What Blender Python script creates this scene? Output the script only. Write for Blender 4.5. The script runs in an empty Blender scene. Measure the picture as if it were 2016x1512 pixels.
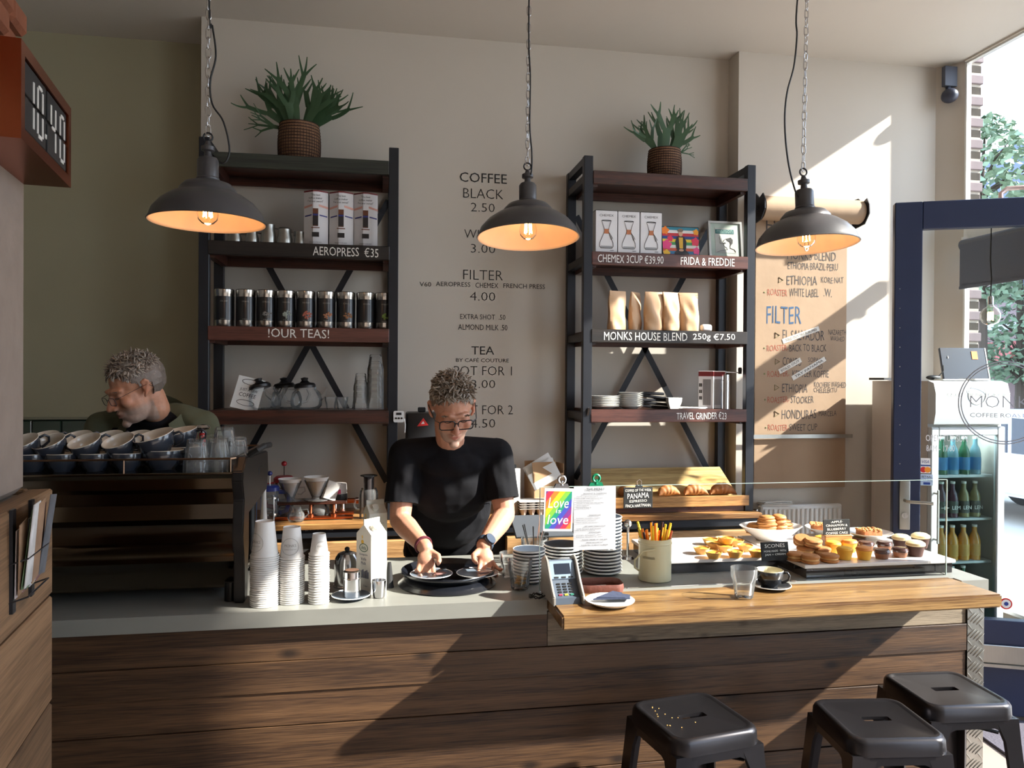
import bpy, bmesh, math, random
from math import sin, cos, pi, radians, atan2, sqrt, tan
from mathutils import Vector, Matrix
random.seed(7)
SC = bpy.context.scene
COL = SC.collection

# ---------------- camera ----------------
FPX, YAW, PITCH, ROLL, CZ = 1510.0, radians(9.92), radians(-0.34), radians(0.35), 1.66
_f = Vector((sin(YAW)*cos(PITCH), cos(YAW)*cos(PITCH), sin(PITCH)))
_r0 = Vector((cos(YAW), -sin(YAW), 0)); _u0 = _r0.cross(_f)
_r = _r0*cos(ROLL)+_u0*sin(ROLL); _u = _u0*cos(ROLL)-_r0*sin(ROLL)
CAM = Vector((0, 0, CZ))
cam_data = bpy.data.cameras.new('camera'); cam = bpy.data.objects.new('camera', cam_data); COL.objects.link(cam)
cam_data.sensor_width = 36; cam_data.lens = FPX/2016*36; cam_data.clip_start = 0.05; cam_data.clip_end = 300
mw = Matrix.Identity(4)
for i in range(3):
    mw[i][0] = _r[i]; mw[i][1] = _u[i]; mw[i][2] = -_f[i]; mw[i][3] = CAM[i]
cam.matrix_world = mw
SC.camera = cam
SC.view_settings.view_transform = 'Standard'; SC.view_settings.look = 'None'
SC.view_settings.gamma = 1; SC.view_settings.use_curve_mapping = False
SC.view_settings.exposure = 0.0

# ---------------- sky and sun ----------------
SUN_DIR = Vector((-1, 0.34, -0.67)).normalized()
world = bpy.data.worlds.new('sky'); SC.world = world; world.use_nodes = True
_wn = world.node_tree.nodes; _wl = world.node_tree.links
_tc = _wn.new('ShaderNodeTexCoord'); _sp = _wn.new('ShaderNodeSeparateXYZ'); _cr = _wn.new('ShaderNodeValToRGB')
_cr.color_ramp.elements[0].position = 0.0; _cr.color_ramp.elements[0].color = (.80, .88, 1.0, 1)
_cr.color_ramp.elements[1].position = 0.8; _cr.color_ramp.elements[1].color = (.55, .72, 1.0, 1)
_wl.new(_tc.outputs['Generated'], _sp.inputs[0]); _wl.new(_sp.outputs['Z'], _cr.inputs[0])
_wl.new(_cr.outputs[0], _wn['Background'].inputs['Color']); _wn['Background'].inputs['Strength'].default_value = 5.4
sun_data = bpy.data.lights.new('sun', 'SUN'); sun = bpy.data.objects.new('sun', sun_data); COL.objects.link(sun)
sun_data.energy = 19.0; sun_data.angle = radians(0.9); sun_data.color = (1.0, .93, .84)
sun.rotation_euler = SUN_DIR.to_track_quat('-Z', 'Y').to_euler()
SC.cycles.max_bounces = 10; SC.cycles.diffuse_bounces = 4; SC.cycles.glossy_bounces = 4
SC.cycles.transmission_bounces = 8; SC.cycles.transparent_max_bounces = 24
SC.cycles.caustics_reflective = False; SC.cycles.caustics_refractive = False
SC.cycles.sample_clamp_indirect = 6.0
SC.cycles.use_denoising = True
SC.cycles.use_adaptive_sampling = True; SC.cycles.adaptive_threshold = 0.02

# ---------------- pixel helpers (photo frame 2016x1512 -> a point on a real plane) ----------------
def ray(px, py): return _f + _r*((px-1008)/FPX) - _u*((py-756)/FPX)
def onp(px, py, ax, v):
    d = ray(px, py); return CAM + d*((v-CAM[ax])/d[ax])
def aX(px, py, v): return onp(px, py, 0, v)
def aY(px, py, v): return onp(px, py, 1, v)
def aZ(px, py, v): return onp(px, py, 2, v)
def wx(px, Y, py=756): return aY(px, py, Y).x
def wz(py, Y, px=1008): return aY(px, py, Y).z

# ---------------- mesh helpers ----------------
def BM(): return bmesh.new()
def _fin(bm, vs, M, faces, m):
    if M is not None:
        for v in vs: v.co = M @ v.co
    for f in faces: f.material_index = m
def box(bm, x0, x1, y0, y1, z0, z1, M=None, bev=0, m=0, seg=1):
    x0, x1 = min(x0, x1), max(x0, x1); y0, y1 = min(y0, y1), max(y0, y1); z0, z1 = min(z0, z1), max(z0, z1)
    vs = [bm.verts.new((x, y, z)) for z in (z0, z1) for y in (y0, y1) for x in (x0, x1)]
    fs = [bm.faces.new([vs[i] for i in q]) for q in ((0, 2, 3, 1), (4, 5, 7, 6), (0, 1, 5, 4), (2, 6, 7, 3), (0, 4, 6, 2), (1, 3, 7, 5))]
    for f in fs: f.material_index = m
    if M is not None:
        for v in vs: v.co = M @ v.co
    if bev:
        es = list({e for f in fs for e in f.edges})
        r = bmesh.ops.bevel(bm, geom=es, offset=bev, segments=seg, affect='EDGES', profile=.5)
        for f in r['faces']: f.material_index = m
    return fs
def lathe(bm, prof, n=24, M=None, m=0, cx=0, cy=0, flat=False):
    rings = []; allv = []; fs = []
    for r, z in prof:
        if r < 1e-6: ring = [bm.verts.new((cx, cy, z))]
        else: ring = [bm.verts.new((cx+r*cos(2*pi*i/n), cy+r*sin(2*pi*i/n), z)) for i in range(n)]
        rings.append(ring); allv += ring
    for a, b in zip(rings, rings[1:]):
        if len(a) == 1 and len(b) == 1: continue
        for i in range(n):
            j = (i+1) % n
            if len(a) == 1: fs.append(bm.faces.new((a[0], b[j], b[i])))
            elif len(b) == 1: fs.append(bm.faces.new((a[i], a[j], b[0])))
            else: fs.append(bm.faces.new((a[i], a[j], b[j], b[i])))
    _fin(bm, allv, M, fs, m); return fs
def tube(bm, pts, r, n=8, closed=False, M=None, m=0, cap=True, sy=1.0):
    pts = [Vector(p) for p in pts]; N = len(pts)
    rr = r if isinstance(r, (list, tuple)) else [r]*N
    rings = []; allv = []; fs = []; up = None
    for i, p in enumerate(pts):
        if closed: t = pts[(i+1) % N]-pts[i-1]
        else: t = pts[min(i+1, N-1)]-pts[max(i-1, 0)]
        t = t.normalized() if t.length > 1e-9 else Vector((0, 0, 1))
        if up is None:
            up = Vector((0, 0, 1)) if abs(t.z) < .9 else Vector((1, 0, 0))
        up = (up-t*up.dot(t)); up = up.normalized() if up.length > 1e-6 else t.orthogonal().normalized()
        s = t.cross(up)
        ring = [bm.verts.new(p+(s*cos(2*pi*k/n)+up*sin(2*pi*k/n)*sy)*rr[i]) for k in range(n)]
        rings.append(ring); allv += ring
    R = list(zip(rings, rings[1:]))+([(rings[-1], rings[0])] if closed else [])
    for a, b in R:
        for k in range(n):
            j = (k+1) % n; fs.append(bm.faces.new((a[k], a[j], b[j], b[k])))
    if cap and not closed:
        fs.append(bm.faces.new(rings[0][::-1])); fs.append(bm.faces.new(rings[-1]))
    _fin(bm, allv, M, fs, m); return fs
def cyl(bm, p0, p1, r0, r1=None, n=12, m=0, M=None):
    return tube(bm, [p0, p1], [r0, r0 if r1 is None else r1], n=n, m=m, M=M)
def ell(bm, c, s, n=14, rings=9, M=None, m=0, R=None):
    c = Vector(c)
    prof = [(sin(pi*i/rings), -cos(pi*i/rings)) for i in range(rings+1)]
    T = Matrix.Translation(c) @ (R.to_4x4() if R is not None else Matrix.Identity(4)) @ Matrix.Diagonal((s[0], s[1], s[2], 1))
    if M is not None: T = M @ T
    return lathe(bm, [(max(a, 0) if 0 < i < rings else 0, b) for i, (a, b) in enumerate(prof)], n, T, m)
def prism(bm, poly, a0, a1, axis='z', M=None, m=0):
    def mk(u, v, w):
        return {'z': (u, v, w), 'y': (u, w, v), 'x': (w, u, v)}[axis]
    A = [bm.verts.new(mk(u, v, a0)) for u, v in poly]; Bq = [bm.verts.new(mk(u, v, a1)) for u, v in poly]
    n = len(poly); fs = [bm.faces.new(A[::-1]), bm.faces.new(Bq)]
    for i in range(n):
        j = (i+1) % n; fs.append(bm.faces.new((A[i], A[j], Bq[j], Bq[i])))
    bmesh.ops.recalc_face_normals(bm, faces=fs)
    _fin(bm, A+Bq, M, fs, m); return fs
def quad(bm, a, b, c, d, m=0):
    f = bm.faces.new([bm.verts.new(p) for p in (a, b, c, d)]); f.material_index = m; return f
def rrect(w, h, r, n=4):
    o = []
    for cx, cy, a0 in ((w/2-r, h/2-r, 0), (-w/2+r, h/2-r, 90), (-w/2+r, -h/2+r, 180), (w/2-r, -h/2+r, 270)):
        for i in range(n+1):
            a = radians(a0+90*i/n); o.append((cx+r*cos(a), cy+r*sin(a)))
    return o
def T(x, y, z): return Matrix.Translation((x, y, z))
def RX(a): return Matrix.Rotation(radians(a), 4, 'X')
def RY(a): return Matrix.Rotation(radians(a), 4, 'Y')
def RZ(a): return Matrix.Rotation(radians(a), 4, 'Z')

def obj(name, bm, mat, parent=None, ang=35, loc=None, rz=0):
    if isinstance(bm, bmesh.types.BMesh):
        me = bpy.data.meshes.new(name); bm.normal_update(); bm.to_mesh(me); bm.free()
        if ang:
            me.shade_smooth(); me.set_sharp_from_angle(angle=radians(ang))
    else: me = bm
    for k in (mat if isinstance(mat, (list, tuple)) else [mat]):
        if len(me.materials) < (len(mat) if isinstance(mat, (list, tuple)) else 1): me.materials.append(k)
    o = bpy.data.objects.new(name, me); COL.objects.link(o)
    if parent is not None: o.parent = parent
    if loc is not None: o.location = loc
    if rz: o.rotation_euler.z = radians(rz)
    return o
def tag(o, label=None, cat=None, group=None, kind=None):
    if label: o['label'] = label
    if cat: o['category'] = cat
    if group: o['group'] = group
    if kind: o['kind'] = kind
    return o
def thing(name, label, cat, loc=(0, 0, 0), rz=0, group=None):
    o = bpy.data.objects.new(name, None); o.empty_display_size = .05; COL.objects.link(o)
    o.location = loc; o.rotation_euler = (0, 0, radians(rz)); return tag(o, label, cat, group)
def struct(name, bm, mat, parent=None, ang=35):
    o = obj(name, bm, mat, parent, ang)
    if parent is None: o['kind'] = 'structure'
    return o
KIDS = {}
def kids(o): return [c for c in bpy.data.objects if c.parent == o]
def dup(o, loc, rz=None, label=None, group=None, rot=None, scale=None, _src=None):
    def cp(s, par):
        c = s.copy(); COL.objects.link(c)
        if par is not None: c.parent = par
        for k in KIDS.setdefault(s.name, kids(s)): cp(k, c)
        return c
    c = cp(o, None); c.location = loc
    if rz is not None: c.rotation_euler = (0, 0, radians(rz))
    if rot is not None: c.rotation_euler = [radians(a) for a in rot]
    if scale is not None: c.scale = (scale,)*3 if not isinstance(scale, tuple) else scale
    if label: c['label'] = label
    if group: c['group'] = group
    return c

# ---------------- materials ----------------
def S(r, g, b):
    def c(v):
        v /= 255; return v/12.92 if v <= .04045 else ((v+.055)/1.055)**2.4
    return (c(r), c(g), c(b), 1)
def mix(a, b, t): return tuple(a[i]*(1-t)+b[i]*t for i in range(4))
def mul(a, k): return (min(a[0]*k, 1), min(a[1]*k, 1), min(a[2]*k, 1), 1)
_MC = {}
def mat(name, col, rough=.5, metal=0, var=.12, scale=12, bump=0, spec=None, coat=0, sheen=0, emit=None, es=0, stretch=(1, 1, 1), sss=0):
    if name in _MC: return _MC[name]
    m = bpy.data.materials.new(name); m.use_nodes = True; nt = m.node_tree; N = nt.nodes; L = nt.links
    p = N['Principled BSDF']; _MC[name] = m
    tc = N.new('ShaderNodeTexCoord'); mp = N.new('ShaderNodeMapping'); mp.inputs['Scale'].default_value = stretch
    nz = N.new('ShaderNodeTexNoise'); nz.inputs['Scale'].default_value = scale; nz.inputs['Detail'].default_value = 4
    L.new(tc.outputs['Object'], mp.inputs[0]); L.new(mp.outputs[0], nz.inputs['Vector'])
    mx = N.new('ShaderNodeMix'); mx.data_type = 'RGBA'
    mx.inputs[6].default_value = mul(col, 1-var); mx.inputs[7].default_value = mul(col, 1+var)
    L.new(nz.outputs['Fac'], mx.inputs[0]); L.new(mx.outputs[2], p.inputs['Base Color'])
    p.inputs['Roughness'].default_value = rough; p.inputs['Metallic'].default_value = metal
    if spec is not None: p.inputs['Specular IOR Level'].default_value = spec
    if coat: p.inputs['Coat Weight'].default_value = coat; p.inputs['Coat Roughness'].default_value = .1
    if sheen: p.inputs['Sheen Weight'].default_value = sheen
    if sss: p.inputs['Subsurface Weight'].default_value = sss; p.inputs['Subsurface Radius'].default_value = (.01, .004, .002)
    if emit: p.inputs['Emission Color'].default_value = emit; p.inputs['Emission Strength'].default_value = es
    if bump:
        b = N.new('ShaderNodeBump'); b.inputs['Strength'].default_value = bump; b.inputs['Distance'].default_value = .004
        L.new(nz.outputs['Fac'], b.inputs['Height']); L.new(b.outputs[0], p.inputs['Normal'])
    return m
def wood(name, dark, light, axis='x', scale=1.0, rough=.5, coat=0, knots=.5, knotcol=None, bump=.25, tint=.25, flat=None):
    """plank wood: grain stretched along an axis, growth bands, knots, per-piece shift"""
    m = bpy.data.materials.new(name); m.use_nodes = True; nt = m.node_tree; N = nt.nodes; L = nt.links
    p = N['Principled BSDF']; tc = N.new('ShaderNodeTexCoord'); oi = N.new('ShaderNodeObjectInfo')
    off = N.new('ShaderNodeVectorMath'); off.operation = 'SCALE'; off.inputs['Scale'].default_value = 1
    cmb = N.new('ShaderNodeCombineXYZ')
    for i, k in enumerate((7.3, 3.1, 5.7)):
        q = N.new('ShaderNodeMath'); q.operation = 'MULTIPLY'; q.inputs[1].default_value = k
        L.new(oi.outputs['Random'], q.inputs[0]); L.new(q.outputs[0], cmb.inputs[i])
    add = N.new('ShaderNodeVectorMath'); add.operation = 'ADD'
    L.new(tc.outputs['Object'], add.inputs[0]); L.new(cmb.outputs[0], add.inputs[1])
    mp = N.new('ShaderNodeMapping'); st = {'x': (.45, 14, 14), 'y': (14, .45, 14), 'z': (14, 14, .45)}[axis]
    mp.inputs['Scale'].default_value = [v*scale for v in st]; L.new(add.outputs[0], mp.inputs[0])
    n1 = N.new('ShaderNodeTexNoise'); n1.inputs['Scale'].default_value = 1.6; n1.inputs['Detail'].default_value = 8; n1.inputs['Distortion'].default_value = .7
    n2 = N.new('ShaderNodeTexNoise'); n2.inputs['Scale'].default_value = 20; n2.inputs['Detail'].default_value = 6
    L.new(mp.outputs[0], n1.inputs['Vector']); L.new(mp.outputs[0], n2.inputs['Vector'])
    av = N.new('ShaderNodeMix'); av.data_type = 'FLOAT'; av.inputs[0].default_value = .48
    L.new(n1.outputs['Fac'], av.inputs[2]); L.new(n2.outputs['Fac'], av.inputs[3])
    rp = N.new('ShaderNodeValToRGB'); rp.color_ramp.elements[0].position = .39; rp.color_ramp.elements[0].color = dark
    rp.color_ramp.elements[1].position = .60; rp.color_ramp.elements[1].color = light
    L.new(av.outputs[0], rp.inputs[0]); out = rp.outputs[0]
    if knots:
        mk = N.new('ShaderNodeMapping'); sk = {'x': (1, 2.2, 2.2), 'y': (2.2, 1, 2.2), 'z': (2.2, 2.2, 1)}[axis]
        mk.inputs['Scale'].default_value = [v*1.7*scale for v in sk]; L.new(add.outputs[0], mk.inputs[0])
        sx_ = N.new('ShaderNodeSeparateXYZ'); cb_ = N.new('ShaderNodeCombineXYZ'); L.new(mk.outputs[0], sx_.inputs[0])
        for i_, a_ in enumerate([a_ for a_ in 'XYZ' if a_.lower() != (flat or {'x': 'y', 'y': 'x', 'z': 'y'}[axis])]): L.new(sx_.outputs[a_], cb_.inputs[i_])
        vo = N.new('ShaderNodeTexVoronoi'); vo.voronoi_dimensions = '2D'; vo.inputs['Scale'].default_value = 1.1; L.new(cb_.outputs[0], vo.inputs['Vector'])
        kr = N.new('ShaderNodeValToRGB'); kr.color_ramp.elements[0].position = .02; kr.color_ramp.elements[0].color = (knots, knots, knots, 1)
        kr.color_ramp.elements[1].position = .075; kr.color_ramp.elements[1].color = (0, 0, 0, 1)
        L.new(vo.outputs['Distance'], kr.inputs[0])
        mk2 = N.new('ShaderNodeMix'); mk2.data_type = 'RGBA'; mk2.inputs[7].default_value = knotcol or mul(dark, .4)
        L.new(kr.outputs[0], mk2.inputs[0]); L.new(out, mk2.inputs[6]); out = mk2.outputs[2]
    if tint:
        hs = N.new('ShaderNodeHueSaturation'); mr = N.new('ShaderNodeMapRange'); mr.inputs['To Min'].default_value = 1-tint; mr.inputs['To Max'].default_value = 1+tint
        L.new(oi.outputs['Random'], mr.inputs['Value']); L.new(mr.outputs[0], hs.inputs['Value']); L.new(out, hs.inputs['Color']); out = hs.outputs[0]
    L.new(out, p.inputs['Base Color']); p.inputs['Roughness'].default_value = rough
    if coat: p.inputs['Coat Weight'].default_value = coat; p.inputs['Coat Roughness'].default_value = .15
    b = N.new('ShaderNodeBump'); b.inputs['Strength'].default_value = bump; b.inputs['Distance'].default_value = .003
    L.new(av.outputs[0], b.inputs['Height']); L.new(b.outputs[0], p.inputs['Normal'])
    return m
def glass(name, tint=(1, 1, 1, 1), gloss=.12, rough=.0, haze=0):
    """thin clear glass: see-through with a fresnel reflection"""
    m = bpy.data.materials.new(name); m.use_nodes = True; nt = m.node_tree; N = nt.nodes; L = nt.links
    N.remove(N['Principled BSDF']); out = N['Material Output']
    tr = N.new('ShaderNodeBsdfTransparent'); tr.inputs[0].default_value = tint
    gl = N.new('ShaderNodeBsdfGlossy'); gl.inputs['Roughness'].default_value = rough+.02
    lw = N.new('ShaderNodeLayerWeight'); lw.inputs['Blend'].default_value = gloss
    mx = N.new('ShaderNodeMixShader'); L.new(lw.outputs['Fresnel'], mx.inputs[0])
    L.new(tr.outputs[0], mx.inputs[1]); L.new(gl.outputs[0], mx.inputs[2])
    if haze:
        df = N.new('ShaderNodeBsdfDiffuse'); df.inputs[0].default_value = (.9, .92, .92, 1); m2 = N.new('ShaderNodeMixShader'); m2.inputs[0].default_value = haze
        L.new(mx.outputs[0], m2.inputs[1]); L.new(df.outputs[0], m2.inputs[2]); L.new(m2.outputs[0], out.inputs[0])
    else: L.new(mx.outputs[0], out.inputs[0])
    return m
ORD = ['bottom', 'second', 'third', 'fourth', 'fifth', 'sixth', 'seventh', 'eighth', 'ninth', 'tenth', 'eleventh', 'twelfth', 'thirteenth', 'fourteenth', 'fifteenth', 'sixteenth', 'seventeenth', 'eighteenth', 'nineteenth', 'twentieth',
       'twenty-first', 'twenty-second', 'twenty-third', 'twenty-fourth', 'twenty-fifth', 'twenty-sixth', 'twenty-seventh', 'twenty-eighth', 'twenty-ninth', 'thirtieth']
def nth(i, n, what, stack):
    if i == 0: return 'bottom %s of %s' % (what, stack)
    if i == n-1: return 'topmost %s of %s' % (what, stack)
    return '%s %s from the bottom of %s' % (ORD[i], what, stack)
# ---------------- lettering ----------------
_TM = {}
def text_mesh(s, thin=0.0):
    k = (s, thin)
    if k in _TM: return _TM[k]
    cu = bpy.data.curves.new('t', 'FONT'); cu.body = s; cu.size = 1; cu.resolution_u = 2; cu.offset = -thin
    o = bpy.data.objects.new('t', cu); COL.objects.link(o)
    dg = bpy.context.evaluated_depsgraph_get(); ev = o.evaluated_get(dg)
    me = ev.to_mesh(); V = [v.co.copy() for v in me.vertices]; Fc = [list(p.vertices) for p in me.polygons]; ev.to_mesh_clear()
    bpy.data.objects.remove(o); bpy.data.curves.remove(cu)
    _TM[k] = (V, Fc); return _TM[k]
def letters(bm, s, cx, cz, w=None, h=None, M=None, m=0, thin=0.0, jit=0, y=0.0, align='c', slant=0):
    """flat lettering in the local XZ plane facing -Y, fitted to width w / height h, centred on (cx, cz)"""
    V, Fc = text_mesh(s, thin)
    if not V: return
    x0 = min(v.x for v in V); x1 = max(v.x for v in V); y0 = min(v.y for v in V); y1 = max(v.y for v in V)
    sx = w/(x1-x0) if w else None; sz = h/(y1-y0) if h else None
    if sx is None: sx = sz
    if sz is None: sz = sx
    ox = {'c': (x0+x1)/2, 'l': x0, 'r': x1}[align]
    nv = []
    for v in V:
        X = cx+(v.x-ox)*sx; Z = cz+(v.y-(y0+y1)/2)*sz
        if slant: X += slant*(Z-cz)
        if jit: Z += jit*sin(X*41+cz*7)+jit*.6*sin(X*97)
        p = Vector((X, y, Z)); nv.append(bm.verts.new(M @ p if M is not None else p))
    for f in Fc:
        try: q = bm.faces.new([nv[i] for i in f]); q.material_index = m
        except ValueError: pass
# ---------------- shared materials ----------------
M_WALL = mat('wall_paint', S(200, 192, 181), .85, var=.03, scale=3, bump=.04)
M_OLIVE = mat('olive_paint', S(170, 164, 138), .85, var=.04, scale=3, bump=.05)
M_CEIL = mat('ceiling_paint', S(206, 199, 190), .9, var=.02, scale=2)
M_BLK = mat('black_steel', S(38, 40, 46), .42, .35, var=.2, scale=8)
M_NAVY = mat('navy_paint', S(28, 40, 70), .38, var=.1, scale=6)
M_WHITE = mat('white_lacquer', S(232, 232, 230), .35, var=.02)
M_CHROME = mat('steel', S(200, 200, 202), .16, 1, var=.05)
M_BRUSH = mat('brushed_steel', S(170, 168, 162), .34, 1, var=.08, stretch=(30, 30, 1))
M_COPPER = mat('copper', S(176, 98, 66), .27, 1, var=.12, scale=5)
M_GLASS = glass('clear_glass', (.97, .985, .98, 1), .10)
M_PANE = glass('window_glass', (.97, .99, .99, 1), .06)
M_CRY = glass('tumbler_glass', (.985, .99, .99, 1), .2, .02, .06)
M_INK = mat('ink_black', S(22, 21, 20), .6)
M_CHALK = mat('chalk_white', S(238, 236, 230), .9, var=.06, scale=60)
M_SLATE = mat('chalkboard', S(26, 26, 27), .75, var=.25, scale=15)
M_PLASTIC = mat('black_plastic', S(22, 22, 24), .38)
M_RUBBER = mat('black_rubber', S(26, 26, 27), .7)
M_PAPER = mat('white_paper', S(235, 234, 230), .8, var=.02)
M_CERW = mat('white_ceramic', S(236, 235, 230), .18, coat=.4, var=.02)
M_CERG = mat('slate_ceramic', S(48, 54, 64), .16, coat=.5, var=.08)
M_CERI = mat('cup_inside', S(214, 205, 190), .2, coat=.4, var=.03)
W_CHAIR = wood('reclaimed_dark_wood', S(36, 20, 15), S(84, 46, 34), 'x', 1.3, .42, .15, knots=.5)
W_COUNTER = wood('counter_planks', S(50, 32, 21), S(100, 72, 48), 'x', .9, .5, .1, knots=.9, bump=.5)
W_GREYED = wood('weathered_plank', S(92, 80, 66), S(150, 134, 112), 'x', 1.6, .7, 0, knots=.6, bump=.8)
W_BAR = wood('oiled_bar_wood', S(86, 58, 31), S(152, 119, 74), 'x', 1.1, .34, .3, knots=.6, bump=.3, flat='z')
W_CRATE = wood('drawer_front_wood', S(122, 84, 48), S(190, 148, 98), 'x', 1.5, .55, 0, knots=.4)
W_CLAD = wood('cladding_wood', S(92, 68, 46), S(130, 100, 72), 'y', .8, .6, 0, knots=.6)
W_BACKTOP = wood('back_worktop_wood', S(120, 78, 40), S(196, 146, 88), 'x', 1.4, .4, .2, knots=.3)
W_GREEN = wood('painted_scrap_wood', S(150, 118, 70), S(214, 186, 128), 'x', 1.3, .5, .1, knots=.2)

CEIL = 3.55
# ---------------- floor, ceiling, walls ----------------
M_FLOOR = mat('floor_screed', S(158, 143, 134), .45, var=.06, scale=4, bump=.05)
bm = BM(); box(bm, -3.2, 3.42, -3.2, 4.75, -.1, 0); struct('floor', bm, M_FLOOR)
bm = BM(); box(bm, -3.2, 3.43, -3.2, 4.75, CEIL, CEIL+.15); struct('ceiling', bm, M_CEIL)
bm = BM(); box(bm, -.92, 2.03, 4.25, 4.6, 0, CEIL)
struct('wall_back', bm, M_WALL)
bm = BM(); box(bm, 2.03, 3.3, 4.12, 4.6, 0, CEIL); struct('wall_chimney', bm, M_WALL)
bm = BM(); box(bm, -3.2, -.92, 4.6, 4.75, 0, CEIL); struct('wall_alcove', bm, M_OLIVE)
bm = BM(); box(bm, -3.35, -3.2, -3.2, 4.75, 0, CEIL); struct('wall_left', bm, M_WALL)
bm = BM(); box(bm, -3.2, 3.5, -3.35, -3.2, 0, CEIL); struct('wall_rear', bm, M_WALL)
# window wall on the right: pier, brick reveal, sill wall, lintel, near pier
bm = BM(); prism(bm, [(3.3, 4.12), (3.40, 4.0), (3.43, 4.0), (3.43, 4.4), (3.3, 4.4)], 0, CEIL); box(bm, 3.38, 3.43, -3.2, 3.99, 3.54, CEIL)
box(bm, 3.4, 3.55, 3.2, 4.0, 0, .42); box(bm, 3.4, 3.55, 1.1, 2.36, 0, .30); box(bm, 3.4, 3.55, -.3, 1.1, 0, CEIL); box(bm, 3.4, 3.55, -2.9, -.3, 0, .3); box(bm, 3.4, 3.55, -3.2, -2.9, 0, CEIL)
wr = struct('wall_right', bm, M_WALL)
M_BRICK = mat('brick_red', S(104, 92, 94), .85, var=.25, scale=9, bump=.4)
M_MORT = mat('mortar', S(150, 142, 132), .95, bump=.3, scale=60)
bm = BM(); box(bm, 3.44, 3.545, 4.05, 4.4, 0, 4.6); ro = struct('wall_outer_reveal', bm, M_MORT)
bm = BM(); box(bm, 0, .118, 0, .105, 0, .052, bev=.004); bmesh_brick = bpy.data.meshes.new('brick'); bm.to_mesh(bmesh_brick); bm.free(); bmesh_brick.materials.append(M_BRICK)
for i in range(52):
    b = bpy.data.objects.new('brick', bmesh_brick); COL.objects.link(b); b.parent = ro
    b.location = (3.434+(.004 if i % 2 else 0), 4.038+(0 if i % 2 else .012), 1.2+i*.064)

def rect_frame(bm, x, t, y0, y1, z0, z1, w, m=0):
    box(bm, x-t, x+t, y0, y0+w, z0, z1, m=m); box(bm, x-t, x+t, y1-w, y1, z0, z1, m=m)
    box(bm, x-t, x+t, y0+w, y1-w, z0, z0+w, m=m); box(bm, x-t, x+t, y0+w, y1-w, z1-w, z1, m=m)
M_WFR = mat('window_frame_white', S(226, 226, 222), .4, var=.03)
# window 1: between the corner pier and the doorway
w1 = thing('window_1', None, None, (0, 0, 0)); w1['kind'] = 'structure'
bm = BM(); rect_frame(bm, 3.41, .015, 3.20, 3.999, .42, 3.545, .014); obj('window_frame', bm, M_WFR, w1)
bm = BM(); box(bm, 3.37, 3.44, 3.235, 3.97, 2.475, 2.56, bev=.006); obj('transom', bm, M_WFR, w1)
for z0, z1 in ((.455, 2.475), (2.56, 3.53)):
    bm = BM(); box(bm, 3.418, 3.422, 3.235, 3.97, z0, z1); obj('pane', bm, M_PANE, w1)
bm = BM(); box(bm, 3.33, 3.44, 3.235, 3.97, .42, .44); obj('sill', bm, M_WFR, w1)
# window 2: large shop window towards the camera side
w2 = thing('window_2', None, None); w2['kind'] = 'structure'
bm = BM(); rect_frame(bm, 3.41, .015, 1.1, 2.37, .30, 3.545, .014); obj('window_frame', bm, M_WFR, w2)
for y0, y1 in ((1.11, 2.36),):
    bm = BM(); box(bm, 3.418, 3.422, y0, y1, .345, 3.48); obj('pane', bm, M_PANE, w2)
w3 = thing('window_added', None, None); w3['kind'] = 'structure'  # unseen window, added to bring more sky light to the left side
bm = BM(); rect_frame(bm, 3.41, .015, -2.9, -.3, .30, 3.545, .03); obj('window_frame', bm, M_WFR, w3)
bm = BM(); box(bm, 3.418, 3.422, -2.86, -.34, .34, 3.485); obj('pane', bm, M_PANE, w3)
# doorway frame with fanlight
d2 = thing('door_2', None, None); d2['kind'] = 'structure'
bm = BM(); box(bm, 3.4, 3.45, 2.37, 2.39, 0, 3.54); box(bm, 3.4, 3.43, 3.17, 3.20, 0, 3.54); box(bm, 3.4, 3.45, 2.39, 3.16, 2.575, 2.64)
obj('door_frame', bm, M_NAVY, d2)
bm = BM(); box(bm, 3.418, 3.422, 2.39, 3.16, 2.64, 3.525); obj('fanlight', bm, M_PANE, d2)
bm = BM(); box(bm, 3.42, 3.55, 2.39, 3.16, -.01, .02); obj('threshold', bm, M_BRUSH, d2)

# the open door, hinged on the window wall and swung into the room
DP = Vector((2.571, 3.50, 0)); DA = math.degrees(atan2(3.18-3.50, 3.30-2.571)); DW = .895
door = thing('door_1', None, None, DP, DA); door['kind'] = 'structure'
_dd = Vector((cos(radians(DA)), sin(radians(DA)), 0))
def on_door(px, py):
    r_ = ray(px, py); n = Vector((-_dd.y, _dd.x, 0)); t = (DP-CAM).dot(n)/r_.dot(n); p = CAM+r_*t
    return (p-DP).dot(_dd), p.z
bm = BM(); box(bm, 0, .128, -.025, .025, .03, 2.562, bev=.004); box(bm, .77, DW, -.025, .025, .03, 2.562, bev=.004)
box(bm, .128, .77, -.025, .025, 2.424, 2.562, bev=.003); box(bm, .128, .77, -.025, .025, .03, .495, bev=.003)
obj('door_frame', bm, M_NAVY, door)
bm = BM(); box(bm, .13, .77, -.003, .003, .49, 2.43); obj('door_pane', bm, M_PANE, door)
bm = BM(); box(bm, .0, DW, -.04, -.025, .285, .375, bev=.003); box(bm, .0, DW, -.052, -.025, .27, .285); obj('kick_bar', bm, M_BRUSH, door)
bm = BM(); x0, z0 = on_door(1767, 1040); x1, z1 = on_door(1789, 945); box(bm, x0, x1, -.034, -.025, z0, z1, bev=.004, seg=2)
hb = obj('handle_plate', bm, M_BRUSH, door)
bm = BM(); hx, hz = on_door(1778, 983); tube(bm, [(hx, -.03, hz), (hx, -.075, hz), (hx+.02, -.085, hz), (hx+.115, -.085, hz-.004)], .0085, 10)
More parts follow.
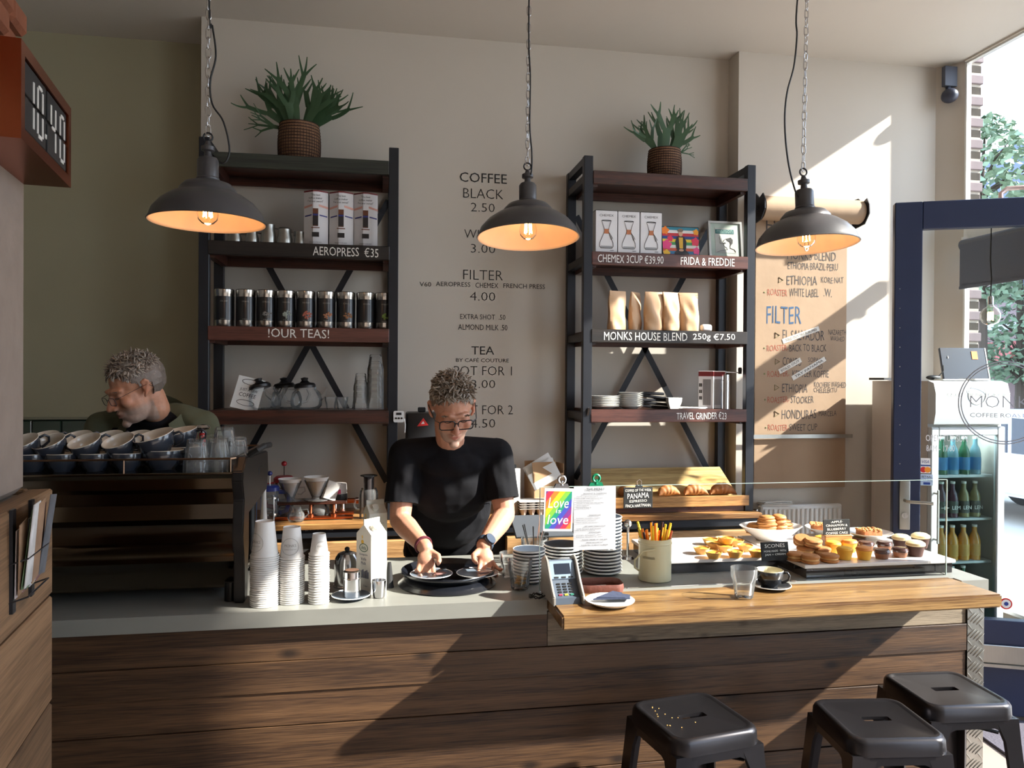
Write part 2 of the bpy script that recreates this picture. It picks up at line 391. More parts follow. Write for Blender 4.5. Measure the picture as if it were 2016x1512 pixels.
obj('door_handle', bm, M_BRUSH, door)
bm = BM(); lx, lz = on_door(1777, 1012); cyl(bm, (lx, -.026, lz), (lx, -.044, lz), .015, n=16); box(bm, lx-.0025, lx+.0025, -.048, -.043, lz-.009, lz+.009); obj('lock_cylinder', bm, M_CHROME, door)
bm = BM()
for i in range(14):
    a, b = on_door(1769, 570+i*38); ell(bm, (a, -.026, b), (.003, .002, .003), 6, 4)
obj('screw', bm, M_BRUSH, door)['kind'] = 'stuff'
bm = BM(); tube(bm, [(.50, .05, 2.55), (.50, .055, 2.60), (.53, .06, 2.625), (.60, .065, 2.628), (.70, .06, 2.615)], .012, 8); obj('closer_arm', bm, mat('pink_copper', S(214, 186, 178), .35, .5), door)
# lettering on the door glass
M_VINYL = mat('vinyl_grey', S(150, 152, 160), .6); M_VINW = mat('vinyl_white', S(232, 232, 236), .7)
def dline(bm, s, x0, x1, y0, y1, **k):
    a, za = on_door(x0, y1); b, zb = on_door(x1, y0); letters(bm, s, (a+b)/2, (za+zb)/2, b-a, zb-za, y=-.0055, **k)
bm = BM(); cx, cz = on_door(1976, 793); R = .202
for k in range(2):
    tube(bm, [(cx+(R-.012*k)*cos(2*pi*i/64), -.0055, cz+(R-.012*k)*sin(2*pi*i/64)) for i in range(64)], .0028, 4, closed=True)
letters(bm, 'MONKS', cx+.0, cz+.005, .30, .058, y=-.0055, thin=.02); letters(bm, 'COFFEE ROASTERS', cx, cz-.062, .30, .020, y=-.0055)
obj('round_logo_lettering', bm, M_VINYL, door)
bm = BM(); dline(bm, 'OPEN TUE-SUN', 1822, 1904, 857, 868, jit=.001); dline(bm, '8AM - 17:00', 1823, 1879, 877, 888, jit=.001); obj('opening_hours_lettering', bm, M_VINW, door)
def sticker(x0, x1, y0, y1, fn, base, name='sticker'):
    a, za = on_door(x0, y1); b, zb = on_door(x1, y0)
    bm = BM(); box(bm, a, b, -.0055, -.003, za, zb); s = obj(name, bm, base, door); fn(s, a, b, za, zb)
M_BLUE = mat('print_blue', S(30, 60, 140), .5); M_RED = mat('print_red', S(205, 40, 36), .5); M_ORANGE = mat('print_orange', S(240, 150, 40), .5)
def f1(s, a, b, c, d):
    bm = BM(); letters(bm, 'VISA', (a+b)/2, (c+d)/2+.002, (b-a)*.8, (d-c)*.4, y=-.0062, slant=.2); box(bm, a, b, -.006, -.0056, c, c+.006); obj('lettering', bm, M_BLUE, s)
def f2(s, a, b, c, d):
    for i, (k, mm) in enumerate(((-.22, M_RED), (.22, M_ORANGE))):
        bm = BM(); cyl(bm, ((a+b)/2+k*(b-a), -.0056, (c+d)/2), ((a+b)/2+k*(b-a), -.006-.0002*i, (c+d)/2), (d-c)*.42, n=16); obj('disc', bm, mm, s)
def f3(s, a, b, c, d):
    bm = BM(); letters(bm, 'BETAAL', (a+b)/2, c+(d-c)*.78, (b-a)*.85, (d-c)*.2, y=-.0062); obj('lettering', bm, M_INK, s)
    bm = BM(); letters(bm, 'HIER BON', (a+b)/2, c+(d-c)*.5, (b-a)*.9, (d-c)*.22, y=-.0062); box(bm, a+.012, b-.012, -.006, -.0056, c+.004, c+.016); obj('lettering', bm, M_BLUE, s)
sticker(1812, 1831, 902, 917, f1, M_PAPER); sticker(1812, 1831, 918, 931, f2, M_VINW); sticker(1812, 1836, 934, 955, f3, mat('sticker_pale_blue', S(190, 210, 235), .5))
bm = BM(); a, b = on_door(1980, 1188); cyl(bm, (a, -.003, b), (a, -.006, b), .028, n=20); st = obj('round_sticker', bm, M_RED, door)
bm = BM(); cyl(bm, (a, -.006, b), (a, -.007, b), .021, n=20); obj('disc', bm, M_PAPER, st)
bm = BM(); cyl(bm, (a, -.007, b), (a, -.008, b), .010, n=14); obj('disc', bm, M_BLUE, st)

# roller blind in the window behind the door
t = thing('roller_blind', 'grey roller blind half let down in the window behind the open door', 'blind', (3.33, 3.64, 2.20))
bm = BM(); cyl(bm, (0, -.28, .25), (0, .285, .25), .033, n=18); obj('roller', bm, mat('blind_roller', S(96, 100, 110), .7), t)
bm = BM(); box(bm, -.034, -.031, -.275, .27, 0, .25); box(bm, -.038, -.028, -.275, .27, -.006, .010); obj('blind_cloth', bm, mat('blind_cloth', S(92, 97, 110), .9, bump=.1, scale=200), t)
bm = BM(); box(bm, .0, .05, .286, .30, .21, .30); box(bm, .0, .05, -.30, -.286, .21, .30); obj('bracket', bm, M_WHITE, t)
# security camera under the lintel
t = thing('security_camera', 'dark security camera under the lintel at the window corner', 'camera', (3.335, 4.055, 3.36))
bm = BM(); box(bm, -.05, .03, -.03, .0, .05, .165); tube(bm, [(-.01, 0, .07), (-.02, -.02, .02)], .014, 8); obj('bracket', bm, mat('camera_grey', S(70, 74, 88), .5), t)
bm = BM(); ell(bm, (-.02, -.03, -.01), (.045, .05, .042), 14, 9); obj('camera_housing', bm, mat('camera_grey'if 0 else 'camera_dark', S(46, 50, 66), .4), t)

# left pillar (plaster, brick showing at the top) with timber cladding below
PA = 8.0
pil = struct('wall_pillar', (lambda b: (box(b, -.55, 0, -1.0, 0, 1.41, 2.25, bev=.015), box(b, -.55, -.025, -1.0, -.02, 2.25, CEIL), b)[2])(BM()), mat('rough_plaster', S(138, 124, 114), .95, var=.2, scale=14, bump=1.0), None)
pil.location = (-.749, 1.81, 0); pil.rotation_euler.z = radians(PA)
bm = BM(); box(bm, -.55, -.0, -1.0, -.0, 0, 1.405); obj('pillar_core', bm, M_MORT, pil)
M_BRK2 = mat('old_brick', S(122, 70, 46), .9, var=.4, scale=22, bump=1.2)
random.seed(3)
for r_ in range(20):
    for c_ in range(9):
        y1 = -.0 - c_*.108 - (.05 if r_ % 2 else 0)
        if y1 < -.95: continue
        b = BM(); j = random.uniform(-.012, .012); box(b, -.06, .004+j, y1-.098, y1-.004, 2.26+r_*.062, 2.26+r_*.062+.052, bev=.009)
        obj('brick', b, M_BRK2, pil)
for z0, z1 in ((1.185, 1.415), (.95, 1.18), (.70, .945), (.45, .695), (.2, .445), (0, .195)):
    b = BM(); box(b, .002, .05, -1.0, .012, z0, z1, bev=.004); obj('plank', b, W_CLAD, pil)
    b = BM(); box(b, -.5, .0, .002, .030, z0, z1, bev=.004); obj('plank', b, W_CLAD, pil)

# dark green tiles on the alcove wall
tl = struct('trim_tiles', (lambda b: (box(b, -3.1, -.93, 4.585, 4.6, .9, 1.425), b)[1])(BM()), mat('tile_grout', S(24, 34, 30), .8))
M_TILE = mat('green_tile', S(16, 52, 38), .12, coat=.6, var=.3, scale=5)
b = BM(); box(b, 0, .145, -.008, 0, 0, .145, bev=.003); tm = bpy.data.meshes.new('tile'); b.to_mesh(tm); b.free(); tm.materials.append(M_TILE)
for i in range(14):
    for j in range(3):
        o = bpy.data.objects.new('tile', tm); COL.objects.link(o); o.parent = tl; o.location = (-3.06+i*.15, 4.585, 1.273-j*.15)
b = BM(); box(b, -3.1, -.93, 4.57, 4.6, 1.425, 1.437); obj('tile_edging', b, mat('edging', S(140, 138, 118), .5), tl)

# radiator on the right part of the back wall
t = thing('radiator', 'white ribbed panel radiator under the brown paper roll', 'radiator', (2.40, 4.045, 0))
bm = BM()
for i in range(17): box(bm, -.235+i*.0285, -.235+i*.0285+.017, -.012, 0, .38, .93, bev=.004)
obj('rib', bm, M_WHITE, t)['kind'] = 'stuff'
bm = BM(); box(bm, -.25, .26, 0, .05, .36, .95, bev=.01); obj('panel', bm, M_WHITE, t)
bm = BM(); cyl(bm, (-.275, .02, .93), (-.275, .02, .87), .02); cyl(bm, (-.275, .02, .9), (-.25, .02, .9), .008); tube(bm, [(-.275, .02, .87), (-.275, .02, 0.0)], .008); obj('valve', bm, M_CHROME, t)
bm = BM(); box(bm, -.2, -.17, .05, .07, .5, .8); box(bm, .17, .2, .05, .07, .5, .8); obj('bracket', bm, M_WHITE, t)
bm = BM()
for i in range(3): box(bm, -.09, .09, -.04, .035, .006*i, .006*i+.004, M=T(0, 0, 0) @ RZ(6*i-4) @ RX(-3*i))
o = obj('folded_newspaper', bm, M_PAPER, None, loc=(2.245, 4.07, .954)); tag(o, 'folded newspaper lying on top of the radiator', 'newspaper')

# ---------------- outside ----------------
bm = BM(); box(bm, 3.5, 40, -20, 50, -.25, -.12); struct('ground', bm, mat('paving', S(176, 170, 160), .85, var=.1, scale=1.5))
M_FACE = mat('facade_brick', S(128, 112, 114), .9, var=.15, scale=3); M_SLT = mat('roof_slate', S(92, 102, 124), .8, var=.1)
t = thing('town_house', 'brick town house with slate mansard roof across the street', 'building', (17, 20, -.12))
bm = BM(); box(bm, 0, 6, -14, 16, 0, 6.3); obj('facade', bm, M_FACE, t)
bm = BM(); prism(bm, [(0, 6.45), (.9, 8.6), (6, 8.6), (6, 6.45)], -14, 16, 'y'); obj('roof', bm, M_SLT, t)
bm = BM(); box(bm, -.25, .1, -14, 16, 6.2, 6.45); box(bm, -.1, .05, -14, 16, 3.2, 3.4); obj('cornice', bm, mat('cornice', S(170, 176, 186), .7), t)
fr = glass('far_glass', (.3, .34, .4, 1), .3)
for yy in (-11, -8.4, -5.8, -3.2, -.6, 2, 4.6, 7.2, 9.8):
    for zz in (.7, 3.7):
        bm = BM(); rect_frame(bm, -.04, .05, yy, yy+1.2, zz, zz+2.0, .12); box(bm, -.08, -.02, yy, yy+1.2, zz+1.3, zz+1.4); w = obj('window', bm, M_WFR, t)
        bm = BM(); box(bm, -.03, -.02, yy+.12, yy+1.08, zz+.12, zz+1.88); obj('pane', bm, mat('dark_window', S(66, 74, 92), .15), w)
for yy in (-9.6, -4.4, .8, 6, 11):
    bm = BM(); box(bm, -.1, 1.2, yy, yy+1.3, 6.45, 8.0); prism(bm, [(yy-.1, 8.0), (yy+.65, 8.5), (yy+1.4, 8.0)], -.15, 1.3, 'x'); w = obj('dormer', bm, M_WFR, t)
    bm = BM(); box(bm, -.13, -.1, yy+.25, yy+1.05, 6.7, 7.8); obj('pane', bm, mat('dark_window2', S(70, 80, 98), .15), w)
bm = BM(); prism(bm, [(-1.2, 2.3), (-.02, 2.9), (-.02, 2.75), (-1.2, 2.15)], -2.5, 1.8, 'y'); obj('awning', bm, mat('awning_red', S(170, 90, 86), .7), t)
M_LEAF = mat('tree_leaves', S(112, 132, 108), .7, var=.35, scale=3); M_BARK = mat('bark', S(70, 60, 52), .9)
def tree(x, y, h, rad, label, seed, base=2.0, n=1500):
    random.seed(seed); t = thing('street_tree', label, 'tree', (x, y, -.12), group=None)
    bm = BM(); tube(bm, [(0, 0, 0), (.03, .02, h*.4), (0, .05, h*.75), (.05, 0, h*.95)], [.14, .11, .06, .02], 8)
    for i in range(26):
        a = random.uniform(0, 6.28); z = random.uniform(base, h*.85); L = rad*random.uniform(.5, .95)
        tube(bm, [(0, 0, z), (cos(a)*L*.5, sin(a)*L*.5, z+L*.35), (cos(a)*L, sin(a)*L, z+L*.5)], [.04, .022, .006], 5)
    obj('trunk', bm, M_BARK, t)
    bm = BM()
    for i in range(n):
        z = random.uniform(0, 1); rr = rad*(sin(pi*(z*.85+.1))**.6)*random.uniform(.35, 1); a = random.uniform(0, 6.28)
        p = Vector((rr*cos(a), rr*sin(a), base+z*(h-base))); d1 = Vector((random.uniform(-1, 1), random.uniform(-1, 1), random.uniform(-.6, .6))).normalized()*random.uniform(.06, .13)
        d2 = d1.cross(Vector((random.uniform(-1, 1), random.uniform(-1, 1), random.uniform(-1, 1)))).normalized()*.055
        quad(bm, p-d1, p+d2, p+d1, p-d2)
    obj('crown', bm, M_LEAF, t, ang=0)
tree(11.6, 13.2, 6.9, 1.15, 'tall green street tree seen through the window above the door', 4, 3.4, 2200)
tree(14.6, 15.4, 5.4, 1.45, 'lower bushy street tree in front of the town house', 9, 1.8, 2200)
# parked car
def carbody():
    t = thing('parked_car', 'pale parked car on the street beyond the drinks fridge', 'car', (8.6, 8.3, -.12), 92)
    P = [(-2.1, .35), (-2.05, .75), (-1.3, .85), (-.7, 1.4), (.9, 1.42), (1.6, .95), (2.1, .8), (2.12, .35)]
    bm = BM(); prism(bm, P, -.82, .82, 'y'); bmesh.ops.bevel(bm, geom=bm.edges[:], offset=.05, segments=2, affect='EDGES'); obj('car_body', bm, mat('car_paint', S(206, 208, 224), .25, coat=.6), t)
    for s in (-1, 1):
        bm = BM(); prism(bm, [(-1.1, .9), (-.62, 1.32), (.05, 1.34), (.05, .9)], s*.825, s*.835, 'y'); prism(bm, [(.12, .9), (.12, 1.34), (.82, 1.34), (1.35, .92)], s*.825, s*.835, 'y'); obj('side_window', bm, mat('car_glass', S(50, 58, 72), .1), t)
        for x in (-1.35, 1.35):
            bm = BM(); cyl(bm, (x, s*.65, .32), (x, s*.86, .32), .32, n=24); w = obj('wheel', bm, M_RUBBER, t)
            bm = BM(); cyl(bm, (x, s*.86, .32), (x, s*.87, .32), .2, n=16); obj('hubcap', bm, M_BRUSH, w)
    for s in (-1, 1):
        bm = BM(); box(bm, 2.1, 2.14, s*.5-.14, s*.5+.14, .6, .72, bev=.01); obj('headlamp', bm, M_WHITE, t)
carbody()
bm = BM(); box(bm, -.5, .4, -.3, .3, 0, .012, bev=.003); o = obj('door_mat', bm, mat('mat_grey', S(84, 82, 92), .95, bump=.8, scale=90), None, loc=(aZ(1945, 1455, 0).x+.45, aZ(1945, 1455, 0).y-.2, 0), rz=-8); tag(o, 'dark grey door mat on the pale floor behind the stools', 'mat')
# ---------------- front counter ----------------
ct = thing('counter_front', 'long shop counter clad in horizontal reclaimed brown planks', 'counter', (0, 2.45, 0))
bm = BM(); box(bm, -2.2, 2.105, .03, .60, 0, .899); obj('counter_carcass', bm, mat('carcass', S(60, 50, 40), .8), ct)
rows = [(.787, .899, (-2.2, .55)), (.787, .899, (.552, 2.105)), (.690, .785, (-2.2, 2.105)), (.586, .688, (-2.2, 2.105)),
        (.382, .583, (-2.2, 2.105)), (.200, .379, (-2.2, 2.105)), (.015, .197, (-2.2, 2.105))]
for i, (z0, z1, (x0, x1)) in enumerate(rows):
    bm = BM(); d = (0, .002, -.004, .001, -.002, -.005, 0, .002, -.003)[i]
    box(bm, x0, x1, d, .03, z0, z1, bev=.0008)
    o = obj('plank', bm, W_GREYED if i == 1 else W_COUNTER, ct)
    if i == 1: o['label'] = 'weathered grey plank under the bar top'
bm = BM(); box(bm, 2.108, 2.176, -.004, .002, .01, .899); box(bm, 2.170, 2.176, .002, .6, .01, .899); tp = obj('corner_plate', bm, M_BRUSH, ct)
bm = BM()
for i in range(15):
    zc = .035+i*.059; s = 1
    for k in range(4):
        c = Vector((2.142+(k-1.5)*.012*(1), -.005, zc+(k-1.5)*.006*-1)); a = radians(52 if i % 2 == 0 else 52)
        ell(bm, c, (.0028, .002, .022), 6, 5, R=Matrix.Rotation(a, 3, 'Y'))
    for k in range(2):
        c = Vector((2.118+k*.046, -.005, zc+.03)); ell(bm, c, (.0024, .0018, .014), 6, 5, R=Matrix.Rotation(radians(-40), 3, 'Y'))
obj('tread_ridges', bm, M_BRUSH, tp)['kind'] = 'stuff'
for z in (.86, .52, .18):
    bm = BM(); ell(bm, (2.135, -.006, z), (.006, .003, .006), 8, 5); obj('screw', bm, M_BLK, ct)
# grey worktop
M_CONC = mat('grey_worktop', S(134, 134, 128), .38, var=.1, scale=7, bump=.05, stretch=(1, 3, 3))
bm = BM(); prism(bm, [(-2.2, 2.42), (.543, 2.42), (.543, 2.46), (2.06, 2.46), (2.06, 2.42), (2.17, 2.42), (2.17, 3.075), (-2.2, 3.075)], .901, .95)
o = obj('worktop', bm, M_CONC); tag(o, 'grey stone-look worktop running along the shop counter', 'worktop')
# wood bar slab
bm = BM(); prism(bm, [(.545, 2.22), (2.052, 2.226), (2.035, 2.457), (.546, 2.457)], .911, .955)
bmesh.ops.bevel(bm, geom=bm.edges[:], offset=.006, segments=2, affect='EDGES')
o = obj('bar_slab', bm, W_BAR); tag(o, 'thick honey-coloured wooden bar top in front of the pastries', 'bar')
BZ = .955; GZ = .95

# ---------------- back counter ----------------
bc = thing('back_counter', 'low back counter with rough wooden drawer fronts and a black rail', 'counter', (0, 3.80, 0))
bm = BM(); box(bm, -1.0, 2.02, .03, .45, 0, .929); obj('carcass', bm, mat('back_carcass', S(34, 32, 32), .8), bc)
bm = BM(); box(bm, -1.0, 2.02, 0, .03, .888, .929, bev=.002); rail = obj('front_rail', bm, M_BLK, bc)
bm = BM(); a = aY(625, 1041, 3.797); letters(bm, 'TEA TOWELS', a.x, a.z, .15, .015, y=-.0015, jit=.001); a = aY(1010, 1029, 3.797); letters(bm, 'WASH/MIX BRI', a.x, a.z, .10, .013, y=-.0015, jit=.001); obj('lettering', bm, M_CHALK, rail)
for x0, x1 in ((-.62, -.40), (-.27, .16), (.64, 1.12), (1.14, 2.0)):
    bm = BM(); box(bm, x0, x1, -.012, .03, .70 if x0 != 1.14 else .62, .870, bev=.004); d = obj('drawer', bm, W_CRATE, bc)
    bm = BM(); box(bm, x0, x1, -.012, .03, .40, .69 if x0 != 1.14 else .61, bev=.004); obj('drawer', bm, W_CRATE, bc)
bm = BM(); box(bm, -1.0, 2.02, .0, .46, .93, .958, bev=.003); o = obj('back_worktop', bm, W_BACKTOP, None, loc=(0, 3.79, 0)); tag(o, 'honey-coloured plank top of the back counter', 'worktop')
BKZ = .958

# ---------------- shelving units ----------------
def shelf_unit(x0, x1, ztop, levels, labels, name_label, brace, pf=.048):
    t = thing('shelving_unit', name_label, 'shelving', ((x0+x1)/2, 3.85, BKZ)); cx = (x0+x1)/2; zb = BKZ
    for x in (x0, x1-pf):
        for y in (0, .345):
            bm = BM(); box(bm, x-cx, x-cx+pf, y, y+.04, 0, ztop-zb, bev=.002); obj('post', bm, M_BLK, t)
        for z in [ztop-.04]+[l-.055 for l in levels]:
            bm = BM(); box(bm, x-cx+.004, x-cx+pf-.004, .04, .345, z-zb, z-zb+.038); obj('side_rail', bm, M_BLK, t)
    for i, l in enumerate(levels):
        z = l-zb; L = x0-cx+pf*.9; R = x1-cx-pf*.9
        if i == 0: L = x0-cx+pf; R = x1-cx-pf
        bm = BM(); box(bm, L, R, .02, .345, z-.028, z); s = obj('shelf_board', bm, W_CHAIR, t)
        bm = BM(); box(bm, L, R, -.004, .018, z-.066, z+.002, bev=.003); lip = obj('shelf_lip', bm, labels[i][1], s); bm = BM(); box(bm, L, R, .33, .345, z-.075, z-.03); obj('back_batten', bm, W_CHAIR, s)
        for q in (L, R-.03):
            bm = BM(); box(bm, q, q+.03, .02, .33, z-.078, z-.03); obj('batten', bm, W_CHAIR, s)
        if labels[i][0]:
            bm = BM()
            for (s_, xa, xb, ya, yb, kw) in labels[i][0]:
                A = aY(xa, (ya+yb)/2, 3.846); Bq = aY(xb, (ya+yb)/2, 3.846); h = (yb-ya)/FPX*((A-CAM).dot(_f)+.1)
                letters(bm, s_, (A.x+Bq.x)/2-cx, z-.032+(kw.get('dz', 0)), abs(Bq.x-A.x), h, y=-.0055, jit=kw.get('jit', .0012), slant=kw.get('slant', 0))
            obj('lettering', bm, M_CHALK, s)
    for (ax, az), (bx, bz) in brace:
        bm = BM(); a = Vector((ax-cx, .36, az-zb)); b = Vector((bx-cx, .366, bz-zb)); d = (b-a); L_ = d.length; ang_ = atan2(d.z, d.x)
        box(bm, 0, L_, -.003, .003, -.016, .016, M=T(a.x, a.y, a.z) @ Matrix.Rotation(-ang_, 4, 'Y')); br = obj('brace', bm, M_BLK, t)
        bm = BM(); ell(bm, b-Vector((0, .004, 0)), (.008, .004, .008), 8, 5); obj('bolt', bm, M_CHROME, br)
    return t
W_BLACKLIP = wood('blackened_lip', S(20, 17, 16), S(40, 32, 28), 'x', 1.3, .45, .1, knots=0)
W_REDLIP = wood('red_brown_lip', S(58, 30, 25), S(98, 58, 48), 'x', 1.6, .4, .2, knots=.3)
W_GREENLIP = wood('flaked_green_lip', S(28, 28, 24), S(58, 62, 52), 'x', .5, .6, 0, knots=.7, knotcol=S(96, 98, 88))
LS = shelf_unit(-.843, .097, 2.805, [2.735, 2.313, 1.905, 1.502], [
    ([], W_GREENLIP), ([('AEROPRESS  €35', 616, 745, 487, 505, {})], W_BLACKLIP),
    ([('!OUR TEAS!', 528, 648, 648, 665, {'dz': .004})], W_REDLIP), ([], W_CHAIR)],
    'black steel shelving unit with dark boards holding the tea tins', [((-.76, 2.60), (.05, 1.10)), ((-.745, 1.12), (.052, 2.623))])
RS = shelf_unit(1.046, 2.000, 2.822, [2.745, 2.325, 1.922, 1.505], [
    ([], W_CHAIR), ([('CHEMEX 3CUP €39.90', 1177, 1306, 500, 516, {}), ('FRIDA & FREDDIE', 1340, 1446, 505, 520, {})], W_REDLIP),
    ([('MONKS HOUSE BLEND', 1189, 1353, 656, 672, {}), ('250g €7.50', 1364, 1447, 658, 674, {})], W_BLACKLIP), ([('TRAVEL GRINDER €23', 1332, 1430, 811, 825, {})], W_REDLIP)],
    'black steel shelving unit with dark boards holding the coffee bags', [((1.10, 2.585), (1.92, 1.10)), ((1.10, 1.10), (1.92, 2.58))])

# ---------------- menu lettering on the wall ----------------
menu = thing('wall_menu', 'black drinks menu lettering with prices on the pale wall', 'lettering', (.6, 4.248, 1.3))
LN = [('COFFEE', 905, 998, 341, 360, 0), ('BLACK', 912, 991, 372, 391, .012), ('2.50', 927, 974, 400, 417, .012), ('WHITE', 914, 988, 453, 470, .012), ('3.00', 927, 975, 481, 498, .012),
      ('FILTER', 912, 990, 532, 551, .012), ('V60', 826, 849, 555, 564, 0), ('AEROPRESS', 858, 926, 555, 564, 0), ('CHEMEX', 936, 981, 557, 567, 0), ('FRENCH PRESS', 991, 1073, 559, 568, 0),
      ('4.00', 925, 975, 575, 592, .012), ('EXTRA SHOT  .50', 906, 995, 619, 629, 0), ('ALMOND MILK .50', 902, 999, 639, 650, 0), ('TEA', 928, 973, 682, 698, 0), ('BY CAFÉ COUTURE', 898, 1002, 704, 713, 0),
      ('POT FOR 1', 894, 1008, 721, 739, .012), ('3.00', 928, 975, 748, 764, .012), ('POT FOR 2', 896, 1010, 798, 816, .012), ('4.50', 927, 975, 825, 842, .012)]
for s_, x0, x1, y0, y1, th in LN:
    a = aY(x0, y1, 4.248); b = aY(x1, y0, 4.248); bm = BM(); letters(bm, s_, (a.x+b.x)/2-.6, (a.z+b.z)/2-1.3, b.x-a.x, (y1-y0)/FPX*((a-CAM).dot(_f)), y=0, thin=th)
    obj('lettering', bm, M_INK, menu, ang=0)

# ---------------- kraft paper roll menu ----------------
M_KRAFT = mat('kraft_paper', S(168, 142, 116), .8, var=.07, scale=9, bump=.5)
kr = thing('paper_roll_menu', 'brown paper roll menu hanging on black wall brackets', 'menu', (2.43, 4.04, 2.64))
bm = BM(); cyl(bm, (-.30, 0, 0), (.315, 0, 0), .068, n=28); obj('paper_roll', bm, M_KRAFT, kr)
for x in (-.318, .322):
    bm = BM(); prism(bm, [(-.085, .03), (-.06, .07), (-.02, .05), (.02, .085), (.078, .085), (.078, -.09), (-.04, -.075), (-.085, -.02)], x-.003, x+.003, 'x'); obj('bracket', bm, M_BLK, kr)
    bm = BM(); cyl(bm, (x-.012, 0, 0), (x+.012, 0, 0), .018); obj('spindle', bm, M_BLK, kr)
bm = BM(); nx, nz = 16, 60; g = []
for j in range(nz+1):
    z = .0 - 1.60*j/nz
    g.append([bm.verts.new((-.295+.575*i/nx, .064+.0004*sin(i*1.3+j*.4), z)) for i in range(nx+1)])
for j in range(nz):
    for i in range(nx): bm.faces.new((g[j+1][i], g[j+1][i+1], g[j][i+1], g[j][i]))
obj('paper_sheet', bm, M_KRAFT, kr)
bm = BM(); z = aY(1580, 859, 4.09).z-2.64; box(bm, -.33, .315, .045, .05, z-.011, z+.011); obj('lower_bar', bm, M_BRUSH, kr)
M_KI = mat('marker_grey', S(70, 66, 66), .7); M_KR = mat('marker_red', S(166, 84, 62), .7); M_KB = mat('marker_blue', S(44, 84, 122), .7); M_KG = mat('marker_green', S(120, 128, 84), .7)
def kline(items, m):
    bm = BM()
    for s_, x0, x1, y0, y1 in items:
        a = aY(x0, y1, 4.092); b = aY(x1, y0, 4.092); letters(bm, s_, (a.x+b.x)/2-2.43, (a.z+b.z)/2-2.64, b.x-a.x, (y1-y0)/FPX*((a-CAM).dot(_f)), y=.0631, jit=.002, thin=.005)
    obj('lettering', bm, m, kr, ang=0)
kline([('ESPRESSO', 1510, 1640, 432, 458), ('MONKS BLEND', 1552, 1648, 494, 512), ('ETHIOPIA·BRAZIL·PERU', 1553, 1652, 517, 531), ('ETHIOPIA', 1551, 1611, 543, 561), ('WHITE LABEL', 1556, 1614, 568, 584), ('.W.', 1624, 1640, 568, 584),
       ('EL SALVADOR', 1543, 1625, 650, 670), ('BACK TO BLACK', 1556, 1629, 678, 692), ('CONGO', 1543, 1580, 704, 720), ('KETTLER KOFFIE', 1562, 1634, 729, 743), ('ETHIOPIA', 1542, 1592, 756, 773), ('STOOKER', 1559, 1604, 780, 794),
       ('HONDURAS', 1541, 1609, 807, 825), ('SWEET CUP', 1556, 1611, 835, 848)], M_KI)
kline([('ROASTER', 1513, 1552, 569, 582), ('ROASTER-', 1512, 1554, 679, 691), ('ROASTER-', 1513, 1556, 730, 742), ('ROASTER-', 1513, 1556, 781, 793), ('ROASTER-', 1514, 1555, 836, 848)], M_KR)
kline([('FILTER', 1511, 1580, 603, 637)], M_KB)
kline([('KORE·NAT', 1619, 1663, 545, 557), ('NAZARETH', 1633, 1668, 649, 659), ('WASHED', 1637, 1665, 662, 671), ('SOPACDI', 1593, 1628, 704, 713), ('WASHED', 1595, 1622, 716, 725), ('KOCHERE WASHED', 1605, 1668, 752, 763), ('CHELELEKTU', 1604, 1650, 764, 773), ('MARCELA', 1614, 1649, 809, 819)], M_KI)
bm = BM()
for px, py in ((1539, 551), (1532, 660), (1532, 712), (1531, 763), (1531, 815)):
    a = aY(px, py, 4.092); tube(bm, [(a.x-2.43-.012, .063, a.z-2.64-.016), (a.x-2.43-.012, .063, a.z-2.64+.016), (a.x-2.43+.016, .063, a.z-2.64)], .002, 4, closed=True)
for px, py in ((1507, 575), (1507, 685), (1507, 736), (1508, 787), (1510, 842)):
    a = aY(px, py, 4.092); ell(bm, (a.x-2.43, .063, a.z-2.64), (.005, .001, .005), 8, 4)
obj('marker_marks', bm, M_KG, kr)
M_TAPE = mat('white_tape', S(222, 216, 206), .7)
for (xa, ya, xb, yb, s_) in ((1544, 672, 1616, 646, 'SOLD OUT-TRY BURUNDI'), (1537, 732, 1580, 708, 'SOLD OUT'), (1563, 745, 1628, 706, 'TRY PANAMA')):
    a = aY(xa, ya, 4.085); b = aY(xb, yb, 4.085); d = b-a; ang_ = atan2(d.z, d.x); L_ = sqrt(d.x**2+d.z**2)
    MM = T((a.x+b.x)/2-2.43, .0618, (a.z+b.z)/2-2.64) @ Matrix.Rotation(-ang_, 4, 'Y')
    bm = BM(); box(bm, -L_/2, L_/2, 0, .001, -.014, .014, M=MM); tp = obj('tape_strip', bm, M_TAPE, kr)
    bm = BM(); letters(bm, s_, 0, 0, L_*.85, .014, M=MM, y=-.0012, jit=.001); obj('lettering', bm, M_INK, tp, ang=0)
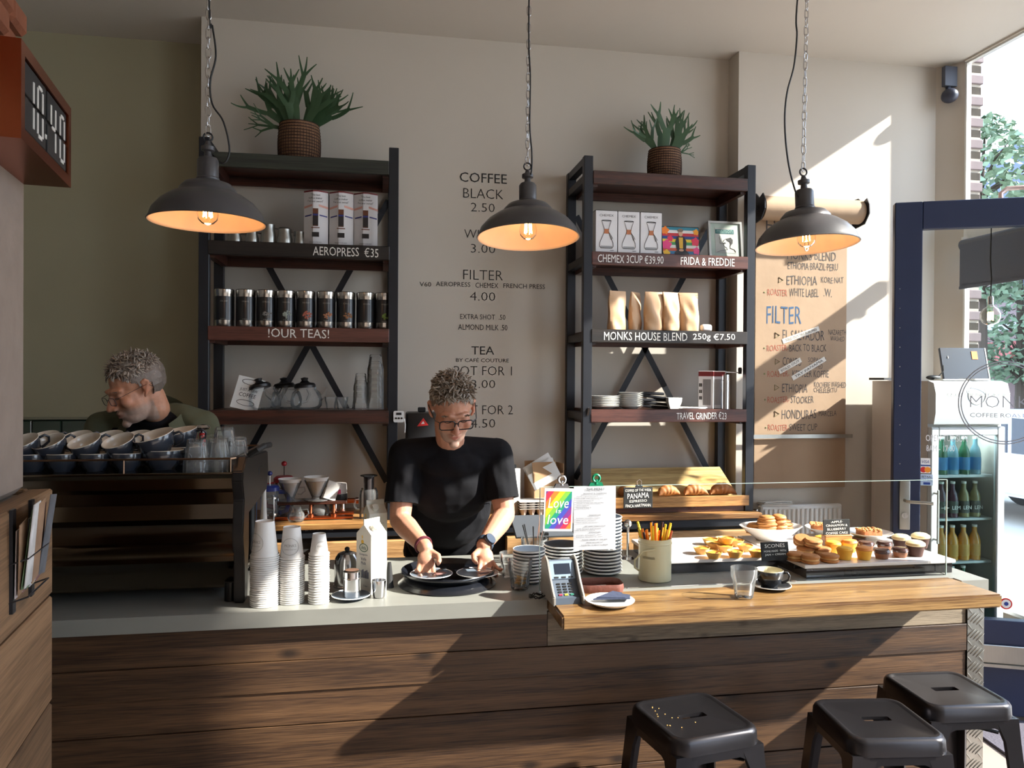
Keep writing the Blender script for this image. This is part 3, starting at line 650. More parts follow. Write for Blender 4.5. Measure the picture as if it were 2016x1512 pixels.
# ---------------- pendant lamps ----------------
M_SHADE = mat('lamp_shade_grey', S(74, 73, 76), .33, .1, var=.08); M_SHIN = mat('lamp_inside_cream', S(216, 188, 160), .6)
M_FIL = mat('filament', S(255, 190, 90), .5, emit=(1.0, .55, .18, 1), es=60, var=0)
M_BULB = glass('bulb_glass', (1, .96, .88, 1), .12)
M_CABLE = mat('black_cable', S(14, 14, 15), .5)
bm = BM(); pts = []
for i in range(16):
    a = 2*pi*i/16; pts.append((.0078*cos(a)*(1), 0, .0135*sin(a)+(.006 if sin(a) > 0 else -.006)))
tube(bm, pts, .0019, 6, closed=True); LINK = bpy.data.meshes.new('chain_link'); bm.to_mesh(LINK); bm.free(); LINK.shade_smooth(); LINK.materials.append(M_CHROME)
def pendant(c, tilt, label, cable, dia=.385, rx=0, yaw=0, chain_tilt=0, linkc=None):
    """c = centre of the rim"""
    H = .135; top = Vector((0, 0, H+.15))
    t = thing('pendant_lamp', label, 'lamp', c, group=None); R = dia/2
    TM = Matrix.Rotation(radians(yaw), 4, 'Z') @ Matrix.Rotation(radians(tilt), 4, 'Y') @ RX(rx)
    out = [(R, 0), (R+.003, .002), (R-.003, .012), (R*.94, .035), (R*.80, .065), (R*.62, .088), (R*.5, .098), (R*.485, .108), (R*.40, .125), (R*.24, .134), (.034, .137)]
    inn = [(r-.004 if i > 1 else R-.003, z-.004) for i, (r, z) in enumerate(out)][2:]
    bm = BM(); lathe(bm, out, 56, TM); obj('lamp_shade', bm, M_SHADE, t, ang=50)
    bm = BM(); lathe(bm, [(R, 0), (R-.004, .001)]+inn[0:], 56, TM); obj('shade_lining', bm, M_SHIN, t, ang=60)
    bm = BM(); lathe(bm, [(.036, .132), (.036, .142), (.033, .146), (.033, .20), (.028, .208), (.013, .212), (.011, .228), (.021, .232), (.021, .244), (.011, .248), (.007, .262), (0, .262)], 24, TM); obj('lamp_cap', bm, M_SHADE, t)
    bm = BM(); tube(bm, [(.014*cos(2*pi*i/14), 0, .275+.014*sin(2*pi*i/14)) for i in range(14)], .003, 6, closed=True, M=TM); obj('hanging_ring', bm, M_BLK, t)
    bm = BM(); cyl(bm, (0, 0, .13), (0, 0, .085), .018, n=16, M=TM); obj('bulb_socket', bm, mat('brass', S(190, 150, 90), .3, 1), t)
    bm = BM(); lathe(bm, [(.013, .085), (.018, .072), (.030, .048), (.034, .028), (.030, .010), (.018, -.002), (0, -.007)], 20, TM); b = obj('bulb', bm, M_BULB, t)
    bm = BM()
    for i in range(6):
        a = 2*pi*i/6; tube(bm, [(.011*cos(a), .011*sin(a), .070), (.014*cos(a), .014*sin(a), .018)], .0016, 5, M=TM)
    obj('filament', bm, M_FIL, b)
    ld = bpy.data.lights.new('bulb_light', 'POINT'); ld.energy = .8; ld.color = (1, .56, .30); ld.shadow_soft_size = .02
    lo = bpy.data.objects.new('bulb_light', ld); COL.objects.link(lo); lo.parent = t; lo.location = TM @ Vector((0, 0, -.012))
    # chain to the ceiling
    z0 = (TM @ Vector((0, 0, .285))); ztop = CEIL-c[2]; n = int((ztop-z0.z)/.031)+1
    for i in range(n):
        o = bpy.data.objects.new('chain_link', LINK); COL.objects.link(o); o.parent = t
        zz = z0.z+.012+i*.031
        if zz > ztop-.01: break
        o.location = (z0.x*(1-i/n), z0.y*(1-i/n), zz); o.rotation_euler = (0, radians(random.uniform(-4, 4)), radians((90 if i % 2 else 15)+random.uniform(-15, 15)))
    bm = BM(); cyl(bm, (0, 0, ztop-.03), (0, 0, ztop-.001), .04, n=20); obj('ceiling_rose', bm, M_SHADE, t)
    # cable
    P = [TM @ Vector((0, 0, .238))]
    for px, py in cable: q = aY(px, py, c[1]); P.append(q-Vector(c))
    P.append(Vector((0, 0, ztop-.02)))
    Q = []
    for i in range(len(P)-1):
        a, b_ = P[max(i-1, 0)], P[min(i+2, len(P)-1)]
        for k in range(6):
            u = k/6; p1, p2 = P[i], P[i+1]
            Q.append(.5*((2*p1)+(-a+p2)*u+(2*a-5*p1+4*p2-b_)*u*u+(-a+3*p1-3*p2+b_)*u**3))
    Q.append(P[-1]); bm = BM(); tube(bm, Q, .0032, 6); obj('cable', bm, M_CABLE, t)
    return t
c = aY(409, 439, 2.60); pendant(c, 0, 'left pendant lamp with dark grey dome shade above the espresso machine', [(438, 322), (452, 296), (440, 240), (418, 205), (414, 160), (425, 110), (418, 50), (412, 15)], .357)
c = aY(1040, 469, 2.82); pendant(c, 0, 'middle pendant lamp with dark grey dome shade in front of the wall menu', [(1046, 340), (1047, 300), (1043, 250), (1044, 150), (1041, 60)], .38, -5)
c = aY(1588, 484, 2.60); pendant(c, -1.5, 'right pendant lamp with dark grey dome shade in front of the paper roll menu', [(1572, 388), (1557, 345), (1548, 290), (1545, 230), (1550, 180), (1563, 130), (1569, 70), (1569, 10)], .361, -3)

# bare bulb hanging by the window
c = aY(1950, 622, 3.58); t = thing('bare_bulb_lamp', 'bare round filament bulb on a black cord behind the door glass', 'lamp', c)
bm = BM(); lathe(bm, [(.014, .062), (.018, .050), (.038, .036), (.050, .012), (.050, -.012), (.038, -.036), (.02, -.047), (0, -.05)], 24); obj('bulb', bm, M_BULB, t, ang=60)
bm = BM()
for i in range(6): tube(bm, [(.012*cos(i*pi/3), .012*sin(i*pi/3), .022), (.014*cos(i*pi/3), .014*sin(i*pi/3), -.024)], .0017, 5)
obj('filament', bm, M_FIL, t)
bm = BM(); lathe(bm, [(.0, .105), (.012, .105), (.015, .095), (.015, .06), (.0, .06)], 16); obj('bulb_socket', bm, M_CHROME, t)
zt = 2.50-c.z; bm = BM(); tube(bm, [(0, 0, .10), (.004, 0, .2), (-.004, 0, .3), (0, 0, zt-.05), (0, 0, zt-.001)], .0035, 6); obj('cord', bm, M_CABLE, t)
bm = BM(); box(bm, -.01, 3.372-c.x, -.008, .008, zt-.008, zt+.004); obj('wall_arm', bm, M_BLK, t)

# ---------------- copper flip clock on the pillar ----------------
ca = aY(42, 75, 1.45); cb = aY(140, 217, 1.81); dv = Vector((cb.x-ca.x, cb.y-ca.y, 0)); CWd = dv.length; cang = math.degrees(atan2(dv.y, dv.x))
zt_ = aY(42, 75, 1.45).z; zb_ = aY(40, 272, 1.45).z; CH = zt_-zb_
t = thing('wall_clock', 'copper boxed flip clock reading 10:40 fixed to the left pillar', 'clock', (ca.x, ca.y, zb_), cang)
# local x runs along the face (away from camera), face looks to -y
M_CLK = mat('clock_black', S(20, 20, 22), .5); M_DIG = mat('clock_white', S(206, 204, 200), .6)
bm = BM(); b_ = .022
box(bm, 0, CWd, 0, .098, 0, b_); box(bm, 0, CWd, 0, .098, CH-b_, CH); box(bm, 0, b_, 0, .098, b_, CH-b_); box(bm, CWd-b_, CWd, 0, .098, b_, CH-b_)
obj('clock_case', bm, M_COPPER, t)
bm = BM(); box(bm, b_, CWd-b_, .008, .095, b_, CH-b_); obj('clock_face', bm, M_CLK, t)
W_ = CWd-2*b_
for i in range(2):
    for j in range(2):
        bm = BM(); x0 = b_+.008+i*W_/2; box(bm, x0, x0+W_/2-.014, .004, .008, b_+.006+j*(CH-2*b_)/2, b_+(j+1)*(CH-2*b_)/2-.002, bev=.001); obj('flap', bm, M_SLATE, t)
bm = BM()
def seg7(cx, d, w=.034, h=.092, s=.007):
    zc = CH/2; on = {'1': 'bc', '0': 'abcdef', '4': 'bcfg'}[d]
    for k in on:
        if k in 'ag': z = zc+(h/2 if k == 'a' else 0); prism(bm, [(cx-w/2+.003, z), (cx-w/2+.008, z+s/2), (cx+w/2-.008, z+s/2), (cx+w/2-.003, z), (cx+w/2-.008, z-s/2), (cx-w/2+.008, z-s/2)], .0025, .004, 'y')
        elif k == 'd': z = zc-h/2; box(bm, cx-w/2+.006, cx+w/2-.006, .0025, .004, z-s/2, z+s/2)
        else:
            x = cx+(w/2 if k in 'bc' else -w/2); z0 = zc+.004 if k in 'bf' else zc-h/2+.003; z1 = z0+h/2-.008; box(bm, x-s/2, x+s/2, .0025, .004, z0, z1)
for cx, d in ((.038+.01, '1'), (.105, '0'), (.195+.0, '4'), (.262, '0')): seg7(b_+cx*W_/.30, d)
box(bm, b_+.138*W_/.30, b_+.146*W_/.30, .0025, .004, .05, .058)
obj('digits', bm, M_DIG, t)

# ---------------- flyer rack on the cladding ----------------
_n = Vector((cos(radians(PA)), sin(radians(PA)), 0)); _P0 = Vector((-.749, 1.81, 0))+_n*.055; _e = Vector((-sin(radians(PA)), cos(radians(PA)), 0))
def on_clad(px, py): r_ = ray(px, py); t_ = (_P0-CAM).dot(_n)/r_.dot(_n); p = CAM+r_*t_; return (p-_P0).dot(_e), p.z
_a, _b = on_clad(18, 1000), on_clad(72, 1150); FRY = (_a[0]+_b[0])/2; FRZ = _b[1]+.005; FRW = abs(_a[0]-_b[0])/2
t = thing('flyer_rack', 'black wire flyer rack filled with postcards on the left wood cladding', 'rack', (0, 0, 0))
t.parent = None; fa = Vector((-.749, 1.81, 0)); MR = Matrix.Translation(fa) @ RZ(PA)
RKM = MR @ T(.05, FRY, FRZ); t.matrix_world = RKM
bm = BM(); box(bm, 0, .006, -.07, -.05, -.02, .17); box(bm, 0, .006, .05, .07, -.02, .17)
for z in (.0, .07): tube(bm, [(0, -.07, z), (.03, -.07, z+.01), (.03, .07, z+.01), (0, .07, z)], .0018, 6)
obj('wire_frame', bm, M_BLK, t)
FC = [S(196, 190, 196), S(120, 80, 90), S(226, 222, 220), S(150, 120, 96), S(92, 96, 104), S(190, 176, 150), S(110, 140, 110)]
M_FLY = []
for i, c_ in enumerate(FC):
    M_FLY.append(mat('flyer_print_%s' % 'abcdefg'[i], c_, .5, var=.7, scale=26))
random.seed(5); k = 0
for i in range(4):
    for j in range(3):
        o = bpy.data.objects.new('x', None); bpy.data.objects.remove(o)
        bm = BM(); w = .045; h = .125
        M0 = T(.008+.005*i, -.045+j*.045, .008+.006*i) @ RX(random.uniform(-9, 9)) @ RY(1.5+1.6*i)
        box(bm, 0, .0015, -w/2, w/2, 0, h+.01*i, M=RKM @ M0)
        o = obj('postcard', bm, M_FLY[k % 7], None); k += 1
        tag(o, '%s printed postcard of the %s row in the flyer rack' % (('nearest', 'middle', 'farthest')[j], ('rear', 'second', 'third', 'front')[i]), 'postcard', 'postcards in the flyer rack')
# ---------------- things on the shelves ----------------
def on_shelf(px, level, Y=3.98): a = aY(px, 600, Y); return Vector((a.x, Y, level+.0005))
# staghorn plants in woven baskets
M_BASK = mat('woven_basket', S(120, 88, 62), .8, var=.5, scale=60, bump=.6); M_BASK2 = mat('basket_dark_weave', S(56, 34, 26), .8)
M_FERN = mat('fern_green', S(50, 80, 50), .5, var=.35, scale=14, coat=.1)
M_SOIL = mat('soil', S(40, 30, 24), .95)
def frond(bm, root, base_dir, L, w, forks, seed, droop=.0):
    rnd = random.Random(seed)
    def ribbon(p0, d, L, w0, w1, n, side, depth):
        pts = [p0.copy()]; dirs = [d.copy()]; p = p0.copy(); dd = d.copy(); curl = Vector((rnd.uniform(-.06, .06), rnd.uniform(-.06, .06), rnd.uniform(.0, .10)-droop))
        for i in range(n):
            dd = (dd+curl).normalized(); p = p+dd*L/n; pts.append(p.copy()); dirs.append(dd.copy())
        V = []
        for i, (q, e) in enumerate(zip(pts, dirs)):
            s = (side-e*side.dot(e)).normalized(); w = w0+(w1-w0)*(i/n); nrm = e.cross(s)*min(w*.18, .004)
            V.append([bm.verts.new(q-s*w), bm.verts.new(q+nrm), bm.verts.new(q+s*w), bm.verts.new(q-nrm*.5)])
        for a, b in zip(V, V[1:]):
            for k in range(4): bm.faces.new((a[k], a[(k+1) % 4], b[(k+1) % 4], b[k]))
        try: bm.faces.new(V[-1])
        except ValueError: pass
        if depth > 0:
            kf = forks if depth > 1 else rnd.choice((2, 2, 3))
            for k in range(kf):
                sp = (k/(kf-1)-.5)*2 if kf > 1 else 0
                nd = (dirs[-1]+side*sp*.55+Vector((0, rnd.uniform(-.15, .15), rnd.uniform(0, .15)))).normalized()
                ribbon(pts[-1]+side*sp*w1*.6-dirs[-1]*.006, nd, L*rnd.uniform(.55, .85), w1*.58 if depth > 1 else w1*.6, (w1*.5 if depth > 1 else .0022), 5, side, depth-1)
    side = base_dir.cross(Vector((0, -1, .15)))
    if side.length < .1: side = Vector((1, 0, 0))
    ribbon(root, base_dir, L, w*.65, w*1.15, 5, side.normalized(), 2)
def plant(px, level, R, H, label, seed, fr):
    c = on_shelf(px, level, 4.02); t = thing('potted_fern', label, 'plant', c)
    bm = BM(); n = 13; prof = [(0, 0)]
    for i in range(n):
        z = H*i/n; r = R*(.86+.14*sin(pi*(.15+.75*i/n))); prof += [(r-.003, z), (r, z+H/n*.25), (r, z+H/n*.75), (r-.003, z+H/n*.98)]
    prof += [(R*.9, H), (R*.84, H-.01), (R*.82, H*.8), (0, H*.8)]
    lathe(bm, prof, 40); bk = obj('basket', bm, M_BASK, t, ang=40)
    bm = BM()
    for i in range(n):
        z = H*(i+.98)/n; r = R*(.86+.14*sin(pi*(.15+.75*i/n)))
        tube(bm, [(r*cos(2*pi*k/36), r*sin(2*pi*k/36), z) for k in range(36)], .0022, 4, closed=True)
    for k in range(44):
        a = 2*pi*k/44
        tube(bm, [(R*(.865+.14*sin(pi*(.15+.75*j/8)))*cos(a), R*(.865+.14*sin(pi*(.15+.75*j/8)))*sin(a), H*j/8.2) for j in range(9)], .0016, 3)
    obj('weave', bm, M_BASK2, bk)['kind'] = 'stuff'
    bm = BM(); cyl(bm, (0, 0, H*.78), (0, 0, H*.9), R*.82, n=24); obj('soil', bm, M_SOIL, t)
    for i, (a, el, L, w, f) in enumerate(fr):
        d = Vector((cos(radians(a))*cos(radians(el)), sin(radians(a))*cos(radians(el)), sin(radians(el))))
        bm = BM(); frond(bm, Vector((cos(radians(a))*R*.35, sin(radians(a))*R*.35, H*.9)), d, L, w, f, seed+i*7, droop=(.05 if el < 20 else 0)); o = obj('frond', bm, M_FERN, t, ang=70)
    return t
plant(588, 2.737, .105, .20, 'staghorn fern in a round woven basket on the left shelving unit', 11,
      [(172, 50, .15, .020, 3), (180, 35, .15, .018, 2), (205, 62, .13, .024, 3), (110, 80, .14, .022, 3), (260, 82, .15, .02, 3), (60, 72, .15, .022, 3), (20, 52, .14, .022, 3), (5, 30, .15, .017, 2), (185, -2, .10, .010, 4), (320, 60, .12, .02, 3), (350, 40, .13, .018, 3), (230, 70, .12, .018, 2), (40, 60, .10, .018, 3)])
plant(1306, 2.747, .093, .175, 'staghorn fern in a taller woven basket on the right shelving unit', 40,
      [(176, 52, .11, .018, 3), (160, 60, .10, .016, 3), (110, 82, .12, .022, 2), (265, 84, .13, .022, 2), (20, 60, .12, .022, 3), (10, 46, .11, .018, 3), (60, 72, .12, .02, 2), (2, 5, .08, .006, 3), (340, 58, .11, .018, 3)])

# steel milk jugs behind the left lamp
def jug(h, r, loc, label, lid=False):
    t = thing('steel_jug', label, 'jug', loc)
    bm = BM(); prof = [(0, 0), (r*.95, 0), (r, .004), (r, h*.45), (r*.8, h*.8), (r*.84, h), (r*.82, h), (r*.78, h*.8), (0, h*.75)]
    if lid: prof = prof[:6]+[(r*.7, h+.008), (0, h+.014)]
    lathe(bm, prof, 24); obj('jug_body', bm, M_BRUSH, t)
    bm = BM(); tube(bm, [(r*.82, 0, h*.85), (r*1.5, 0, h*.8), (r*1.55, 0, h*.35), (r*.98, 0, h*.2)], .004, 6); obj('handle', bm, M_BRUSH, t)
    if not lid:
        bm = BM(); prism(bm, [(-r*.80, -.012), (-r*1.12, 0), (-r*.80, .012)], h-.02, h+.002); obj('spout', bm, M_BRUSH, t)
for px, h, r, lab, ld in ((462, .065, .034, 'small steel milk jug leftmost of the row under the left lamp', 0), (496, .075, .032, 'steel milk jug second of the row under the left lamp', 0), (528, .105, .037, 'tall steel milk jug in the middle of the jug row', 0),
                      (560, .085, .038, 'lidded steel jug fourth of the row with a wire handle', 1), (590, .075, .028, 'slim steel jug beside the coffee maker boxes', 0)):
    jug(h, r, on_shelf(px, 2.315, 3.97), lab, ld)
# coffee press boxes (hexagonal fronts)
M_CARD = mat('box_white', S(222, 220, 222), .5, var=.03); M_MAR = mat('print_maroon', S(120, 36, 40), .5); M_PBR = mat('print_brown', S(110, 64, 40), .5); M_PPK = mat('print_pink', S(214, 160, 146), .5); M_PIND = mat('print_indigo', S(52, 56, 130), .5)
def press_box(loc, label):
    t = thing('coffee_press_box', label, 'box', loc); w, h, d = .118, .275, .11
    P = [(-w/2, .02), (-.012, -.018), (.012, -.018), (w/2, .012), (w/2, d), (-w/2, d)]
    bm = BM(); prism(bm, P, 0, h); obj('box_body', bm, M_CARD, t)
    bm = BM(); prism(bm, [(a*1.005, b-.0005) for a, b in P], h-.006, h+.001); obj('box_top', bm, M_MAR, t)
    bm = BM(); y = -.0195
    def pl(m_, x0, x1, z0, z1, dy=0):
        b = BM(); box(b, x0, x1, y-.0005+dy, y+.001+dy, z0, z1); return b
    b = BM(); box(b, -.013, .013, -.0205, -.015, .10, .185); obj('printed_press', b, mat('print_dark', S(44, 40, 42), .4), t)
    b = BM(); box(b, -.013, .013, -.0207, -.015, .160, .185); obj('printed_coffee', b, M_PBR, t)
    b = BM(); box(b, -.017, .017, -.0205, -.015, .045, .068); obj('printed_cup', b, mat('print_dark', S(44, 40, 42), .4), t)
    b = BM(); box(b, -.012, .012, -.0206, -.0195, .098, .102); box(b, -.02, .02, -.0206, -.018, .088, .092); obj('printed_band', b, M_PBR, t)
    b = BM(); MMl = T(-.036, -.0015, 0) @ RZ(-38.6); MMr = T(.0375, -.004, 0) @ RZ(31)
    for M_, sgn in ((MMl, -1), (MMr, 1)):
        prism(b, [(-.026, .188), (.026, .196), (.026, .206), (-.026, .198)] if sgn < 0 else [(-.026, .196), (.026, .188), (.026, .198), (-.026, .206)], -.0015, -.0008, 'y', M=M_)
    obj('printed_swoosh', b, M_PPK, t)
    b = BM(); prism(b, [(-.020, .146), (.022, .150), (.022, .156), (-.020, .152)], -.0015, -.0008, 'y', M=MMl); prism(b, [(-.022, .150), (.020, .146), (.020, .152), (-.022, .156)], -.0015, -.0008, 'y', M=MMr)
    box(b, -.013, .013, -.0213, -.0203, .150, .158); obj('printed_ribbon', b, M_PIND, t)
    b = BM()
    for k, (s_, ww) in enumerate((('"The best', .046), ('coffee maker', .066), ("I've ever owned"+'"', .074))): letters(b, s_, 0, .252-.016*k, ww, .010, y=-.0215)
    letters(b, 'AEROPRESS COFFEE MAKER', 0, .018, .06, .004, y=-.0205)
    obj('lettering', b, M_INK, t, ang=0)
    return t
b0 = press_box(on_shelf(621, 2.315, 3.93), 'white coffee press box leftmost of three on the upper left shelf')
dup(b0, on_shelf(671, 2.315, 3.93), label='white coffee press box in the middle of three on the upper left shelf', group='coffee press boxes'); b0['group'] = 'coffee press boxes'
dup(b0, on_shelf(719, 2.315, 3.93), label='white coffee press box rightmost of three beside the steel post', group='coffee press boxes')
# tea tins
M_TIN = mat('tin_black_label', S(18, 20, 24), .35, coat=.3); M_TEAL = mat('label_pale', S(150, 150, 146), .6)
def tin(loc, label, blend, txt):
    t = thing('tea_tin', label, 'tin', loc, group='tea tins on the shelf'); r, h = .0455, .182
    bm = BM(); lathe(bm, [(0, 0), (r-.001, 0), (r, .002), (r, h*.86), (r+.001, h*.87), (r+.001, h-.003), (r-.002, h), (r-.004, h-.003), (0, h-.003)], 32); obj('tin_body', bm, M_BRUSH if 0 else mat('tin_steel', S(190, 188, 184), .22, 1), t)
    bm = BM(); lathe(bm, [(r+.0006, h*.17), (r+.0006, h*.80)], 32); s = obj('tin_label', bm, M_TIN, t)
    bm = BM()
    if blend:
        for i in range(22):
            a = random.uniform(-.42, .42); z = .062+random.uniform(-.018, .018)*cos(a*3); ell(bm, ((r+.001)*sin(a+.25), -(r+.001)*cos(a+.25), z), (.005, .002, .004), 5, 4)
        obj('printed_leaves', bm, blend, s)
    bm = BM(); V = bm
    letters(bm, txt[0], .006, .122, .034, .007, y=-r-.0008); letters(bm, txt[1], .004, .036, .026, .004, y=-r-.0008)
    for v in bm.verts:
        a = v.co.x/r; v.co.x = (r+.0012)*sin(a); v.co.y = -(r+.0012)*cos(a)
    obj('lettering', bm, M_TEAL, s, ang=0)
random.seed(12)
TN = [(442, None, ('EARL GREY', 'BLACK TEA'), 'black tea tin with plain label leftmost on the teas shelf'), (484, None, ('ORGANIC', 'TEA'), 'black tea tin with dark lettering second from left on the teas shelf'),
      (524, S(120, 116, 112), ('CEYLON', 'TEA'), 'black tea tin with grey leaves printed third from left'), (563, S(150, 160, 150), ('WHITE', 'TEA'), 'black tea tin with pale green leaves printed fourth from left'),
      (602, S(176, 96, 76), ('RED FRUIT', 'INFUSION'), 'black tea tin with red petals printed in the middle of the teas shelf'), (642, S(176, 120, 86), ('ROOIBOS', 'TEA'), 'black tea tin with orange brown leaves printed right of the middle'),
      (681, S(140, 96, 60), ('CHAI', 'TEA'), 'black tea tin with brown spices printed turned to one side'), (720, None, ('DRAGON', 'GREEN'), 'black tea tin with gold column lettering second from right'),
      (756, S(116, 140, 70), ('MINT', 'GREEN TEA'), 'black tea tin with bright green leaves printed rightmost at the post')]
for i, (px, c_, tx, lb) in enumerate(TN): tin(on_shelf(px, 1.907, 3.92), lb, mat('leaves_%s' % 'abcdefghi'[i], c_, .7, var=.5, scale=80) if c_ else None, tx)
# magazine
t = thing('magazine', 'black and white drawn magazine leaning on the lower left shelf', 'magazine', on_shelf(480, 1.504, 3.93))
bm = BM(); MM = RZ(8) @ RX(-20) @ RY(14) @ T(0, 0, .0); box(bm, -.065, .065, 0, .003, 0, .17, M=MM); obj('cover', bm, M_PAPER, t)
bm = BM(); letters(bm, 'JUST A FEW', 0, .10, .085, .018, M=MM, y=-.001); letters(bm, 'COFFEE', 0, .075, .08, .02, M=MM, y=-.001)
for zc in (.145, .035): tube(bm, [MM @ Vector((.042*cos(a*pi/8), -.001, zc+.014*sin(a*pi/8))) for a in range(16)], .0012, 4, closed=True)
obj('lettering', bm, M_INK, t, ang=0)
# glass teapots with black lids
def teapot(loc, label, rz, lidtilt=0):
    t = thing('glass_teapot', label, 'teapot', loc, rz, group='glass teapots on the lower left shelf'); t.scale = (1.22,)*3
    bm = BM(); lathe(bm, [(0, .001), (.050, .001), (.062, .015), (.064, .04), (.056, .068), (.040, .082), (.040, .092)], 28); obj('teapot_body', bm, M_CRY, t, ang=60)
    bm = BM(); lathe(bm, [(0, .088), (.043, .088), (.044, .098), (.038, .106), (.020, .110), (.012, .118), (.016, .128), (0, .132)], 20, M=RY(lidtilt)); obj('teapot_lid', bm, M_PLASTIC, t)
    bm = BM(); tube(bm, [(.040, 0, .085), (.085, 0, .085), (.098, 0, .06), (.085, 0, .03), (.062, 0, .025)], .006, 8); obj('handle', bm, M_CRY, t)
    bm = BM(); tube(bm, [(-.058, 0, .045), (-.080, 0, .06), (-.092, 0, .088)], [.013, .009, .006], 8, cap=False); obj('spout', bm, M_CRY, t)
for px, lb, rz, lt in ((523, 'round glass teapot with a tilted black lid beside the magazine', 150, 16), (565, 'round glass teapot with black lid in the middle of the three', 20, -6), (604, 'round glass teapot with black lid rightmost of the three', 160, 4)): teapot(on_shelf(px, 1.504, 3.97 if px != 565 else 4.06), lb, rz, lt)
# tumblers
def facet(bm, prof, n=9, M=None):
    lathe(bm, prof, n*2, M)
def glass_mesh(r0, r1, h, n=9):
    bm = BM(); P = [(0, .002), (r0*.9, .001), (r0, .004), (r0+(r1-r0)*.55, h*.55), (r1*.97, h*.72), (r1, h), (r1-.0022, h), (r1*.93, h*.72), (r0+(r1-r0)*.5-.003, h*.5), (r0*.9, .012), (0, .011)]
    rings = []
    m_ = 2*n
    for r, z in P:
        if r < 1e-6: rings.append([bm.verts.new((0, 0, z))]); continue
        rg = []
        for i in range(m_*2):
            a = 2*pi*i/(m_*2); k = 1-(.045 if (i//2) % 2 and .003 < z < h*.7 else 0); rg.append(bm.verts.new((r*k*cos(a), r*k*sin(a), z)))
        rings.append(rg)
    for a, b in zip(rings, rings[1:]):
        N_ = m_*2
        for i in range(N_):
            j = (i+1) % N_
            if len(a) == 1: bm.faces.new((a[0], b[j], b[i]))
            elif len(b) == 1: bm.faces.new((a[i], a[j], b[0]))
            else: bm.faces.new((a[i], a[j], b[j], b[i]))
    me = bpy.data.meshes.new('tumbler'); bm.normal_update(); bm.to_mesh(me); bm.free(); me.shade_smooth(); me.set_sharp_from_angle(angle=radians(25)); me.materials.append(M_CRY); return me
GM_S = glass_mesh(.022, .030, .062); GM_M = glass_mesh(.026, .037, .088); GM_L = glass_mesh(.030, .042, .10)
def tumbler(me, loc, label, group=None, flip=False, name='glass_tumbler', h=None):
    o = bpy.data.objects.new(name, me); COL.objects.link(o); o.location = loc
    if flip: o.rotation_euler = (pi, 0, random.uniform(0, 1)); o.location.z += h
    else: o.rotation_euler = (0, 0, random.uniform(0, 1))
    return tag(o, label, 'glass', group)
for px, Y_, h_ in ((652, 3.95, 0), (674, 3.93, 0), (688, 3.99, 0)): tumbler(GM_S, on_shelf(px, 1.504, Y_), {652: 'small clear espresso glass nearest the teapots', 674: 'small clear espresso glass between the teapots and the glass stacks', 688: 'small clear espresso glass right beside the shorter glass stack'}[px], 'small glasses on the lower left shelf', name='espresso_glass')
for k, (px, n_, me, dz) in enumerate(((711, 4, GM_M, .030), (740, 7, GM_L, .029))):
    for i in range(n_):
        p = on_shelf(px, 1.504, 3.95); p.z += dz*i+(.004 if i == n_-1 else 0); p.x += random.uniform(-.001, .001)
        tumbler(me, p, nth(i, n_, 'upturned glass', 'the %s tumbler stack' % ('short' if k == 0 else 'tall')), 'stacked tumblers on the lower left shelf', True, h=(.088 if k == 0 else .10))
# kitchen timer on the post
t = thing('kitchen_timer', 'white kitchen timer stuck on the black shelf post', 'timer', (aY(785, 819, 3.845).x, 3.847, aY(785, 828, 3.845).z))
bm = BM(); prism(bm, [(a, b+.02) for a, b in rrect(.052, .056, .008)], -.014, 0, 'y'); obj('timer_body', bm, M_WHITE, t)
bm = BM(); box(bm, -.013, .013, -.0155, -.013, .028, .040); obj('timer_display', bm, M_PLASTIC, t)
for x in (-.014, 0, .014):
    bm = BM(); cyl(bm, (x, -.0175, .012), (x, -.013, .012), .0048, n=12); obj('button', bm, M_PLASTIC, t)
bm = BM(); tube(bm, [(.028, -.004, .01), (.032, -.004, -.02), (.030, -.004, -.06)], .003, 6); obj('lanyard', bm, M_WHITE, t)

# ----- right unit -----
M_WOODB = mat('print_wood_collar', S(186, 112, 70), .5)
def carafe_box(loc, label):
    t = thing('carafe_box', label, 'box', loc, group='white carafe boxes'); w, h, d = .117, .218, .12
    bm = BM(); box(bm, -w/2, w/2, 0, d, 0, h, bev=.0015); obj('box_body', bm, M_CARD, t)
    bm = BM(); box(bm, -w/2, w/2, .001, d, h, h+.002); obj('box_top', bm, M_PLASTIC, t)
    bm = BM(); O = [(-.026, .166), (-.010, .118), (-.014, .100), (-.036, .050), (-.037, .032), (-.030, .022), (.030, .022), (.037, .032), (.036, .050), (.014, .100), (.010, .118), (.026, .166)]
    tube(bm, [(a, -.0015, b) for a, b in O], .0011, 4, closed=True); tube(bm, [(.016*cos(k*pi/6)*1.6, -.0015, .166+.003*sin(k*pi/6)) for k in range(12)], .0009, 4, closed=True)
    tube(bm, [(.012, -.0018, .105), (.020, -.0018, .085), (.026, -.0018, .066)], .0012, 4); tube(bm, [(.012, -.0018, .105), (.024, -.0018, .09), (.034, -.0018, .072)], .0012, 4)
    obj('printed_carafe', bm, M_INK, t)
    bm = BM(); prism(bm, [(-.014, .098), (.014, .098), (.011, .111), (.014, .122), (-.014, .122), (-.011, .111)], -.0022, -.001, 'y'); obj('printed_collar', bm, M_WOODB, t)
    bm = BM(); prism(bm, [(-.032, .024), (.032, .024), (.030, .034), (-.030, .034)], -.0012, -.0005, 'y'); obj('printed_base', bm, mat('print_grey', S(150, 150, 152), .5), t)
    bm = BM(); letters(bm, 'CHEMEX', 0, .193, .076, .012, y=-.0012, thin=.01); box(bm, .02, .04, -.0012, -.0008, .010, .0125); obj('lettering', bm, M_INK, t, ang=0)
    return t
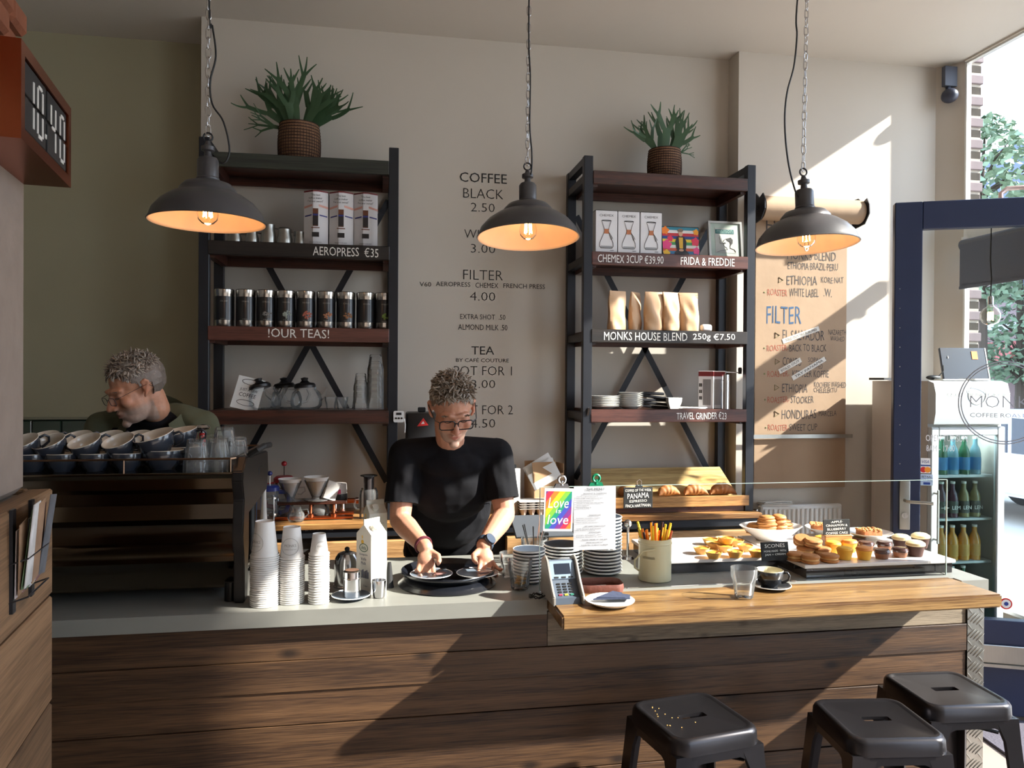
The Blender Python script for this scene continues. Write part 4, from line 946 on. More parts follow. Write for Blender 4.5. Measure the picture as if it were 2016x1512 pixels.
c0 = carafe_box(on_shelf(1193, 2.327, 3.87), 'white carafe box leftmost of three beside the steel post')
dup(c0, on_shelf(1237, 2.327, 3.87), label='white carafe box in the middle of the three'); dup(c0, on_shelf(1281, 2.327, 3.87), label='white carafe box rightmost of three beside the colourful picture')
# colourful picture of a seated woman
t = thing('colourful_picture', 'colourful striped picture of a seated woman with pink flowers', 'picture', on_shelf(1341, 2.327, 3.95))
P_ = RX(-8); bm = BM(); box(bm, -.108, .108, 0, .012, 0, .175, M=P_, bev=.002); fr_ = obj('picture_frame', bm, M_PLASTIC, t)
def pm(n_, c_): return mat('picture_'+n_, c_, .4, var=.1)
STR = [S(46, 130, 150), S(230, 226, 220), S(200, 50, 60), S(40, 70, 130), S(232, 200, 60), S(70, 150, 90), S(230, 226, 220), S(210, 90, 60), S(50, 120, 160), S(150, 60, 120)]
for i in range(10):
    bm = BM(); box(bm, -.104, .104, -.001, 0, .17-.0168*(i+1)+.0, .17-.0168*i, M=P_); obj('stripe', bm, pm('stripe_%s' % 'abcdefghij'[i], STR[i]), t)
def blob(nm, pts, c_, dy):
    bm = BM(); prism(bm, pts, -.0015-dy, -.0005, 'y', M=P_); obj(nm, bm, pm(nm, c_), t)
def circ(cx, cz, rx, rz, n=14): return [(cx+rx*cos(2*pi*k/n), cz+rz*sin(2*pi*k/n)) for k in range(n)]
for i, (cx, cz, r_, c_) in enumerate(((-.082, .07, .030, S(236, 70, 130)), (-.088, .15, .024, S(240, 130, 40)), (-.085, .022, .022, S(244, 190, 60)), (.084, .09, .026, S(230, 60, 90)), (.088, .04, .022, S(240, 80, 140)), (.09, .145, .018, S(245, 160, 40)), (-.060, .105, .018, S(226, 50, 90)))):
    bm = BM(); pts = []
    for k in range(20): rr = r_*(1 if k % 4 < 2 else .78); pts.append((max(-.104, min(.104, cx+rr*cos(k*pi/10))), max(.002, cz+rr*sin(k*pi/10))))
    prism(bm, pts, -.002, -.001, 'y', M=P_); obj('printed_flower', bm, mat('picture_flower_%s' % 'abcdefg'[i], c_, .4, var=.15), t)
blob('printed_skirt', [(-.035, .004), (.040, .004), (.044, .024), (.022, .045), (-.02, .045), (-.040, .026)], S(30, 30, 36), .001)
blob('printed_jacket', [(-.026, .045), (-.032, .09), (-.018, .118), (.018, .118), (.032, .09), (.028, .045)], S(34, 32, 34), .0015)
blob('printed_top', [(-.010, .05), (-.012, .112), (.012, .112), (.010, .05)], S(226, 176, 60), .002)
blob('printed_hands', circ(0, .040, .014, .007), S(206, 160, 130), .0025); blob('printed_face', circ(0, .134, .0125, .016), S(214, 170, 140), .002); blob('printed_hair', circ(0, .152, .016, .010), S(130, 110, 90), .0025)
# small framed drawing
t = thing('framed_drawing', 'silver framed grey drawing of a man with moustache smoking', 'picture', on_shelf(1429, 2.327, 3.93))
P_ = RX(-7); bm = BM(); box(bm, -.098, .098, 0, .018, 0, .208, M=P_, bev=.003); box(bm, -.098, -.086, -.006, 0, 0, .208, M=P_); box(bm, .086, .098, -.006, 0, 0, .208, M=P_); box(bm, -.086, .086, -.006, 0, 0, .012, M=P_); box(bm, -.086, .086, -.006, 0, .196, .208, M=P_)
obj('picture_frame', bm, M_BRUSH, t)
bm = BM(); box(bm, -.086, .086, -.001, 0, .012, .196, M=P_); obj('mount', bm, mat('mount_green', S(168, 184, 172), .5), t)
bm = BM(); box(bm, -.060, .060, -.002, -.001, .03, .170, M=P_); obj('drawing_paper', bm, mat('drawing_grey', S(176, 178, 172), .6), t)
bm = BM(); box(bm, -.058, .050, -.003, -.002, .138, .162, M=P_); tl_ = obj('title_band', bm, mat('band_teal', S(40, 96, 96), .5), t)
bm = BM(); letters(bm, 'mamon', -.004, .150, .09, .016, M=P_, y=-.004); obj('lettering', bm, mat('band_light', S(140, 176, 168), .5), tl_, ang=0)
bm = BM(); prism(bm, [(.005, .110), (.030, .118), (.042, .105), (.040, .085), (.028, .072), (.026, .092), (.010, .100)], -.0035, -.002, 'y', M=P_); prism(bm, [(-.018, .086), (-.004, .090), (.002, .084), (-.010, .081)], -.0035, -.002, 'y', M=P_)
tube(bm, [P_ @ Vector(p) for p in ((.005, -.003, .110), (-.008, -.003, .104), (-.012, -.003, .094), (-.020, -.003, .088), (-.010, -.003, .080), (-.008, -.003, .068), (.006, -.003, .060), (.010, -.003, .050), (-.03, -.003, .042), (-.052, -.003, .034))], .0009, 4)
tube(bm, [P_ @ Vector(p) for p in ((.026, -.003, .075), (.026, -.003, .058), (.05, -.003, .05), (.058, -.003, .036))], .0009, 4); tube(bm, [P_ @ Vector(p) for p in ((-.018, -.003, .082), (-.034, -.003, .085), (-.030, -.003, .10), (-.036, -.003, .115), (-.03, -.003, .125))], .0009, 4)
obj('drawn_figure', bm, M_INK, t)
# kraft coffee bags
M_BAG = mat('kraft_bag', S(206, 168, 130), .55, var=.05, bump=.1)
def bag(loc, rz, label, w=.105, h=.205, d=.055, seed=1, tilt=0):
    rnd = random.Random(seed); t = thing('coffee_bag', label, 'bag', loc, rz, group='kraft coffee bags')
    bm = BM(); nx, nz = 10, 14; F = []; Bk = []
    for side in (-1, 1):
        G = []
        for j in range(nz+1):
            v = j/nz; dep = d/2*(1-v**2.2)*(1 if v > .03 else .9); row = []
            for i in range(nx+1):
                u = i/nx*2-1; edge = (1-abs(u)**3); y = side*(dep*(.35+.65*edge)+.002)+.006*sin(u*4+v*6+seed)*(v*(1-v))*2+.004*sin(v*14+u*3)*(1-v)*edge
                ww = w/2*(1+.03*sin(v*9+seed)-.05*(1-v)*0); row.append(bm.verts.new((u*ww+tilt*v*v*.02, y, v*h)))
            G.append(row)
        for j in range(nz):
            for i in range(nx):
                q = (G[j][i], G[j][i+1], G[j+1][i+1], G[j+1][i]); bm.faces.new(q if side < 0 else q[::-1])
        F.append(G)
    A, Bq = F
    for j in range(nz):
        bm.faces.new((A[j+1][0], Bq[j+1][0], Bq[j][0], A[j][0])); bm.faces.new((A[j][nx], Bq[j][nx], Bq[j+1][nx], A[j+1][nx]))
    for i in range(nx): bm.faces.new((A[nz][i], A[nz][i+1], Bq[nz][i+1], Bq[nz][i])); bm.faces.new((A[0][i+1], A[0][i], Bq[0][i], Bq[0][i+1]))
    obj('bag_body', bm, M_BAG, t, ang=50)
    bm = BM(); box(bm, -w/2-.001+tilt*.014, w/2+.001+tilt*.014, -.006, .006, h*.875, h*.885, bev=.001); box(bm, -w/2+tilt*.017, w/2+tilt*.017, -.0045, .0045, h*.93, h*.936); obj('zip_seal', bm, M_BAG, t)
for px, rz, sd, lb, tt in ((1214, 16, 1, 'kraft coffee bag leftmost of five and turned towards the room', .3), (1250, 38, 2, 'narrow side-on kraft coffee bag second from left', .2), (1286, 4, 3, 'kraft coffee bag with a clear zip seal in the middle', .1), (1322, 12, 4, 'kraft coffee bag second from right leaning on its neighbour', -.2), (1357, -4, 5, 'brightly sunlit kraft coffee bag rightmost of five', -.3)):
    bag(on_shelf(px, 1.925, 3.895 if sd != 2 else 3.93), rz, lb, seed=sd, tilt=tt, w=.100 if sd != 2 else .085)
bm = BM(); box(bm, -.03, .03, -.02, .02, 0, .038, bev=.012, seg=3); o = obj('paper_bundle', bm, M_PAPER, None, loc=on_shelf(1390, 1.925, 3.91)); tag(o, 'small rolled white paper bundle beside the rightmost coffee bag', 'paper')
# plates on the bottom shelf
def plate_mesh(r, h, m1=None, foot=.5):
    bm = BM(); lathe(bm, [(0, .002), (r*foot, .002), (r*foot, 0), (r*(foot+.05), 0), (r*(foot+.1), .004), (r*.92, h*.8), (r, h), (r*.985, h+.001), (r*.90, h*.75+.002), (r*.62, .007), (0, .006)], 40)
    me = bpy.data.meshes.new('plate'); bm.normal_update(); bm.to_mesh(me); bm.free(); me.shade_smooth(); me.set_sharp_from_angle(angle=radians(50)); return me
PW = plate_mesh(.098, .016); PW.materials.append(M_CERW)
for k, (px, n_, Y_) in enumerate(((1188, 7, 3.97), (1242, 8, 3.96))):
    for i in range(n_):
        o = bpy.data.objects.new('plate', PW); COL.objects.link(o); p = on_shelf(px, 1.507, Y_); o.location = (p.x, p.y, p.z+i*(.0088 if k == 0 else .0105)); 
        if k: o.scale = (.72, .72, .9)
        tag(o, nth(i, n_, 'white plate', 'the %s stack on the shelf' % ('wider left' if k == 0 else 'narrower right')), 'plate', 'white plates on the lower right shelf')
M_CLOTH = mat('black_cloth', S(24, 25, 32), .9, bump=.3, scale=40)
t = thing('folded_apron', 'crumpled black cloth apron behind the small white plates', 'cloth', on_shelf(1285, 1.507, 4.03)); bm = BM(); rnd = random.Random(3)
for i in range(5):
    w = .12-.012*i; box(bm, -w, w*.75, -.05, .05, .018*i, .018*i+.016, M=RZ(rnd.uniform(-14, 14)) @ RY(rnd.uniform(0, 8)), bev=.006, seg=2)
obj('cloth', bm, M_CLOTH, t)
bm = BM(); lathe(bm, [(0, .001), (.03, 0), (.045, .03), (.048, .05), (.046, .05), (.042, .03), (.028, .004), (0, .004)], 4, M=T(0, 0, 0) @ RZ(45) @ Matrix.Diagonal((1.5, 1.0, 1.2, 1))); o = obj('white_dish', bm, M_CERW, None, loc=on_shelf(1328, 1.507, 3.93), ang=20); tag(o, 'square white porcelain dish standing by the black cloth', 'dish')
bm = BM(); box(bm, -.07, .07, -.04, .04, 0, .006, bev=.001); box(bm, -.06, .075, -.045, .035, .006, .010, M=RZ(5)); o = obj('card_stack', bm, M_PAPER, None, loc=on_shelf(1361, 1.507, 3.93)); tag(o, 'thin stack of white cards in front of the grinder boxes', 'cards')
def gbox(px, Y_, lb, rz):
    t = thing('grinder_box', lb, 'box', on_shelf(px, 1.507, Y_), rz); w, h = .078, .205
    bm = BM(); box(bm, -w/2, w/2, 0, .08, 0, h, bev=.001); obj('box_body', bm, M_CARD, t)
    bm = BM(); box(bm, -w/2-.0005, w/2+.0005, -.0006, .0805, h*.86, h*.985); obj('printed_band', bm, M_MAR, t)
    bm = BM(); box(bm, -.016, .026, -.0008, .001, .02, .160); obj('printed_grinder', bm, mat('print_steel', S(160, 158, 160), .3, .6, stretch=(60, 1, 1), var=.3), t)
    bm = BM()
    for i in range(3):
        for j in range(2): box(bm, -w/2+.004+j*.008, -w/2+.010+j*.008, -.001, 0, .05+i*.035, .068+i*.035)
    obj('printed_icons', bm, M_INK, t)
gbox(1391, 3.90, 'white and red travel grinder box left of its twin', -28); gbox(1414, 3.95, 'white and red travel grinder box right of its twin', -20)
bm = BM(); lathe(bm, [(0, 0), (.0235, 0), (.0235, .155), (.022, .157), (.022, .185), (.0, .188)], 24); t = thing('hand_grinder', 'slim steel hand grinder tube at the right end of the shelf', 'grinder', on_shelf(1429, 1.507, 3.895)); obj('grinder_body', bm, M_CHROME, t)
bm = BM(); tube(bm, [(0, 0, .185), (0, 0, .2), (.06, 0, .198), (.085, 0, .196)], .003, 6); obj('crank_arm', bm, M_CHROME, t); bm = BM(); lathe(bm, [(0, .19), (.009, .19), (.011, .215), (.008, .225), (0, .226)], 12, cx=.085); obj('crank_knob', bm, M_PLASTIC, t)
# bulldog clip on the post
def bulldog(loc, col, label, rz=0, sc=1.0, tilt=0):
    t = thing('bulldog_clip', label, 'clip', loc, rz); t.rotation_euler.y = radians(tilt)
    bm = BM(); prism(bm, [(-.028*sc, 0), (.028*sc, 0), (.020*sc, .018*sc), (-.020*sc, .018*sc)], -.006*sc, .006*sc, 'y'); obj('clip_jaw', bm, col, t)
    bm = BM(); tube(bm, [(0+.012*sc*cos(a*pi/8), -.004*sc, .032*sc+.012*sc*sin(a*pi/8)) for a in range(16)], .0045*sc, 6, closed=True); cyl(bm, (0, 0, .012*sc), (0, 0, .028*sc), .008*sc); obj('clip_ring', bm, col, t)
    return t
M_GRNCL = mat('clip_green', S(20, 130, 90), .3, .3)
bulldog((aY(1158, 806, 3.84).x, 3.835, 1.495), M_CHROME, 'small silver clip on the shelf post beside the plates', 90, .8, 60)
# tilted pastry display box on the back counter
t = thing('pastry_display', 'slanted wooden pastry display box under the right shelving unit', 'display box', (1.545, 3.86, BKZ+.0005))
bm = BM(); prism(bm, [(.0, .040), (.29, .205), (.29, .190), (.012, .030)], -.43, .40, 'x'); d = obj('slanted_back', bm, W_GREEN, t)
bm = BM(); box(bm, -.43, .43, -.012, .004, .03, .085, bev=.002); obj('front_ledge', bm, W_BACKTOP, t)
bm = BM(); box(bm, -.43, .43, 0, .30, 0, .030, bev=.002); obj('base_board', bm, W_CHAIR, t)
bm = BM(); box(bm, -.43, .40, .10, .21, .0305, .036); bmesh.ops.delete(bm, geom=bm.verts[:], context='VERTS'); bm.free()
for k, (z, cc) in enumerate(((.098, S(96, 136, 110)), (.128, S(120, 150, 120)))):
    bm = BM(); yy = (z-.04)/.165*.29; box(bm, -.15+.05*k, .36-.06*k, yy, yy+.018, z+.0015, z+.012, M=None); 
    bmesh.ops.delete(bm, geom=bm.verts[:], context='VERTS'); bm.free()
M_CROI = mat('croissant', S(170, 108, 56), .6, var=.4, scale=40, bump=.5)
def croissant(loc, rz, label, s=1.0, group='pastries in the slanted display box', name='croissant'):
    bm = BM(); P = []; Rr = []; N_ = 26
    for i in range(N_+1):
        u = i/N_*2-1; a = u*1.15; env = max(.12, (1-abs(u)**1.8)); ridge = 1+.16*abs(sin(u*9.5))
        P.append((.062*s*sin(a)*1.12, .035*s*(1-cos(a))*-1.2, .022*s*env*1.15)); Rr.append(.026*s*env*ridge)
    tube(bm, P, Rr, 14); me = obj(name, bm, M_CROI, None, ang=60, loc=loc, rz=rz); return tag(me, label, 'pastry', group)
for px, rz, lb, s_ in ((1226, 80, 'croissant half hidden behind the paper menu', .95), (1313, 10, 'flat almond croissant behind the coffee of the week board', 1.05), (1366, 4, 'ridged croissant in the middle right of the display box', 1.1), (1420, -4, 'ridged croissant at the right end of the display box', 1.15)):
    croissant(Vector((aY(px, 985, 3.93).x, 3.925, BKZ+.085)), rz, lb, s_*1.0)
# ---------------- things on the grey worktop ----------------
def og(px, py, z=GZ): a = aZ(px, py, z); return Vector((a.x, a.y, z+.0005))
M_CUPP = mat('paper_cup', S(228, 226, 222), .6, var=.02)
def cup_mesh(r0, r1, h):
    bm = BM(); lathe(bm, [(0, .004), (r0-.001, .004), (r0, 0), (r1-.002, h-.004), (r1+.0015, h-.005), (r1+.0025, h-.002), (r1+.001, h), (r1-.003, h-.001), (r0-.003, .008), (0, .007)], 36)
    me = bpy.data.meshes.new('paper_cup'); bm.normal_update(); bm.to_mesh(me); bm.free(); me.shade_smooth(); me.set_sharp_from_angle(angle=radians(40)); me.materials.append(M_CUPP); return me
M_LOGO = mat('logo_grey', S(150, 146, 140), .6)
for px, py, r0, r1, h, n_, step, which in ((517, 1198, .0285, .0425, .108, 24, .0067, 'largest left stack of paper cups'), (571, 1192, .0265, .0385, .098, 22, .0067, 'middle stack of paper cups'), (626, 1191, .020, .0305, .066, 20, .0080, 'smallest right stack of paper cups')):
    me = cup_mesh(r0, r1, h); base = og(px, py); base.y += r1; H_ = None
    for i in range(n_):
        o = bpy.data.objects.new('paper_cup', me); COL.objects.link(o); o.rotation_euler = (pi, 0, random.uniform(0, 6))
        o.location = (base.x+random.uniform(-.0006, .0006), base.y+random.uniform(-.0006, .0006), base.z+h+i*step); tag(o, nth(i, n_, 'white cup', 'the '+which), 'cup', 'cups in the '+which)
    if 1:   # round logo printed on the top cup
        zc = base.z+(n_-1)*step+h*.42; rr = r0+(r1-r0)*.58; R_ = h*.26; a0 = {0: .0}.get(0, 0)
        bm = BM(); ph = -.75 if r1 > .04 else (-.05 if r1 > .035 else .35); tl_ = (r1-r0)/h
        def cyv(u, v): a = ph+u/rr; rad = rr+.0022-(v)*tl_; return Vector((rad*sin(a), -rad*cos(a), v))
        tube(bm, [cyv(R_*cos(k*pi/16), R_*sin(k*pi/16)) for k in range(32)], .0006, 4, closed=True)
        b2 = BM(); letters(b2, 'MONKS', 0, .003, R_*1.4, R_*.32); letters(b2, 'COFFEE ROASTERS', 0, -R_*.35, R_*1.4, R_*.14)
        for v in b2.verts: v.co = cyv(v.co.x, v.co.z)
        md = bpy.data.meshes.new('q'); b2.to_mesh(md); b2.free(); bm.from_mesh(md); bpy.data.meshes.remove(md)
        for v in bm.verts: v.co.z *= 1
        o.rotation_euler = (pi, 0, 0)
        p = obj('printed_logo', bm, M_LOGO, o, ang=0); p.matrix_parent_inverse = o.matrix_basis.inverted(); p.location = (o.location.x, o.location.y, zc)
# steel cloche
b = og(682, 1162); b.y += .05
t = thing('steel_canister', 'polished steel domed canister behind the cocoa shaker', 'canister', b)
bm = BM(); lathe(bm, [(0, 0), (.046, 0), (.046, .006), (.043, .008), (.043, .075), (.040, .098), (.030, .113), (.012, .120), (0, .121)], 32); obj('canister_body', bm, M_CHROME, t)
bm = BM(); ell(bm, (0, 0, .127), (.009, .009, .008)); obj('lid_knob', bm, M_PLASTIC, t)
# saucer + shaker
M_SAU = plate_mesh(.062, .012); M_SAU.materials.append(M_CERG); M_SRIM = mat('saucer_rim', S(240, 240, 238), .25, coat=.3)
def saucer(loc, label, group=None, r=.062, name='saucer', top=mat('saucer_top', S(104, 114, 126), .35, var=.04), sc=1):
    t = thing(name, label, 'saucer', loc, group=group)
    bm = BM(); lathe(bm, [(0, .002), (r*.5, .002), (r*.5, 0), (r*.55, 0), (r*.6, .004), (r*.92, .010), (r*.985, .0125), (r*.90, .0122), (r*.62, .007), (0, .006)], 40); obj('dish', bm, top, t, ang=50)
    bm = BM(); tube(bm, [(r*.985*cos(k*pi/20), r*.985*sin(k*pi/20), .0125) for k in range(40)], .0014, 6, closed=True); obj('rim', bm, M_SRIM, t)
    return t
b = og(691, 1178); saucer(b, 'slate grey saucer with pale rim under the cocoa shaker', r=.062)
t = thing('cocoa_shaker', 'steel cocoa shaker standing on a grey saucer', 'shaker', (b.x+.003, b.y, b.z+.0075))
bm = BM(); lathe(bm, [(0, 0), (.029, 0), (.029, .055), (.0295, .056), (.0295, .060), (.028, .061), (.028, .080), (.024, .083), (0, .084)], 32); obj('shaker_body', bm, M_CHROME, t)
bm = BM(); lathe(bm, [(.0, .0845), (.022, .0845)], 24); obj('cocoa_top', bm, mat('cocoa', S(96, 66, 48), .9), t)
# milk carton
b = og(731, 1168); M_CTN = mat('carton_white', S(226, 224, 214), .45, var=.02); b.y += .03
t = thing('milk_carton', 'tall white milk carton with round green logo', 'carton', b, 44)
bm = BM(); w = .0475; h = .195; hw = w*.74
box(bm, -hw, hw, -hw, hw, 0, h)
V = [bm.verts.new(p) for p in ((-hw, -hw, h), (hw, -hw, h), (hw, hw, h), (-hw, hw, h), (-hw, 0, h+.032), (hw, 0, h+.032), (-hw, 0, h+.046), (hw, 0, h+.046))]
for q in ((0, 1, 5, 4), (2, 3, 4, 5), (1, 2, 5), (3, 0, 4)): bm.faces.new([V[i] for i in q])
box(bm, -hw, hw, -.0015, .0015, h+.030, h+.048); obj('carton_body', bm, M_CTN, t, ang=20)
bm = BM(); cyl(bm, (-.008, -hw*.45, h+.014), (-.008, -hw*.62-.008, h+.026), .0125, n=18); obj('screw_cap', bm, M_CTN, t)
M_GRN = mat('logo_green', S(24, 92, 60), .5); M_YEL = mat('logo_yellow', S(226, 180, 60), .5)
L_ = T(-hw, 0, 0) @ RZ(-90)  # left face, reads towards -x
bm = BM(); MM = L_
tube(bm, [MM @ Vector((.019*cos(k*pi/12), -.0008, .150+.013*sin(k*pi/12))) for k in range(24)], .0011, 4, closed=True); letters(bm, 'Arla', 0, .150, .022, .012, M=MM, y=-.001); obj('logo_lettering', bm, M_GRN, t, ang=0)
bm = BM(); ell(bm, MM @ Vector((-.006, -.0005, .169)), (.001, .006, .007)); tube(bm, [MM @ Vector((-.006, -.0006, .180)), MM @ Vector((-.007, -.0006, .190))], .002, 4); obj('printed_flower', bm, M_YEL, t)
bm = BM(); letters(bm, 'Biologische', 0, .127, .038, .008, M=MM, y=-.001); letters(bm, 'Volle', 0, .113, .026, .010, M=MM, y=-.001); letters(bm, 'Melk', 0, .099, .024, .010, M=MM, y=-.001)
for k in range(7): box(bm, -.016+.006*k, -.013+.006*k, -.001, 0, .05, .072+.003*(k % 3), M=MM)
letters(bm, '1 liter', .01, .025, .02, .006, M=MM, y=-.001); obj('lettering', bm, mat('print_navy', S(40, 52, 88), .5), t, ang=0)
bm = BM(); box(bm, -.010, -.004, -hw-.001, -hw, .150, .160); letters(bm, 'vers 21.06', .012, .157, .02, .004, y=-hw-.001); obj('printed_date', bm, M_LOGO, t, ang=0)
b2 = dup(t, og(738, 1120)+Vector((.0, .10, 0)), 20, 'second milk carton half hidden behind the front carton')
# small steel cup and espresso glass beside the carton
b = og(741, 1174); t = thing('steel_beaker', 'small shiny steel beaker in front of the milk carton', 'beaker', (b.x+.008, b.y-.012, b.z))
bm = BM(); lathe(bm, [(0, .001), (.018, .001), (.019, .003), (.0235, .056), (.0225, .056), (.018, .006), (0, .005)], 28); obj('beaker_body', bm, M_CHROME, t)
b = og(763, 1158); t = thing('black_tamper', 'dark tapered rubber cone standing behind the steel beaker', 'cone', (b.x+.006, b.y+.01, b.z)); bm = BM(); lathe(bm, [(0, 0), (.016, 0), (.014, .01), (.009, .06), (.006, .085), (0, .086)], 18); obj('cone_body', bm, M_RUBBER, t)
# two black round trays
def tray(loc, label, r=.165):
    t = thing('round_tray', label, 'tray', loc, group='round black trays')
    bm = BM(); lathe(bm, [(0, 0), (r*.86, 0), (r*.93, .012), (r*.985, .016), (r, .021), (r*.985, .025), (r*.95, .020), (r*.90, .014), (r*.85, .005), (0, .004)], 64); obj('tray_body', bm, mat('tray_black', S(22, 24, 30), .25, coat=.3), t, ang=70)
    return t
tb = og(881, 1150); tb.y += .012
bm = BM(); lathe(bm, [(.0, 0), (.168, 0), (.170, .004), (.160, .012), (.148, .024), (0, .024)], 64); o = obj('round_tray', bm, mat('tray_black', S(22, 24, 30), .25, coat=.3), None, ang=60, loc=(tb.x, tb.y, tb.z)); tag(o, 'lower upturned black tray under the serving tray', 'tray')
tray((tb.x+.002, tb.y+.004, tb.z+.0245), 'upper round black serving tray holding two saucers', .163)
TZ = GZ+.0305
def spoon(loc, rz, label, group='teaspoons', L=.115, tilt=0):
    bm = BM(); tube(bm, [(-L*.5, 0, .0022), (L*.22, 0, .004)], [.0028, .0018], 6, sy=.5); ell(bm, (L*.34, 0, .0035), (L*.15, .011, .0025), 14, 7)
    o = obj('teaspoon', bm, M_CHROME, None, loc=loc); o.rotation_euler = (0, radians(tilt), radians(rz)); return tag(o, label, 'spoon', group)
sa = og(849, 1136, TZ); sa.y -= 0; saucer(sa, 'grey saucer with pale rim under the hand on the left side of the tray', r=.073)
sb = og(940, 1134, TZ); saucer(sb, 'grey saucer with pale rim at the right side of the tray', r=.073)
spoon((sa.x+.025, sa.y+.005, sa.z+.015), 60, 'steel teaspoon on the left saucer of the tray'); spoon((sb.x+.0, sb.y+.02, sb.z+.015), 150, 'steel teaspoon on the right saucer of the tray')
for s_, dx, lb in ((sa, .045, 'small wrapped biscuit on the left saucer of the tray'), (sb, .03, 'small wrapped biscuit on the right saucer of the tray')):
    bm = BM(); box(bm, -.018, .018, -.011, .011, 0, .007, bev=.003, seg=2); box(bm, -.024, .024, -.009, .009, .003, .0045); o = obj('wrapped_biscuit', bm, mat('wrapper', S(130, 92, 84), .35), None, loc=(s_.x+dx*.6, s_.y-.02, s_.z+.0125), rz=20); tag(o, lb, 'biscuit')
# glass of coins and stacks of saucers
b = og(1027, 1165); b.y += .035; tumbler(GM_L, (b.x, b.y, b.z), 'faceted tip glass with coins standing before the saucers', name='tip_glass'); M_COIN = mat('coin_brass', S(190, 150, 80), .35, .9, var=.3, scale=40)
rnd = random.Random(2)
for i in range(14):
    bm = BM(); cyl(bm, (0, 0, -.001), (0, 0, .001), .0105, n=18); o = obj('coin', bm, M_COIN, None, loc=(b.x+rnd.uniform(-.012, .012), b.y+rnd.uniform(-.012, .012), b.z+.0145+.0020*i)); o.rotation_euler = (rnd.uniform(-.3, .3), rnd.uniform(-.3, .3), 0); tag(o, 'brass coin in the tip glass', 'coin', 'coins in the tip glass')
b = og(1008, 1143); b.y += .05; tumbler(GM_M, (b.x, b.y, b.z), 'empty faceted glass behind the coin glass', name='glass_tumbler')
def stack(px, py, r, n_, step, what, mesh_, dy=0):
    b = og(px, py); b.y += dy
    for i in range(n_):
        o = bpy.data.objects.new('saucer', mesh_); COL.objects.link(o); o.location = (b.x+random.uniform(-.001, .001), b.y+random.uniform(-.001, .001), b.z+i*step); tag(o, nth(i, n_, 'slate saucer', what), 'saucer', 'saucers in '+what)
    return b, b.z+n_*step
def smesh(r):
    bm = BM(); lathe(bm, [(0, .002), (r*.55, .002), (r*.55, 0), (r*.6, 0), (r*.65, .003), (r*.86, .0060)], 44, m=0); lathe(bm, [(r*.86, .0060), (r*.985, .0098), (r*1.005, .0130), (r*.985, .0152), (r*.95, .0142)], 44, m=1); lathe(bm, [(r*.95, .0142), (r*.65, .008), (0, .007)], 44, m=0)
    bmesh.ops.remove_doubles(bm, verts=bm.verts[:], dist=1e-5)
    me = bpy.data.meshes.new('saucer'); bm.normal_update(); bm.to_mesh(me); bm.free(); me.shade_smooth(); me.set_sharp_from_angle(angle=radians(50)); me.materials.append(mat('saucer_underside', S(66, 76, 90), .3)); me.materials.append(M_SRIM); return me
S1 = smesh(.058); S2 = smesh(.072); S3 = smesh(.071)
random.seed(21)
stack(1045, 1150, .058, 10, .0112, 'the low stack behind the tip glass', S1, .035)
b_, zt_ = stack(1114, 1135, .072, 9, .0118, 'the middle stack behind the card terminal', S2, .045)
b3, z3 = stack(1192, 1133, .071, 17, .0122, 'the tall stack behind the paper menu', S3, .04)
# black cutlery holder, tongs bowl, tablet
bm = BM(); t = thing('cutlery_jar', 'glass jar of tongs and cutlery behind the saucer stacks', 'jar', og(1064, 1120)+Vector((0, .12, 0)))
bm = BM(); lathe(bm, [(0, 0), (.045, 0), (.052, .09), (.050, .09), (.043, .005), (0, .004)], 28); obj('jar_body', bm, M_CRY, t)
rnd = random.Random(9)
for i in range(7):
    bm = BM(); a = rnd.uniform(0, 6.28); tube(bm, [(.01*cos(a), .01*sin(a), .006), (.045*cos(a), .045*sin(a), .13+rnd.uniform(0, .03))], [.002, .005], 6, sy=.5); o = obj('tongs', bm, M_CHROME if i % 2 else M_PLASTIC, None, loc=t.location); tag(o, 'steel tong handle in the glass jar' if i % 2 else 'black tong handle in the glass jar', 'tongs', 'steel tongs in the jar' if i % 2 else 'black tongs in the jar')
t = thing('till_screen', 'dark flat till screen tilted up behind the saucers', 'screen', (aY(1075, 1070, 3.0).x, 3.02, GZ+.0005), 0)
bm = BM(); box(bm, -.12, .12, -.006, .006, 0, .16, M=T(0, 0, .075) @ RX(-68), bev=.003); obj('screen_panel', bm, mat('screen_grey', S(80, 84, 90), .3), t); bm = BM(); box(bm, -.05, .05, -.03, .05, 0, .01); box(bm, -.015, .015, 0, .02, .01, .09); obj('stand', bm, M_PLASTIC, t)
# card terminal
M_TERM = mat('terminal_grey', S(74, 84, 98), .45); M_TERML = mat('terminal_face', S(122, 140, 160), .4)
b = og(1118, 1192, BZ)
t = thing('card_terminal', 'grey card payment terminal on the left end of the bar top', 'terminal', (b.x+.003, b.y+.01, BZ+.0005), 3)
P = [(-.002, 0), (.13, 0), (.135, .03), (.12, .105), (.085, .122), (.050, .060), (.012, .022), (0, .02)]
for s in (-1, 1):
    bm = BM(); Q = [(-.014, .0), (.13, 0), (.14, .03), (.128, .12), (.095, .135), (.070, .122), (.030, .07), (.004, .042), (-.014, .026)]
    prism(bm, Q, s*.048-(.005), s*.048+.005, 'x'); bmesh.ops.bevel(bm, geom=bm.edges[:], offset=.003, segments=2, affect='EDGES'); obj('side_shell', bm, M_BRUSH if 0 else mat('terminal_silver', S(170, 168, 164), .3, .5), t)
bm = BM(); prism(bm, P, -.045, .045, 'x'); obj('terminal_body', bm, M_TERM, t)
SL = T(0, .050, .060) @ RX(60.5)      # upper slope local frame: x right, y up the slope
bm = BM(); box(bm, -.042, .042, .006, .066, .0, .004, M=SL, bev=.002); obj('face_plate', bm, M_TERML, t)
